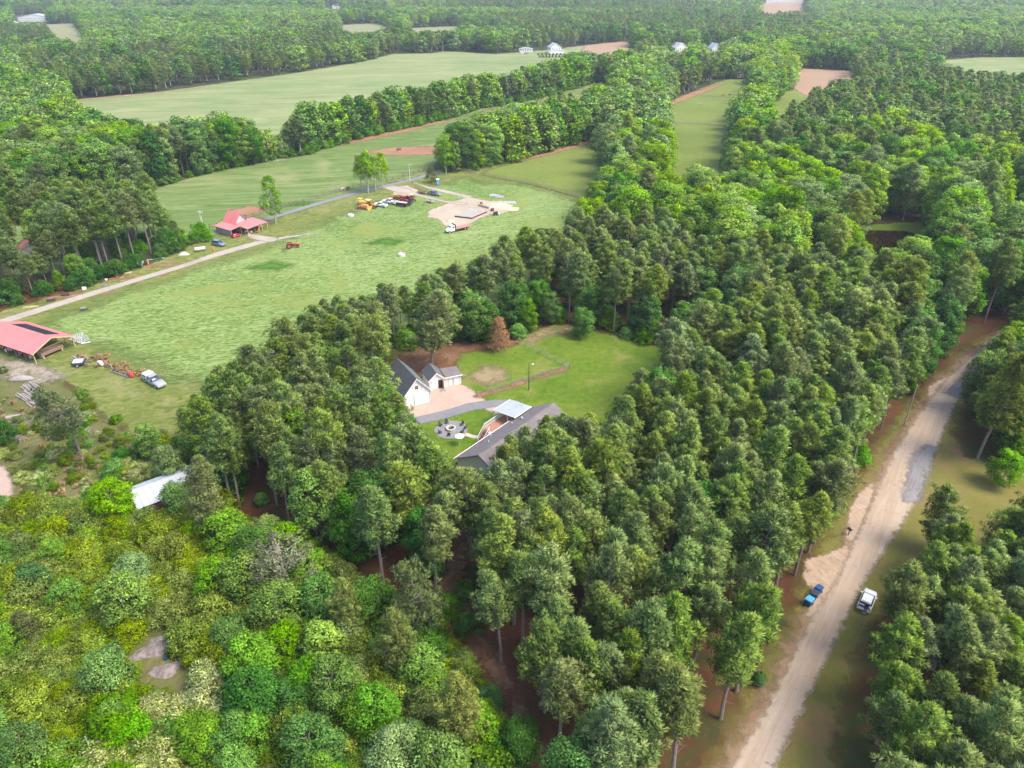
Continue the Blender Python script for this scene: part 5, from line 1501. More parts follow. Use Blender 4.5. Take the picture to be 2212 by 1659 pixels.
for i, (q, h_, n_) in enumerate((((957, 115), 11, 'left one of two beside the far field'), ((986, 107), 11, 'right one of two beside the far field'), ((1040, 66), 14, 'tall one against the far trees'), ((720, 80), 13, 'pale one standing in the far woods on the left'),
                                 ((1840, 160), 9, 'one at the corner of the ploughed plot'), ((1722, 150), 9, 'one behind the ploughed plot'))):
    pole('utility_pole', G(*q), h_, 'distant wooden utility pole, ' + n_, 'utility pole', arm=2.4, r=.2)

# wires
def wire(name, a, b, label, sag=.5, r=.008):
    w_ = MB(); pts = []
    for k in range(13):
        f = k / 12
        pts.append((a[0] + (b[0] - a[0]) * f, a[1] + (b[1] - a[1]) * f, a[2] + (b[2] - a[2]) * f - sag * 4 * f * (1 - f)))
    w_.path(pts, [r] * 13, 4)
    tag(w_.build(name, black_m), label, 'cable', 'overhead lines along the dirt road' if 'road' in label else None)
pt = G(1953, 920)
we = G(1700, 1950, 7.5)
wire('overhead_cable', (pt[0], pt[1], 8.8), (we[0], we[1], 7.5), 'overhead line running down the right side of the dirt road')
wire('overhead_cable', (pt[0] + .25, pt[1], 8.4), (we[0] + .35, we[1], 7.2), 'lower overhead line hanging under the first along the dirt road')
wu = G(2130, 660, 8.5)
wire('overhead_cable', (pt[0], pt[1], 8.8), (wu[0], wu[1], 8.5), 'overhead line leading up the dirt road into the trees')

# ---- fences
def fence(name, label, cat, pts, h, rails, sp, post_m, rail_m, pw_=.14, rh=.14, group=None, gap=None):
    P = [G(*p) for p in pts]
    r = thing(name, label, cat, (P[0][0], P[0][1], 0))
    posts = []
    for a, b in zip(P[:-1], P[1:]):
        n_ = max(1, int(round(math.dist(a, b) / sp)))
        for k in range(n_):
            posts.append((a[0] + (b[0] - a[0]) * k / n_ - P[0][0], a[1] + (b[1] - a[1]) * k / n_ - P[0][1]))
    posts.append((P[-1][0] - P[0][0], P[-1][1] - P[0][1]))
    pmsh = MB().box(-pw_ / 2, pw_ / 2, -pw_ / 2, pw_ / 2, 0, h + .12).mesh('post', post_m)
    for i, q in enumerate(posts):
        o_ = bpy.data.objects.new('post', pmsh); COL.objects.link(o_); o_.parent = r; o_.location = (q[0], q[1], 0)
        if i + 1 < len(posts) and rails:
            q2 = posts[i + 1]; a_ = ang(q, q2); d_ = math.dist(q, q2)
            for k in range(rails):
                z = h * (k + .75) / rails * .97
                c_ = ((q[0] + q2[0]) / 2 + math.sin(a_) * .09, (q[1] + q2[1]) / 2 - math.cos(a_) * .09, z)
                MB().boxr((0, 0, 0), (d_ - .01, .035, rh)).build('rail', rail_m, r, loc=c_, rz=a_)
    return r
fence('board_fence', 'dark three-board fence running along the asphalt lane', 'fence', [(453, 494), (485, 486), (532, 473), (577, 459), (625, 446), (670, 433), (714, 420), (763, 407), (849, 389), (882, 380), (948, 362)], 1.35, 3, 3.1, darkw, simple('grey brown boards', (.17, .14, .115), .9))
fence('board_fence', 'new yellow board fence between the hay field and the side paddock', 'fence', [(1046, 379), (1150, 399), (1256, 428)], 1.3, 4, 2.7, woodb, woodp, rh=.17)
fence('board_fence', 'short yellow board fence at the end of the lane by the hedgerow', 'fence', [(991, 368), (1029, 376)], 1.3, 4, 2.7, woodb, woodp, rh=.17)
fence('board_fence', 'grey rail fence across the long paddock', 'fence', [(1450, 268), (1508, 270), (1565, 274)], 1.3, 3, 3.2, woodg, woodg)
fence('board_fence', 'farther grey rail fence across the long paddock', 'fence', [(1514, 209), (1599, 213)], 1.3, 3, 4.0, woodg, woodg)
wf = fence('wire_fence', 'wire fence with leaning wooden posts across the lawn', 'fence', [(1033, 857), (1085, 840), (1130, 825), (1175, 812), (1230, 795), (1200, 781), (1168, 766), (1120, 742)], 1.25, 0, 2.6, woodg, woodg, pw_=.11)
wm = MB(); Pq = [G(*p) for p in [(1033, 857), (1085, 840), (1130, 825), (1175, 812), (1230, 795), (1200, 781), (1168, 766), (1120, 742)]]
for a, b in zip(Pq[:-1], Pq[1:]):
    for z in (.35, .65, .95, 1.2):
        wm.tube((a[0] - Pq[0][0], a[1] - Pq[0][1], z), (b[0] - Pq[0][0], b[1] - Pq[0][1], z), .014, n=3)
wm.build('wire', greyst, wf)
for q, lx, ly in (((1230, 795), -1.3, -.4), ((1168, 766), -.9, .9), ((1170, 812), .9, .5), ((1060, 848), .7, .5)):
    c_ = G(*q); MB().tube((c_[0] - Pq[0][0], c_[1] - Pq[0][1], 1.2), (c_[0] + lx - Pq[0][0], c_[1] + ly - Pq[0][1], 0), .06, n=5).build('brace', woodg, wf)

# ---- vehicles
def wheels(par, xs, y, r, wd_=.22, rim=rim_m, tyre=tyre_m):
    ty = MB().lathe([(r * .55, -wd_ / 2), (r * .93, -wd_ / 2), (r, -wd_ * .3), (r, wd_ * .3), (r * .93, wd_ / 2), (r * .55, wd_ / 2)], n=18)
    ty.v = [(v[0], v[2], v[1]) for v in ty.v]
    tm = ty.mesh('wheel', tyre)
    rm = MB().tube((0, -wd_ * .46, 0), (0, wd_ * .46, 0), r * .6, n=12).mesh('rim', rim)
    for x_ in xs:
        for s_ in (-1, 1):
            o_ = bpy.data.objects.new('wheel', tm); COL.objects.link(o_); o_.parent = par; o_.location = (x_, s_ * y, r)
            q = bpy.data.objects.new('rim', rm); COL.objects.link(q); q.parent = o_

def paint(name, c):
    m = simple(name, c, .32, var=.04, scale=.7)
    return m

def car(kind, label, body, pos, head, cat='car', sc=1.0, cap=None):
    r = thing({'suv': 'parked_car', 'sedan': 'parked_car', 'pickup': 'pickup_truck'}[kind], label, cat, (*pos, 0), head)
    r.scale = (sc, sc, sc)
    if kind == 'suv':
        MB().loft([(-2.35, .74, .78, .42, .92, .12), (-2.2, .88, .88, .28, 1.0, .12), (-1.0, .92, .92, .24, 1.02, .12), (.9, .92, .92, .24, 1.02, .12), (1.9, .88, .86, .26, .94, .14), (2.3, .74, .7, .36, .8, .14)]).build('body', body, r, True)
        MB().loft([(-2.18, .82, .70, .98, 1.25, .06), (-1.9, .84, .70, .98, 1.58, .08), (.2, .84, .70, .98, 1.60, .08), (.75, .82, .66, .98, 1.42, .08), (1.25, .80, .72, .96, 1.04, .03)]).build('window', glass_m, r, True)
        MB().loft([(-2.0, .66, .60, 1.56, 1.64, .02), (.25, .66, .60, 1.58, 1.66, .02)]).build('roof', body, r)
        wheels(r, (-1.45, 1.45), .82, .36)
        for s_ in (-1, 1):
            MB().boxr((2.2, s_ * .6, .72), (.2, .3, .14)).build('headlight', steelw, r)
            MB().boxr((-2.3, s_ * .72, .85), (.08, .14, .25)).build('tail_light', red_m, r)
            MB().boxr((.8, s_ * 1.0, 1.05), (.12, .18, .12)).build('mirror', body, r)
    elif kind == 'pickup':
        MB().loft([(.6, .92, .92, .35, 1.08, .1), (1.6, .92, .9, .35, 1.08, .12), (2.55, .88, .84, .38, .98, .16), (2.72, .8, .76, .5, .86, .1)]).build('hood', body, r, True)
        MB().loft([(-1.0, .93, .93, .35, 1.12, .08), (.62, .93, .93, .35, 1.12, .08)]).build('cab', body, r, True)
        MB().loft([(-.98, .86, .74, 1.1, 1.66, .06), (.15, .86, .74, 1.1, 1.7, .06), (.85, .84, .74, 1.08, 1.16, .03)]).build('window', glass_m, r, True)
        MB().loft([(-1.0, .74, .68, 1.66, 1.76, .02), (.18, .74, .68, 1.68, 1.77, .02)]).build('roof', body, r)
        for s_ in (-1, 1):
            for x_ in (-1.0, -.3, .2):
                MB().boxr((x_, s_ * .8, 1.4), (.09, .06, .6), 0, 0, s_ * RAD(12)).build('pillar', body, r)
        b_ = MB().box(-2.75, -1.04, -.93, -.82, .45, 1.12).box(-2.75, -1.04, .82, .93, .45, 1.12).box(-2.8, -2.7, -.92, .92, .45, 1.12).box(-2.7, -1.04, -.82, .82, .45, .6)
        b_.build('cargo_bed', body, r)
        if cap:
            MB().loft([(-2.75, .90, .80, 1.14, 1.72, .06), (-1.08, .90, .80, 1.14, 1.76, .06)]).build('truck_cap', cap, r)
            MB().boxr((-1.9, -.88, 1.42), (1.2, .03, .3)).build('cap_window', glass_m, r)
        MB().boxr((2.76, 0, .55), (.12, 1.7, .2)).build('bumper', rim_m, r)
        wheels(r, (-1.75, 1.75), .84, .4, .26)
        for s_ in (-1, 1):
            MB().boxr((2.68, s_ * .66, .8), (.1, .26, .16)).build('headlight', steelw, r)
            MB().boxr((-2.8, s_ * .86, .9), (.05, .1, .25)).build('tail_light', red_m, r)
            MB().boxr((.7, s_ * 1.05, 1.2), (.12, .2, .16)).build('mirror', black_m, r)
    return r

# white hatchback with its boot open on the right verge, a person sitting in the boot
ca, cb = G(1880.5, 1319), G(1864 + 22, 1274 + 1)
cpos = G(1871, 1303)
chead = math.atan2(G(1884, 1270)[1] - G(1862, 1322)[1], G(1884, 1270)[0] - G(1862, 1322)[0])
wp = paint('white car paint', (.74, .75, .78))
hb = thing('parked_car', 'white hatchback parked on the right verge with its boot open', 'car', (*cpos, 0), chead)
MB().loft([(-2.08, .74, .76, .40, .66, .1), (-1.95, .86, .86, .28, .80, .12), (-1.35, .88, .88, .24, .84, .1), (-1.3, .88, .88, .24, .98, .12), (.95, .88, .88, .24, .96, .12), (1.7, .84, .82, .26, .90, .14), (2.1, .70, .64, .36, .76, .14)]).build('body', wp, hb, True)
MB().loft([(-1.35, .80, .66, .94, 1.40, .05), (.05, .80, .64, .94, 1.46, .06), (.45, .78, .62, .94, 1.32, .06), (1.05, .74, .68, .92, .98, .03)]).build('window', glass_m, hb, True)
MB().loft([(-1.30, .62, .58, 1.40, 1.47, .02), (.2, .62, .57, 1.45, 1.51, .02)]).build('roof', wp, hb)
for s_ in (-1, 1):
    MB().box(-2.0, -1.33, s_ * .80 - .05, s_ * .80 + .05, .78, .98).build('rear_pillar', wp, hb)
    MB().boxr((-1.98, s_ * .70, .82), (.12, .2, .2)).build('tail_light', red_m, hb)
    MB().boxr((1.98, s_ * .58, .72), (.22, .28, .12)).build('headlight', steelw, hb)
    MB().boxr((.65, s_ * .97, 1.0), (.14, .2, .12)).build('mirror', wp, hb)
MB().box(-1.95, -1.38, -.72, .72, .806, .82).build('boot_floor', black_m, hb)
lid = MB().hexa([(-1.35, -.66, 1.44), (-1.35, .66, 1.44), (-1.98, .6, 1.78), (-1.98, -.6, 1.78), (-1.35, -.66, 1.5), (-1.35, .66, 1.5), (-1.98, .6, 1.84), (-1.98, -.6, 1.84)]).build('boot_lid', wp, hb)
MB().hexa([(-1.45, -.55, 1.56), (-1.45, .55, 1.56), (-1.85, .5, 1.78), (-1.85, -.5, 1.78), (-1.45, -.55, 1.57), (-1.45, .55, 1.57), (-1.85, .5, 1.79), (-1.85, -.5, 1.79)]).build('rear_window', glass_m, lid)
wheels(hb, (-1.3, 1.32), .78, .32, .2)

def person(label, loc, rz, joints, parts):
    """joints: {name:(x,y,z,r)}, bones: list of pairs; one continuous body"""
    me = bpy.data.meshes.new('body')
    nm = list(joints); co = [joints[k][:3] for k in nm]
    me.from_pydata(co, [(nm.index(a), nm.index(b)) for a, b in parts], [])
    ob = bpy.data.objects.new('body', me); COL.objects.link(ob)
    sk = ob.modifiers.new('skin', 'SKIN')
    for i, k in enumerate(nm):
        me.skin_vertices[0].data[i].radius = (joints[k][3], joints[k][3])
    me.skin_vertices[0].data[0].use_root = True
    sb = ob.modifiers.new('sub', 'SUBSURF'); sb.levels = 1; sb.render_levels = 1
    return ob
skin_m = simple('skin', (.50, .32, .24), .6)
jeans = simple('blue jeans', (.03, .07, .17), .9)
shirt = simple('dark shirt', (.03, .035, .05), .9)
hair = simple('dark hair', (.02, .015, .012), .8)
pj = {'pelvis': (0, 0, .82 + .12, .15), 'belly': (.02, 0, 1.05, .14), 'chest': (0, 0, 1.28, .16), 'neck': (-.03, 0, 1.44, .065), 'chin': (-.06, 0, 1.52, .075), 'head': (-.05, 0, 1.62, .10),
      'sl': (0, .18, 1.38, .075), 'el': (-.12, .25, 1.12, .05), 'wl': (-.34, .16, 1.0, .035), 'hl': (-.42, .13, 1.0, .03), 'sr': (0, -.18, 1.38, .075), 'er': (-.10, -.26, 1.12, .05), 'wr': (-.32, -.18, 1.0, .035), 'hr': (-.40, -.14, 1.0, .03),
      'tl': (-.08, .10, .90, .10), 'kl': (-.45, .12, .88, .07), 'al': (-.52, .12, .46, .045), 'fl': (-.68, .12, .40, .04), 'tr': (-.08, -.10, .90, .10), 'kr': (-.45, -.12, .88, .07), 'ar': (-.55, -.12, .46, .045), 'fr': (-.70, -.12, .40, .04)}
pb = [('pelvis', 'belly'), ('belly', 'chest'), ('chest', 'neck'), ('neck', 'chin'), ('chin', 'head'), ('chest', 'sl'), ('sl', 'el'), ('el', 'wl'), ('wl', 'hl'), ('chest', 'sr'), ('sr', 'er'), ('er', 'wr'), ('wr', 'hr'),
      ('pelvis', 'tl'), ('tl', 'kl'), ('kl', 'al'), ('al', 'fl'), ('pelvis', 'tr'), ('tr', 'kr'), ('kr', 'ar'), ('ar', 'fr')]
pe = thing('person', 'person in blue jeans sitting in the open boot of the white hatchback', 'person', (0, 0, 0), chead)
pwm = Matrix.Rotation(chead, 4, 'Z')
pv_ = Vector((cpos[0], cpos[1], 0)) + pwm @ Vector((-1.75, -.25, .02))
pe.location = pv_
bo = person('', None, 0, pj, pb); bo.data.materials.append(shirt); bo.data.materials.append(jeans); bo.parent = pe
MB().lathe([(.01, .10), (.07, .085), (.105, .03), (.11, -.03), (.09, -.07)], (-.03, 0, 1.65), 10).build('hair', hair, pe)
jl = MB()
for s_ in (1, -1):
    jl.path([(0, .10 * s_, .92), (-.46, .12 * s_, .90), (-.53, .12 * s_, .5)], [.125, .085, .062], 8)
jl.build('jeans', jeans, pe)
for s_ in (1, -1):
    MB().boxr((-.62, .12 * s_, .41), (.26, .1, .09)).build('shoe', steelw, pe)
hd = MB().lathe([(.01, .12), (.06, .1), (.095, .04), (.1, -.02), (.075, -.09), (.02, -.13)], (-.06, 0, 1.60), 10).build('face', skin_m, pe)

# blue bins
def bin_(label, pos, rz, lidm, open_=False):
    r = thing('wheelie_bin', label, 'bin', (*pos, 0), rz)
    MB().hexa([(-.26, -.28, .06), (.26, -.28, .06), (.26, .28, .06), (-.26, .28, .06), (-.34, -.4, 1.05), (.34, -.4, 1.05), (.34, .38, 1.05), (-.34, .38, 1.05)]).build('bin_body', blue_d, r)
    if open_:
        MB().boxr((0, .52, .75), (.7, .06, .8), 0, 0, RAD(-14)).build('lid', lidm, r)
        MB().box(-.3, .3, -.34, .32, 1.052, 1.06).build('inside_shade', black_m, r)  # black plate painted as the shade inside the open bin
    else:
        MB().hexa([(-.37, -.43, 1.06), (.37, -.43, 1.06), (.37, .42, 1.06), (-.37, .42, 1.06), (-.33, -.38, 1.14), (.33, -.38, 1.14), (.33, .36, 1.16), (-.33, .36, 1.16)]).build('lid', lidm, r)
    for s_ in (-1, 1):
        q = MB().tube((s_ * .3 - .03, .32, .12), (s_ * .3 + .03, .32, .12), .12, n=10).build('wheel', tyre_m, r)
    MB().tube((-.28, .46, 1.0), (.28, .46, 1.0), .025, n=5).build('handle', blue_d, r)
    return r
br = math.atan2(FG(2394, 1745)[1] - FG(2366, 1772)[1], FG(2394, 1745)[0] - FG(2366, 1772)[0])
bin_('blue wheelie bin with pale blue lid closed at the driveway entrance', FG(2368, 1772), br - RAD(90), blue_l).scale = (1.35, 1.35, 1.1)
bin_('open dark blue wheelie bin with leaves over it beside the pale-lidded one', FG(2384, 1752), br - RAD(80), blue_d, True).scale = (1.3, 1.3, 1.05)
bin_('farthest dark blue wheelie bin of the row at the driveway entrance', FG(2396, 1736), br - RAD(95), blue_d).scale = (1.2, 1.2, 1.0)
mb_ = thing('mailbox', 'black mailbox leaning on its post on the left verge', 'mailbox', (*FG(2484, 1568), 0), RAD(20))
MB().tube((0, 0, 0), (.12, 0, 1.15), .07, n=6).build('post', black_m, mb_)
bx = MB().extr([(-.18, 1.12), (.18, 1.12), (.18, 1.32), (.1, 1.42), (-.1, 1.42), (-.18, 1.32)], -.35, .35); bx.build('box', black_m, mb_)
MB().box(.185, .2, .05, .1, 1.3, 1.5).build('flag', red_m, mb_)

# farm vehicles
def heading(a, b): return math.atan2(b[1] - a[1], b[0] - a[0])
def Z6(zx, zy, h=0): return FG(600 + zx / 7.373, 620 + zy / 7.373, h)
def Z1(zx, zy, h=0): return FG(1080 + zx / 9.217, 520 + zy / 9.217, h)
def Z5(zx, zy, h=0): return FG(1230 + zx / 7.135, 570 + zy / 7.135, h)
def ZB(zx, zy, h=0): return FG(0 + zx / 8.508, 930 + zy / 8.508, h)
def ZC(zx, zy, h=0): return FG(180 + zx / 6.506, 1000 + zy / 6.506, h)
def ZD(zx, zy, h=0): return FG(1000 + zx / 12.29, 540 + zy / 12.29, h)
car('suv', 'dark blue SUV with pale hood parked on the grass by the farm shed', paint('steel blue paint', (.13, .19, .28)), Z6(310, 730), RAD(-28), sc=1.0)
car('pickup', 'old grey pickup with white cap and rusty bed parked by the dry grass', paint('old grey paint', (.30, .32, .36)), ZC(1790, 810), RAD(-38), 'pickup truck', cap=cap_m, sc=1.12)
car('pickup', 'dark grey pickup hitched to a small trailer near the dirt patch', paint('dark grey paint', (.17, .17, .20)), Z1(1780, 480), RAD(-30), 'pickup truck')
car('pickup', 'white pickup next to the orange machines', paint('silver white paint', (.66, .69, .72)), Z1(320, 780), RAD(150), 'pickup truck')
car('pickup', 'white crew pickup parked behind the other one, touching the red tractor', paint('pure white paint', (.60, .60, .60)), Z1(560, 700), RAD(152), 'pickup truck', sc=1.12)
car('suv', 'dark car parked under the eave of the red farm shed', paint('deep red paint', (.50, .02, .04)), Z6(690, 545), RAD(55), sc=.7)

# white flatbed truck
fb = thing('flatbed_truck', 'white flatbed truck with rusty red bed parked below the building slab', 'truck', (*Z5(640, 790), 0), heading(Z5(960, 720), Z5(600, 800)))
MB().loft([(-1.2, 1.0, 1.0, .5, 1.5, .1), (.4, 1.0, 1.0, .5, 1.5, .1), (1.2, .85, .8, .55, 1.35, .2), (1.9, .75, .6, .6, 1.15, .2)]).build('hood', wp, fb, True)
MB().loft([(-1.2, .98, .85, 1.45, 2.3, .1), (-.2, .98, .85, 1.45, 2.3, .1), (.4, .9, .8, 1.45, 1.6, .05)]).build('cab', wp, fb, True)
MB().box(-.1, .25, -.75, .75, 1.6, 2.1).box(-1.0, -.3, -.97, .97, 1.6, 2.1).build('window', glass_m, fb)
MB().boxr((1.85, 0, .95), (.14, .9, .4)).build('grille', greyst, fb)
MB().box(-1.5, -1.38, -1.15, 1.15, 1.0, 2.6).build('headboard', black_m, fb)
MB().box(-7.6, -1.5, -1.2, 1.2, .98, 1.12).build('bed', simple('faded red deck', (.36, .17, .14), .9), fb)
MB().box(-7.4, -1.2, -.45, .45, .6, .97).build('chassis', black_m, fb)
wheels(fb, (.9,), .85, .45, .3); wheels(fb, (-5.2, -6.2), .85, .45, .4)
MB().box(-3.2, -2.2, -1.0, -.6, .5, .95).build('fuel_tank', rim_m, fb)

# tractors
def tractor(label, pos, head, pm_, canopy=None, sc=1.0, loader=False):
    r = thing('tractor', label, 'tractor', (*pos, 0), head); r.scale = (sc, sc, sc)
    MB().loft([(-.2, .32, .3, .75, 1.35, .06), (1.7, .28, .26, .8, 1.3, .08), (1.85, .22, .2, .85, 1.2, .06)]).build('hood', pm_, r, True)
    MB().box(-1.1, 1.6, -.2, .2, .55, .8).build('chassis', black_m, r)
    wheels(r, (-.85,), .75, .75, .4, pm_); wheels(r, (1.4,), .62, .42, .25, pm_)
    for s_ in (-1, 1):
        MB().box(-1.45, -.3, s_ * .62 - .16, s_ * .62 + .16, 1.45, 1.55).build('fender', pm_, r)
    MB().box(-1.1, -.7, -.25, .25, 1.1, 1.2).box(-1.15, -1.05, -.25, .25, 1.2, 1.6).build('seat', black_m, r)
    MB().tube((-.35, 0, 1.3), (-.5, 0, 1.65), .02, n=5).lathe([(.18, 0), (.2, .02)], (-.5, 0, 1.65), 10).build('steering_wheel', black_m, r)
    MB().tube((1.2, .18, 1.3), (1.2, .18, 1.95), .035, n=6).build('exhaust', black_m, r)
    if canopy:
        for x_ in (-1.2, -.2):
            for s_ in (-1, 1):
                MB().tube((x_, s_ * .5, 1.2), (x_, s_ * .5, 2.25), .03, n=4).build('canopy_post', black_m, r)
        MB().box(-1.5, 0.1, -.7, .7, 2.25, 2.33).build('canopy', canopy, r)
    if loader:
        for s_ in (-1, 1):
            MB().path([(-.1, s_ * .5, 1.3), (1.6, s_ * .5, 1.1), (2.4, s_ * .5, .4)], [.06] * 3, 4).build('loader_arm', pm_, r)
        MB().hexa([(2.3, -.9, .1), (2.9, -.9, .1), (2.9, .9, .1), (2.3, .9, .1), (2.3, -.9, .7), (2.5, -.9, .7), (2.5, .9, .7), (2.3, .9, .7)]).build('bucket', pm_, r)
    return r
tractor('old orange-red tractor standing alone in the hay field', Z6(1900, 780), RAD(14), simple('faded red tractor paint', (.46, .11, .05), .6), sc=1.15)
im = thing('disc_harrow', 'rusty implement on the ground behind the lone tractor', 'farm implement', (*Z6(1750, 830), 0), RAD(14))
MB().box(-.9, .9, -.9, -.75, .35, .5).box(-.9, .9, .75, .9, .35, .5).box(-.1, .1, -.9, .9, .36, .5).build('frame', rust_m, im)
for k in range(6):
    MB().tube((-.75, -.85 + k * .34, .3), (-.68, -.85 + k * .34, .3), .3, n=10).build('disc', rust_m, im)
om = simple('orange canopy', (.68, .25, .08), .6)
tractor('red tractor with orange canopy behind the white crew pickup', Z1(680, 630), RAD(170), red_m, om, 1.05)
tractor('red tractor with loader farther back beside the white pickups', Z1(960, 600), RAD(150), red_m, None, 1.0, True)
tractor('red tractor with pale canopy at the right end of the machinery row', Z1(1180, 630), RAD(-60), red_m, simple('pale canopy', (.62, .42, .30), .6), 1.0)
tractor('small red tractor tucked behind the black dump trailer', Z1(960, 670), RAD(-20), red_m, None, .9)
tractor('faded orange tractor with yellow canopy beside the crawler', ZD(1060, 850), RAD(-28), orange_m, simple('yellow canopy', (.72, .50, .18), .6), 1.25)
def crawler(label, pos, head, m_, sc=1.0):
    r = thing('bulldozer', label, 'bulldozer', (*pos, 0), head); r.scale = (sc, sc, sc)
    for s_ in (-1, 1):
        MB().extr([(-1.5, .2), (-1.2, 0), (1.3, 0), (1.6, .25), (1.5, .65), (1.2, .8), (-1.2, .8), (-1.5, .6)], s_ * .85 - .22, s_ * .85 + .22).build('track', rust_m, r)
        MB().tube((-1.2, s_ * .6, .45), (1.9, s_ * .75, .5), .08, n=5).build('push_arm', m_, r)
    MB().loft([(-.1, .45, .42, .6, 1.4, .08), (1.5, .42, .4, .6, 1.35, .08)]).build('hood', m_, r)
    MB().box(-1.4, -.1, -.6, .6, .75, 1.15).box(-1.4, -1.25, -.5, .5, 1.15, 1.6).build('operator_deck', m_, r)
    for x_ in (-1.3, -.2):
        for s_ in (-1, 1):
            MB().tube((x_, s_ * .55, 1.1), (x_, s_ * .55, 2.2), .04, n=4).build('canopy_post', m_, r)
    MB().box(-1.5, 0, -.75, .75, 2.2, 2.28).build('canopy', m_, r)
    MB().boxr((2.15, 0, .5), (.12, 2.5, .9), 0, RAD(-10)).build('blade', m_, r)
    return r
crawler('faded orange bulldozer parked in the hay field near the white tank', ZD(820, 880), RAD(-25), simple('orange yellow paint', (.66, .33, .08), .65, var=.2), 1.2)
crawler('smaller yellow-orange crawler just behind the orange bulldozer', ZD(760, 740), RAD(-25), yellow_m, 1.0)
# trailers
def trailer(label, pos, head, bm_, L_=3.2, H_=.5, sc=1.0, load=None, ax=(0,)):
    r = thing('trailer', label, 'trailer', (*pos, 0), head); r.scale = (sc, sc, sc)
    h_ = L_ / 2
    MB().box(-h_, h_, -.85, .85, .5, .58).box(-h_, h_, -.9, -.84, .5, .58 + H_).box(-h_, h_, .84, .9, .5, .58 + H_).box(-h_, -h_ + .06, -.84, .84, .58, .58 + H_).box(h_ - .06, h_, -.84, .84, .58, .58 + H_).build('cargo_box', bm_, r)
    MB().hexa([(h_, -.5, .45), (h_ + 1.2, -.04, .45), (h_ + 1.2, .04, .45), (h_, .5, .45), (h_, -.5, .52), (h_ + 1.2, -.04, .52), (h_ + 1.2, .04, .52), (h_, .5, .52)]).build('drawbar', bm_, r)
    wheels(r, ax, .98, .33, .2)
    if load:
        MB().box(-h_ + .2, h_ - .2, -.7, .7, .6, .58 + H_ + .12).build('load', load, r)
    return r
trailer('small open trailer hitched behind the dark grey pickup', Z1(1450, 430), RAD(-28), rust_m, 2.2, .3)
trailer('black twin-axle dump trailer at the front of the red tractors', Z1(910, 780), RAD(158), black_m, 4.2, .9, 1.0, simple('pinkish load', (.55, .38, .36), .9), (-.45, .45))
trailer('dark blue trailer beside the black dump trailer', Z1(1040, 740), RAD(158), simple('dark blue grey', (.06, .07, .11), .6), 3.8, .7)
trailer('rusty open trailer frame with hitch wheel standing on the grass', Z1(1650, 680), RAD(-25), woodg, 2.4, .35)
trailer('utility trailer with white cover by the log stack', ZC(340, 455), RAD(12), simple('dark trailer blue', (.03, .05, .09), .6), 2.0, .3, 1.15, cap_m)

# pasture odds and ends
tn = MB().lathe([(1.0, 0), (1.05, .1), (1.05, .75), (1.0, .85), (.9, .85), (.88, .25), (.01, .25)], n=16)
tag(tn.build('water_trough', steelw, None, loc=(*G(868, 553), 0)), 'round white water trough alone in the hay field', 'trough')
tag(MB().lathe([(1.0, 0), (1.05, .1), (1.05, .6), (1.0, .68), (.9, .68), (.88, .25), (.01, .25)], n=16).build('water_trough', steelw, None, loc=(*FG(1028, 633), 0)), 'round white water trough beside the orange bulldozer', 'trough')
bp = thing('brush_pile', 'small brown pile of scrap beside the white trough and bulldozer', 'scrap pile', (*FG(1040, 620), 0))
rr = np.random.default_rng(3)
for k in range(14):
    MB().boxr((rr.normal() * .6, rr.normal() * .4, .2 + rr.random() * .4), (rr.uniform(.4, 1.6), .1, .1), rr.uniform(0, 3.1), rr.uniform(-.3, .3)).build('stick', rust_m if k % 2 else woodg, bp)
hf = thing('hay_feeder', 'dark red hay ring on the bare clay in the pasture', 'hay feeder', (*G(862, 324), 0))
MB().lathe([(1.2, 0), (1.22, .3), (1.2, .3), (1.18, 0)], n=14).lathe([(1.2, .9), (1.22, 1.0), (1.2, 1.0), (1.18, .9)], n=14).build('ring', rust_m, hf)
for k in range(10):
    a = k * .628; MB().tube((1.2 * math.cos(a), 1.2 * math.sin(a), .3), (1.2 * math.cos(a), 1.2 * math.sin(a), .9), .03, n=4).build('bar', rust_m, hf)
MB().lathe([(.01, .9), (.7, .75), (.95, 0)], n=10).build('hay', simple('old hay', (.20, .09, .05), .95), hf)
horse_m = {'brown horse': (.16, .07, .035), 'red-brown cow': (.30, .10, .05), 'tan cow': (.45, .30, .2), 'dark cow': (.05, .035, .03)}
def beast(label, pos, rz, m_, cat, sc=1.0):
    r = thing(cat.replace(' ', '_'), label, cat, (*pos, 0), rz); r.scale = (sc, sc, sc)
    J = {'rump': (-.75, 0, 1.12, .24), 'mid': (0, 0, 1.05, .29), 'chest': (.65, 0, 1.1, .27), 'neck': (1.0, 0, 1.15, .15), 'poll': (1.35, 0, .85, .11), 'nose': (1.5, 0, .45, .07)}
    B = [('rump', 'mid'), ('mid', 'chest'), ('chest', 'neck'), ('neck', 'poll'), ('poll', 'nose')]
    for n_, x_, y_ in (('fl', .65, .17), ('fr', .65, -.17), ('bl', -.78, .17), ('br', -.78, -.17)):
        J[n_ + '1'] = (x_, y_, .8, .1); J[n_ + '2'] = (x_ + (-.06 if n_[0] == 'b' else .02), y_, .42, .06); J[n_ + '3'] = (x_, y_, .03, .055)
        B += [('chest' if n_[0] == 'f' else 'rump', n_ + '1'), (n_ + '1', n_ + '2'), (n_ + '2', n_ + '3')]
    o_ = person('', None, 0, J, B); o_.data.materials.append(m_); o_.parent = r
    MB().tube((-.95, 0, 1.2), (-1.08, 0, .5), .05, .03, 5).build('tail', m_, r)
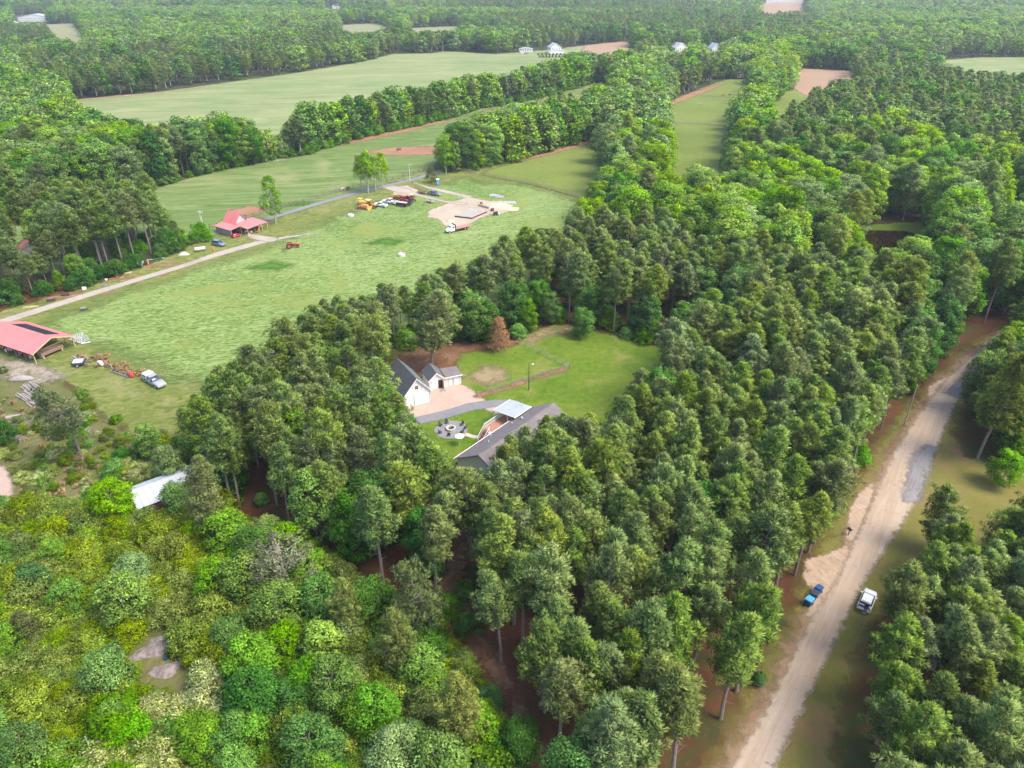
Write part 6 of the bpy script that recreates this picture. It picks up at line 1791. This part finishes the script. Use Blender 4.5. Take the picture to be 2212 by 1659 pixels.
for i, (q, rz_, k_, l_, c_) in enumerate((((1521, 250 - 21), 10, 'tan cow', 'tan cow lying out alone in the middle of the long paddock', 'cow'), ((1560 + 44 - 40 + 12, 207), 30, 'dark cow', 'dark horse grazing near the farther rail fence', 'horse'), ((1562, 209), 200, 'brown horse', 'brown horse beside the dark one in the long paddock', 'horse'),
                                          ((741, 413), 60, 'red-brown cow', 'white and tan horse standing at the board fence', 'horse'), ((752, 411), 80, 'brown horse', 'brown horse at the board fence right of the pale one', 'horse'))):
    q = {0: (1513, 228)}.get(i, q)
    beast(l_, G(*q), RAD(rz_), simple('hide ' + str(i), (.55, .45, .38) if 'white' in l_ else horse_m[k_], .9, var=.25), c_, 1.1)

# portable toilet
tl = thing('portable_toilet', 'blue portable toilet with white roof beside the cedar', 'portable toilet', (*FG(1283, 541), 0), RAD(10))
pb_ = simple('bright blue plastic', (.015, .17, .50), .45)
MB().box(-.55, .55, -.55, .55, .1, 2.1).build('cabin', pb_, tl)
MB().box(-.62, .62, -.62, .62, 0, .1).build('base', black_m, tl)
MB().loft([(-.62, .62, .5, 2.1, 2.35, .08), (.62, .62, .5, 2.1, 2.35, .08)]).build('roof', steelw, tl)
MB().box(-.42, .42, -.60, -.552, .15, 2.0).build('door', simple('pale blue door', (.16, .36, .62), .5), tl)
MB().box(.3, .36, -.63, -.60, 1.0, 1.15).build('door_handle', black_m, tl)

# construction slab
q0, q1, q2, q3 = Z5(735, 470), Z5(1080, 510), Z5(1405, 375), Z5(1060, 300)
sl = thing('building_slab', 'pale foundation slab with dark block edge on the dirt pad', 'foundation', (*q1, 0))
R0 = lambda q, z: (q[0] - q1[0], q[1] - q1[1], z)
MB().hexa([R0(q0, .42), R0(q1, .42), R0(q2, .42), R0(q3, .42), R0(q0, .55), R0(q1, .55), R0(q2, .55), R0(q3, .55)]).build('slab', conc_m, sl)
cen = ((q0[0] + q2[0]) / 2, (q0[1] + q2[1]) / 2)
for a, b in ((q0, q1), (q1, q2), (q2, q3), (q3, q0)):
    n_ = int(math.dist(a, b) / 1.1)
    for k in range(n_):
        f0, f1 = k / n_, (k + .96) / n_
        A_ = (a[0] + (b[0] - a[0]) * f0, a[1] + (b[1] - a[1]) * f0); B_ = (a[0] + (b[0] - a[0]) * f1, a[1] + (b[1] - a[1]) * f1)
        mid_ = ((A_[0] + B_[0]) / 2 - q1[0], (A_[1] + B_[1]) / 2 - q1[1])
        MB().boxr((mid_[0], mid_[1], .2), (math.dist(A_, B_), .25, .40), ang(a, b)).build('block', block_m, sl)
wl = thing('block_wall', 'low grey block wall at the back of the foundation slab', 'wall', (*Z5(1220, 240), 0), ang(Z5(1220, 240), Z5(1470, 310)))
wl_L = math.dist(Z5(1220, 240), Z5(1470, 310))
for k in range(int(wl_L / .9)):
    for j in range(2):
        MB().box(k * .9, k * .9 + .86, 0, .4, j * .38, j * .38 + .36).build('block', simple('grey mauve block', (.36, .30, .31), .9) if (k, j) == (0, 0) else bpy.data.materials['grey mauve block'], wl)
tag(MB().boxr((0, 0, .5), (1.2, .7, 1.0), RAD(50)).build('block_stack', block_m, None, loc=(*Z5(1515, 345), 0)), 'dark stack of blocks at the right corner of the slab', 'block stack')
def mound(name, label, pos, rx, ry, h, m_, seed, cat='dirt mound', rz=0):
    r_ = np.random.default_rng(seed); b = MB(); n = 20; rings = 7
    for k in range(rings):
        f = k / (rings - 1)
        for i in range(n):
            a = 6.283 * i / n; w_ = 1 + .18 * math.sin(3 * a + seed) + r_.normal() * (.12 if cat == 'rock' else .05)
            b.v.append((rx * f * w_ * math.cos(a), ry * f * w_ * math.sin(a), max(-.02, h * (1 - f ** 1.6) * (1 + r_.normal() * .08)) if f < 1 else -.03))
    for k in range(rings - 1):
        for i in range(n):
            j = (i + 1) % n; b.f.append((k * n + i, (k + 1) * n + i, (k + 1) * n + j, k * n + j))
    return tag(b.build(name, m_, None, True, (*pos, 0), rz), label, cat)
dirt_m = simple('heaped dirt', (.50, .38, .27), .95, var=.2, scale=1.2, bump=.7)
mound('dirt_mound', 'heap of excavated pale dirt behind the slab', Z5(1600, 240), 5.5, 3.2, 1.3, dirt_m, 1)
mound('dirt_mound', 'low tan dirt heap at the left tip of the construction pad', Z5(640, 560), 1.6, 1.3, .8, dirt_m, 2)
mound('dirt_mound', 'low spread of dirt at the right end of the construction pad', Z5(1880, 300), 4, 2.2, .5, dirt_m, 5)
sk_ = thing('skid_loader', 'small dark machine at the right edge of the dirt pad', 'loader', (*Z5(1590, 430), 0), RAD(20))
MB().loft([(-.8, .5, .5, .3, 1.2, .08), (.6, .5, .45, .3, 1.3, .08)]).build('body', black_m, sk_); wheels(sk_, (-.5, .5), .6, .3, .2)
MB().box(.9, 1.3, -.7, .7, .1, .5).build('bucket', steelw, sk_)
tag(MB().box(-.3, .3, -.3, .3, 0, .9).boxr((.5, .2, .5), (.2, .2, 1.0)).build('cement_mixer', rust_m, None, loc=(*Z5(1275, 205), 0)), 'small rusty cement mixer behind the slab', 'mixer')
for i, (q, sx, sy, c_, l_) in enumerate((((1540, 15), 3.2, 1.4, metalg, 'grey metal sheets laid in the grass behind the dirt heap'), ((1680, 45), 3.0, 1.2, metalw, 'pale metal sheets lying beside the grey ones'), ((1880, 165), 4.5, 1.5, metalw, 'white stack of sheets on the grass nearest the board fence'))):
    r = thing('metal_sheets', l_, 'sheet stack', (*Z5(*q), 0), RAD(-18 + 9 * i))
    for k in range(4):
        MB().boxr((rr.normal() * .3, (k - 1.5) * sy * .5, .06 + .05 * (k % 2)), (sx, sy * .55, .04), rr.normal() * .08).build('sheet', c_, r)

# ---- farm shed with red roof by the lane
K = Z6(590, 545)
fs = thing('farm_shed', 'small red-roofed farm shed with tall gable and open lean-tos', 'shed', (*K, 0), RAD(55))
corr = simple('grey board walls', (.30, .27, .27), .9, var=.2, scale=1)
MB().box(0, .1, .2, 8.0, 0, 2.2).build('wall', corr, fs)
MB().slab([(-.5, -.4, 2.3), (4.0, -.4, 2.9), (4.0, 8.4, 2.9), (-.5, 8.4, 2.3)], .08).build('low_roof', redroof, fs)
MB().box(4.0, 4.1, 1.5, 8.0, 0, 3.0).build('wall', corr, fs)
MB().hexa([(3.2, 2.2, 2.8), (8.2, 2.2, 2.8), (8.2, 2.3, 2.8), (3.2, 2.3, 2.8), (5.65, 2.2, 6.0), (5.75, 2.2, 6.0), (5.75, 2.3, 6.0), (5.65, 2.3, 6.0)]).build('gable_wall', metalg, fs)
MB().slab([(3.0, 1.8, 2.75), (5.7, 1.8, 6.15), (5.7, 8.2, 6.15), (3.0, 8.2, 2.75)], .1).build('tall_roof', redroof, fs)
MB().slab([(5.71, 1.8, 6.15), (8.4, 1.8, 2.75), (8.4, 8.2, 2.75), (5.71, 8.2, 6.15)], .1).build('tall_roof', redroof, fs)
MB().slab([(3.2, -4.2, 2.45), (8.0, -4.2, 2.75), (8.0, 2.1, 3.35), (3.2, 2.1, 3.05)], .08).build('porch_roof', redroof, fs)
MB().slab([(7.6, -3.0, 2.55), (12.2, -3.0, 2.3), (12.2, 4.6, 2.7), (7.6, 4.6, 3.0)], .08).build('side_roof', redroof, fs)
for x_, y_ in ((.1, .1), (3.4, -4.0), (7.8, -4.0), (12.0, -2.8), (12.0, 4.4), (12.0, .8), (9.8, -2.8), (3.6, -.2)):
    MB().box(x_ - .07, x_ + .07, y_ - .07, y_ + .07, 0, 2.4).build('post', woodp, fs)
for i, (x_, y_, s_, m_) in enumerate(((5.0, -2.5, .7, om), (6.3, -1.5, .8, steelw), (9.3, -1.5, .8, om), (10.5, .5, .9, rust_m), (5.5, .3, .7, steelw), (8.6, -.4, .6, woodp), (4.2, -3.3, .5, steelw), (7.0, -3.4, .45, black_m))):
    tag(MB().loft([(-s_ / 2, s_ * .4, s_ * .35, 0, s_ * .9, .08), (s_ / 2, s_ * .4, s_ * .3, 0, s_ * .7, .08)]).build('farm_crate', m_, None, loc=(K[0] + x_ * math.cos(RAD(55)) - y_ * math.sin(RAD(55)), K[1] + x_ * math.sin(RAD(55)) + y_ * math.cos(RAD(55)), 0), rz=i),
        ['orange machine under the porch of the red-roofed farm shed', 'white drum under the porch of the farm shed', 'orange mower under the side roof of the farm shed', 'rusty implement at the back of the side roof', 'pale crate deep under the farm shed porch', 'wooden crate between the porch and side roof', 'small white bucket at the porch front', 'black tub at the porch front of the farm shed'][i], 'farm gear')
cv_ = thing('covered_stack', 'white-covered stack on legs standing right beside the gravel track', 'stack', (*FG(588, 737), 0), RAD(22))
MB().loft([(-1.5, .5, .4, .8, 1.4, .15), (1.5, .5, .4, .8, 1.4, .15)]).build('cover', cap_m, cv_)
for x_ in (-1.3, 1.3):
    for y_ in (-.4, .4):
        MB().box(x_ - .06, x_ + .06, y_ - .06, y_ + .06, 0, .85).build('leg', rust_m, cv_)
mound('rubble_heap', 'pale rubble heap at the wood corner beside the gravel track', FG(540, 745), 1.6, 1.2, .8, stone_m, 3, 'rubble heap')
tag(MB().boxr((0, 0, .7), (.25, .25, 1.4), 0, RAD(10)).boxr((.4, 0, .6), (.2, .2, 1.2), 0, RAD(-14)).build('orange_marker', orange_m, None, loc=(*FG(623, 735), 0)), 'orange upright frame between the blue SUV and the covered stack', 'frame')
# row of odds and ends by the track
for i, (q, m_, dims, rz_, nm, l_, c_) in enumerate((
    ((413, 780), metalg, (1.6, .15, 1.4), .5, 'metal_scrap', 'grey V-shaped metal scrap standing by the wood edge', 'scrap'), ((435, 775), orange_m, (.3, .5, 1.4), .8, 'orange_blade', 'orange upright blade beside the grey metal scrap', 'farm implement'),  # the orange piece is an upright machine blade
    ((374, 800), woodp, (2.0, 1.0, .35), .3, 'lumber_pile', 'tan lumber pile beside the track', 'lumber pile'), ((346, 815), red_m, (.7, .6, .5), .2, 'red_box', 'small red box lying in the grass by the track', 'box'), ((312, 821), steelw, (.5, .5, .5), .4, 'white_drum', 'small white drum in the grass by the track', 'drum'),
    ((309, 838), greyst, (2.2, .8, .35), -.2, 'bare_trailer', 'grey trailer frame near the track edge', 'trailer frame'), ((248, 848), steelw, (1.0, .7, .8), .5, 'white_tank', 'white tank at the end of the dark beam by the track', 'tank'), ((220, 857), rust_m, (3.2, .5, .3), .35, 'steel_beam', 'long rusty beam leading to the white tank', 'beam'),
    ((192, 866), black_m, (1.8, .9, .5), .2, 'black_crate', 'flat black crate left of the rusty beam', 'crate'), ((150, 882), black_m, (2.0, .7, .5), .3, 'scrap_metal', 'dark scrap heap with dry grass round it by the track', 'scrap'), ((90, 900), woodp, (3.6, .5, .25), .35, 'timber', 'long pale timber lying in the grass near the red barn', 'timber'),
    ((246, 909), greyst, (1.2, .9, .6), .2, 'wheelbarrow', 'dark wheelbarrow alone in the grass below the track', 'wheelbarrow'), ((455, 760), metalg, (5.0, .2, .2), .35, 'steel_pipe', 'long pale pipe lying at the wood edge', 'pipe'), ((672, 790), rust_m, (1.0, .6, .2), .0, 'flat_stone', 'flat brown slab in the hay field', 'slab'))):
    r = thing(nm, l_, c_, (*FG(*q), 0), rz_)
    if i == 0:
        MB().boxr((-.5, 0, .8), (1.6, .1, .5), 0, RAD(60)).build('plate', m_, r); MB().boxr((.5, 0, .8), (1.6, .1, .5), 0, RAD(-60)).build('plate', m_, r)
    elif nm in ('lumber_pile', 'steel_beam', 'timber', 'steel_pipe', 'bare_trailer'):
        n_ = 5 if nm == 'lumber_pile' else 2
        for k in range(n_):
            MB().boxr(((k % 2) * .2, (k - n_ / 2) * dims[1] / n_, .1 + .12 * (k % 2)), (dims[0], dims[1] / n_ * .8, .14), rr.normal() * .05).build('board', m_, r)
    elif nm == 'wheelbarrow':
        MB().loft([(-.6, .35, .5, .4, .75, .05), (.6, .25, .45, .45, .75, .05)]).build('tray', m_, r); MB().tube((.8, -.06, .2), (.8, .06, .2), .2, n=10).build('wheel', tyre_m, r)
        for s_ in (-1, 1): MB().tube((.8, 0, .2), (-1.2, s_ * .35, .6), .03, n=4).build('handle', woodb, r)
    else:
        MB().loft([(-dims[0] / 2, dims[1] / 2, dims[1] * .42, 0, dims[2], .07), (dims[0] / 2, dims[1] / 2, dims[1] * .4, 0, dims[2] * .85, .07)]).build('body', m_, r)

# ---- open red barn with solar panels
A_ = ZB(910, 1165); B_ = ZB(1850, 750)
bn = thing('open_barn', 'open-sided barn with faded red roof and black solar panels', 'barn', (*A_, 0), ang(A_, B_))
bw = math.dist(A_, B_) + .4; bl = 17.0
gable(bn, bw, bl, 2.75, 4.6, woodp, redroof, redroof, over=.45, walls=False, fm=woodp)
sl_ = (4.6 - 2.75) / (bw / 2)
for k in range(7):
    for j in range(2):
        ya = 2.2 + k * 1.75; yb = ya + 1.7; xa = bw / 2 + .35 + j * 1.55; xb = xa + 1.5
        z = lambda x_: 2.75 + (bw - x_) * sl_ + .10
        MB().slab([(xa, ya, z(xa)), (xb, ya, z(xb)), (xb, yb, z(xb)), (xa, yb, z(xa))], .035).build('solar_panel', simple('solar cells', (.020, .028, .05), .25, var=.3, scale=4) if (k, j) == (0, 0) else bpy.data.materials['solar cells'], bn)
for k in range(6):
    for x_ in (0, bw - .15):
        MB().box(x_, x_ + .15, k * 3.3, k * 3.3 + .15, 0, 2.72).build('post', woodp if k == 0 else woodb, bn)
for k in range(5):
    MB().tube((0.05, k * 3.3 + .2, 2.6), (0.05, k * 3.3 + 1.6, 1.3), .06, n=4).build('brace', woodp, bn)
    MB().tube((0.05, k * 3.3 + 3.2, 2.6), (0.05, k * 3.3 + 1.8, 1.3), .06, n=4).build('brace', woodp, bn)
for k in range(4):
    MB().box(0, bw, k * 5.4 + .02, k * 5.4 + .12, 2.55, 2.7).build('tie_beam', woodb, bn)
ca_, sa_ = math.cos(bn.rotation_euler[2]), math.sin(bn.rotation_euler[2])
def barnpt(x_, y_): return (A_[0] + x_ * ca_ - y_ * sa_, A_[1] + x_ * sa_ + y_ * ca_, 0)
ls = thing('lumber_stack', 'stack of reddish lumber under the gable end of the open barn', 'lumber stack', barnpt(4.6, 1.6), ang(A_, B_))
for k in range(4):
    for j in range(4):
        MB().box(-2.6, 2.6 - .3 * (j % 2), -.8 + j * .38, -.8 + j * .38 + .34, .7 + k * .22, .7 + k * .22 + .18).build('plank', woodb if (k + j) % 2 else simple('planed red plank', (.38, .2, .14), .85) if k + j == 0 else woodg, ls)
for x_ in (-2.2, 2.2):
    MB().box(x_ - .1, x_ + .1, -.8, .7, 0, .7).build('rack_leg', woodp, ls)
rr = np.random.default_rng(21)
clut = (('dark tractor parked inside the open barn', 'tractor'), ('blue machine in the middle of the open barn', 'farm machine'), ('white drum on the left side inside the barn', 'drum'), ('grey implement beside the barn posts', 'farm implement'), ('black tub at the back of the open barn', 'tub'), ('purple-blue trailer at the barn side', 'trailer'))
tractor(clut[0][0], barnpt(3.0, 6.0)[:2], ang(A_, B_) + 1.5, simple('dark blue paint', (.03, .05, .12), .5), None, 1.0)
for i, (x_, y_, s_, m_) in enumerate(((2.6, 9.5, 1.5, blue_d), (1.4, 11.5, .9, steelw), (1.6, 4.0, 1.1, greyst), (5.0, 12.0, 1.2, black_m), (1.5, 7.4, 1.2, simple('purple blue', (.07, .06, .2), .6)))):
    r = thing(clut[i + 1][1].replace(' ', '_'), clut[i + 1][0], clut[i + 1][1], barnpt(x_, y_), i)
    MB().loft([(-s_, s_ * .4, s_ * .35, .15, s_ * .8, .1), (0, s_ * .45, s_ * .35, .15, s_ * .95, .1), (s_, s_ * .4, s_ * .25, .15, s_ * .6, .1)]).build('body', m_, r)
    wheels(r, (-s_ * .6, s_ * .6), s_ * .45, .25 * s_, .15)
# white truss tower lying by the barn
tw = thing('lattice_tower', 'white steel lattice tower section lying beside the red barn', 'lattice tower', (*FG(238, 1000), .2), RAD(-15))
wt = []
for i, (y_, z_) in enumerate(((-.9, 0), (.9, 0), (0, 1.7))):
    MB().tube((1.2, y_ * 1.35, z_ * 1.35), (-3.2, y_ * .35, z_ * .35 + .1), .07, n=5).build('leg', steelw, tw)
pts_ = [(-.9, 0), (.9, 0), (0, 1.7)]
for k in range(6):
    f0 = 1.35 - k * .165; f1 = 1.35 - (k + 1) * .165; x0_ = 1.2 - k * .73; x1_ = 1.2 - (k + 1) * .73
    for a in range(3):
        p_, q_ = pts_[a], pts_[(a + 1) % 3]
        MB().tube((x0_, p_[0] * f0, p_[1] * f0), (x1_, q_[0] * f1, q_[1] * f1), .045, n=4).build('diagonal', steelw, tw)
        MB().tube((x0_, p_[0] * f0, p_[1] * f0), (x0_, q_[0] * f0, q_[1] * f0), .05, n=4).build('strut', steelw, tw)
tag(MB().boxr((0, 0, .1), (1.8, .35, .12)).build('base_beam', steelw, None, loc=(*FG(252, 1005), 0), rz=RAD(25)), 'white base beam lying at the foot of the lattice tower', 'beam')

# log piles, poles stacked in the scrub
def logs(label, pos, rz, n, L_, r_=.16, spread=.42, m_=logm):
    o_ = thing('log_pile', label, 'log pile', (*pos, 0), rz)
    q = np.random.default_rng(int(abs(pos[0] * 10)))
    for k in range(n):
        y_ = (k - n / 2) * spread; z_ = r_ + (.26 if k % 3 == 1 and n > 5 else 0)
        l_ = L_ * q.uniform(.75, 1.05)
        MB().tube((-l_ / 2, y_, z_), (l_ / 2, y_ + q.normal() * .12, z_), r_, r_ * .8, 7).build('log', m_, o_)
    return o_
def Z0(zx, zy, h=0): return FG(zx / 6.636, 1050 + zy / 6.636, h)
logs('stack of pale poles behind the utility trailer near the barn', ZC(370, 330), RAD(-38), 7, 4.2, .15, .36)
logs('pale logs under the thin leaning pine, upper pile', Z0(620, 570), RAD(-38), 6, 3.6, .18, .45)
logs('weathered log pile left of the leaning pine, longest logs', Z0(580, 730), RAD(-36), 8, 4.6, .18, .42)
logs('small log pile below the longest one in the scrub', Z0(690, 870), RAD(-36), 5, 2.4, .17, .45)
logs('old split log at the end of the longest log pile', Z0(840, 800), RAD(-36), 2, 2.6, .22, .5)
logs('flat weathered boards in the lower scrub on the left', Z0(250, 1130), RAD(20), 4, 3.2, .1, .3, woodg)
logs('short pale poles in the scrub below the logs', Z0(760, 980), RAD(-30), 3, 2.0, .12, .35)
hp = thing('canvas_heap', 'long pale canvas-covered heap above the log piles', 'covered heap', (*Z0(430, 420), 0), RAD(8))
MB().loft([(-2.6, .3, .2, 0, .3, .1), (-1.4, .7, .5, 0, .8, .2), (.4, .8, .6, 0, 1.0, .25), (1.6, .6, .4, 0, .8, .2), (2.3, .3, .2, 0, .4, .1)]).build('cover', simple('pale canvas', (.30, .26, .25), .95, var=.25, scale=1), hp, True)
def brushheap(label, pos, n, r_, seed):
    o_ = thing('brush_pile', label, 'brush pile', (*pos, 0)); q = np.random.default_rng(seed); b = MB()
    for k in range(n):
        a = q.uniform(0, 6.28); L_ = q.uniform(.8, 2.2); c = q.normal(size=2) * r_ * .5; z = abs(q.normal()) * .35 + .1; e = q.uniform(-.25, .25)
        b.tube((c[0] - math.cos(a) * L_ / 2, c[1] - math.sin(a) * L_ / 2, z), (c[0] + math.cos(a) * L_ / 2, c[1] + math.sin(a) * L_ / 2, z + e), q.uniform(.02, .07), .015, 4)
    b.build('branches', simple('grey dead branches ' + str(seed), (.33, .28, .26), .95, var=.3), o_)
brushheap('grey heap of cut branches left of the leaning pine trunk', Z0(450, 1350), 130, 2.6, 5)
brushheap('tangle of dead branches at the lower left of the scrub', Z0(260, 1600), 110, 2.2, 6)
brushheap('loose dead sticks beside the leaning pine trunk', Z0(1600, 1500), 60, 2.0, 7)

# rusty gear along the dry grass
for i, (q, m_, l_) in enumerate((((760, 445), steelw, 'white-nosed rusty implement at the left end of the dry grass'), ((850, 440), rust_m, 'rusty baler parts in the dry grass'), ((955, 510), steelw, 'white plate with dark hole standing in the grass'), ((1335, 665), red_m, 'red scoop with white wheel in front of the dry grass'))):
    r = thing('farm_implement', l_, 'farm implement', (*ZC(*q), 0), RAD(-35))
    if i == 2:
        MB().boxr((0, 0, .45), (.8, .08, .8)).build('plate', m_, r); MB().tube((0, -.06, .5), (0, .06, .5), .16, n=10).build('hole', black_m, r)
    else:
        MB().loft([(-1.0, .4, .3, .15, .7, .1), (0, .5, .35, .15, .9, .1), (1.0, .35, .2, .15, .5, .1)]).build('body', m_, r)
        wheels(r, (0,), .6, .3, .15, rim=steelw)
fr = thing('steel_frame', 'long dark steel frame lying along the dry grass', 'steel frame', (*ZC(1130, 625), 0), heading(ZC(1000, 580), ZC(1260, 670)))  # plain steel frame: two beams with crossbars
for y_ in (-.35, .35): MB().box(-2.8, 2.8, y_ - .06, y_ + .06, .2, .36).build('beam', greyst, fr)
for k in range(6): MB().box(-2.7 + k * 1.05, -2.6 + k * 1.05, -.35, .35, .22, .34).build('crossbar', greyst, fr)

# hidden red roof in the wood by the lane
rh = thing('cottage', 'red-roofed building half hidden behind the lane pines', 'house', (*G(40, 566), 0), RAD(30))
gable(rh, 9, 8, 3.0, 5.2, wht, redroof, redroof)

# ---- metal-roofed shed in the thicket
p1, p2 = FG(402, 1492, 2.5), FG(602, 1416, 2.5)
ms = thing('long_shed', 'long low shed with white and grey metal roof in the thicket', 'shed', (*p1, 0), ang(p1, p2))
mL = 14.0; mW = 6.4
MB().box(.2, mL - .2, .3, mW - .2, 0, 2.3).build('wall', simple('dark red brown siding', (.20, .08, .07), .9, var=.2), ms)
n_ = 14
for k in range(n_):
    a = mL * k / n_; b = mL * (k + 1) / n_ - .02
    MB().slab([(a, 0, 2.45), (b, 0, 2.45), (b, 4.4, 3.25), (a, 4.4, 3.25)], .05).build('roof_panel', simple('white roof sheet', (.42, .43, .46), .5, var=.04, scale=.5) if k == 0 else bpy.data.materials['white roof sheet'], ms)
    MB().slab([(a, 4.403, 3.25), (b, 4.403, 3.25), (b, mW, 2.65), (a, mW, 2.65)], .05).build('roof_panel', metalg, ms)
gf = thing('gate_frame', 'white steel gate frame leaning at the far end of the metal-roofed shed', 'gate frame', (*FG(598, 1395), 0), RAD(15))
for a, b in (((-1.2, 0, 1), (1.2, 0, 1)), ((-1.2, 0, 1), (-1.2, 0, 3)), ((1.2, 0, 1), (1.2, 0, 3)), ((-1.2, 0, 3), (1.2, 0, 3)), ((-1.2, 0, 3), (.2, 0, 1))):
    MB().tube(a, b, .06, n=5).build('bar', steelw, gf)
for a in (-1.2, 1.2): MB().tube((a, 0, 0), (a, 0, 1), .06, n=5).build('leg', steelw, gf)

# ---- rock outcrop in the thicket
for i, (q, rx, ry, h_, l_) in enumerate((((452, 1902), 2.9, 1.35, .35, 'upper banded rock slab in the thicket clearing'), ((484, 1962), 2.1, 1.15, .3, 'lower grey rock slab in the thicket clearing'), ((468, 1872), 1.5, .7, .3, 'small pinkish rock at the top of the outcrop'))):
    mound('rock', l_, FG(*q), rx, ry, h_, rock_m, 11 + i, 'rock', RAD(35 if i != 1 else 20))
bin2 = thing('blue_barrel', 'small dark blue barrel beside the rock slabs', 'barrel', (*FG(486, 1933), 0))
bin2.scale = (.7, .7, .7)
MB().lathe([(.01, 0), (.26, 0), (.29, .2), (.29, .6), (.26, .8), (.01, .8)], n=12).build('drum', blue_d, bin2)
for z in (.25, .55): MB().lathe([(.30, z), (.30, z + .03), (.28, z + .03)], n=12).build('hoop', blue_d, bin2)

# ---- far houses
def farhouse(label, pos, rz, w, d, ev, rd, rm, name='house', wing=None):
    r = thing(name, label, 'house', (*pos, 0), rz)
    gable(r, w, d, ev, rd, wht, rm, rm, over=.5)
    for k in range(int(w / 2.6)):
        for z in ([1.0, 3.7] if ev > 4 else [1.0]):
            windowp(r, 1.0 + k * 2.5, 1.9 + k * 2.5, z, z + 1.3, 0, 1, 1)
    for k in range(int(d / 3)):
        for z in ([1.0, 3.7] if ev > 4 else [1.0]):
            o_ = MB().box(-.03, 0, 1.2 + k * 3, 2.2 + k * 3, z, z + 1.3).build('window', glass_m, r)
            o_ = MB().box(w, w + .03, 1.2 + k * 3, 2.2 + k * 3, z, z + 1.3).build('window', glass_m, r)
    if wing:
        wx, wy, ww, wdp, we_, wr_ = wing
        gable(r, ww, wdp, we_, wr_, wht, rm, rm, over=.4, x0=wx, y0=wy)
    return r
farhouse('two-storey white farmhouse with porch at the far end of the upper field', G(1190, 116), RAD(15), 11, 12, 5.8, 9.5, metalw, wing=(-3, -3, 17, 5, 2.8, 4.2))
farhouse('white house with grey roof hidden by trees on the far right of the farmhouse', G(1458, 110), RAD(20), 16, 12, 3.2, 7.5, metalg, wing=(16.2, 2, 9, 8, 3.0, 6.0))
farhouse('white garage-like house at the right end of the far row', G(1538, 112), RAD(10), 9, 12, 3.6, 8, metalg)
farhouse('long low white home beside the field road', G(1122, 112), RAD(5), 14, 6, 2.8, 4.2, metalw)
farhouse('big pale metal barn far off at the upper left', G(40, 47), RAD(8), 48, 26, 7, 11, metalw, 'barn')
farhouse('small white house glimpsed in the upper left woods', G(5, 56), RAD(8), 18, 14, 4, 8, metalw)
farhouse('white house peeking out of the distant woods at the top', G(718, 20), RAD(10), 24, 20, 7, 12, metalw)
farhouse('long white warehouse at the top right horizon', G(1655, 6), RAD(2), 110, 60, 9, 10, metalw, 'warehouse')
farhouse('white shed glimpsed at the end of the long paddock', G(1592, 168), RAD(10), 8, 6, 3, 4.5, metalw, 'shed')
farhouse('pale house behind the tree edge of the upper field', G(628, 148), RAD(10), 12, 8, 4, 7, metalw)
for i, (q, c_, l_) in enumerate((((1128, 116), (.8, .8, .8), 'white car parked by the far low home'), ((1137, 117), (.4, .1, .1), 'red car parked right of the white one at the far low home'), ((1500, 172), (.25, .25, .28), 'grey car parked under the trees past the long paddock'))):
    car('suv', l_, paint('far car paint %d' % i, c_), G(*q), RAD(10 + 20 * i))
hsb = (SHR['dark'][0][0], None)
hb_s = []; 
for i in range(9):
    a, b = G(1163 + i * 8, 119), None
    hb_s.append((a[0], a[1]))
for i, p_ in enumerate(hb_s + [G(1166 + i * 7, 124) for i in range(8)]):
    make_tree('garden_bush', hsb, p_, i, .5, 'round clipped bush in the garden rows before the far farmhouse', 'bush', 'clipped bushes in rows before the farmhouse', crown='foliage')
# blue tarps deep in the woods on the right
for q, l_ in (((2135, 610), 'blue tarp glimpsed between the trees at the right, upper'), ((2120, 618), 'blue tarp glimpsed between the trees at the right, lower')):
    tag(MB().boxr((0, 0, 1.6), (3, 2, .15), .3, .2).build('tarp', blue_l, None, loc=(*G(*q), 0)), l_, 'tarp')
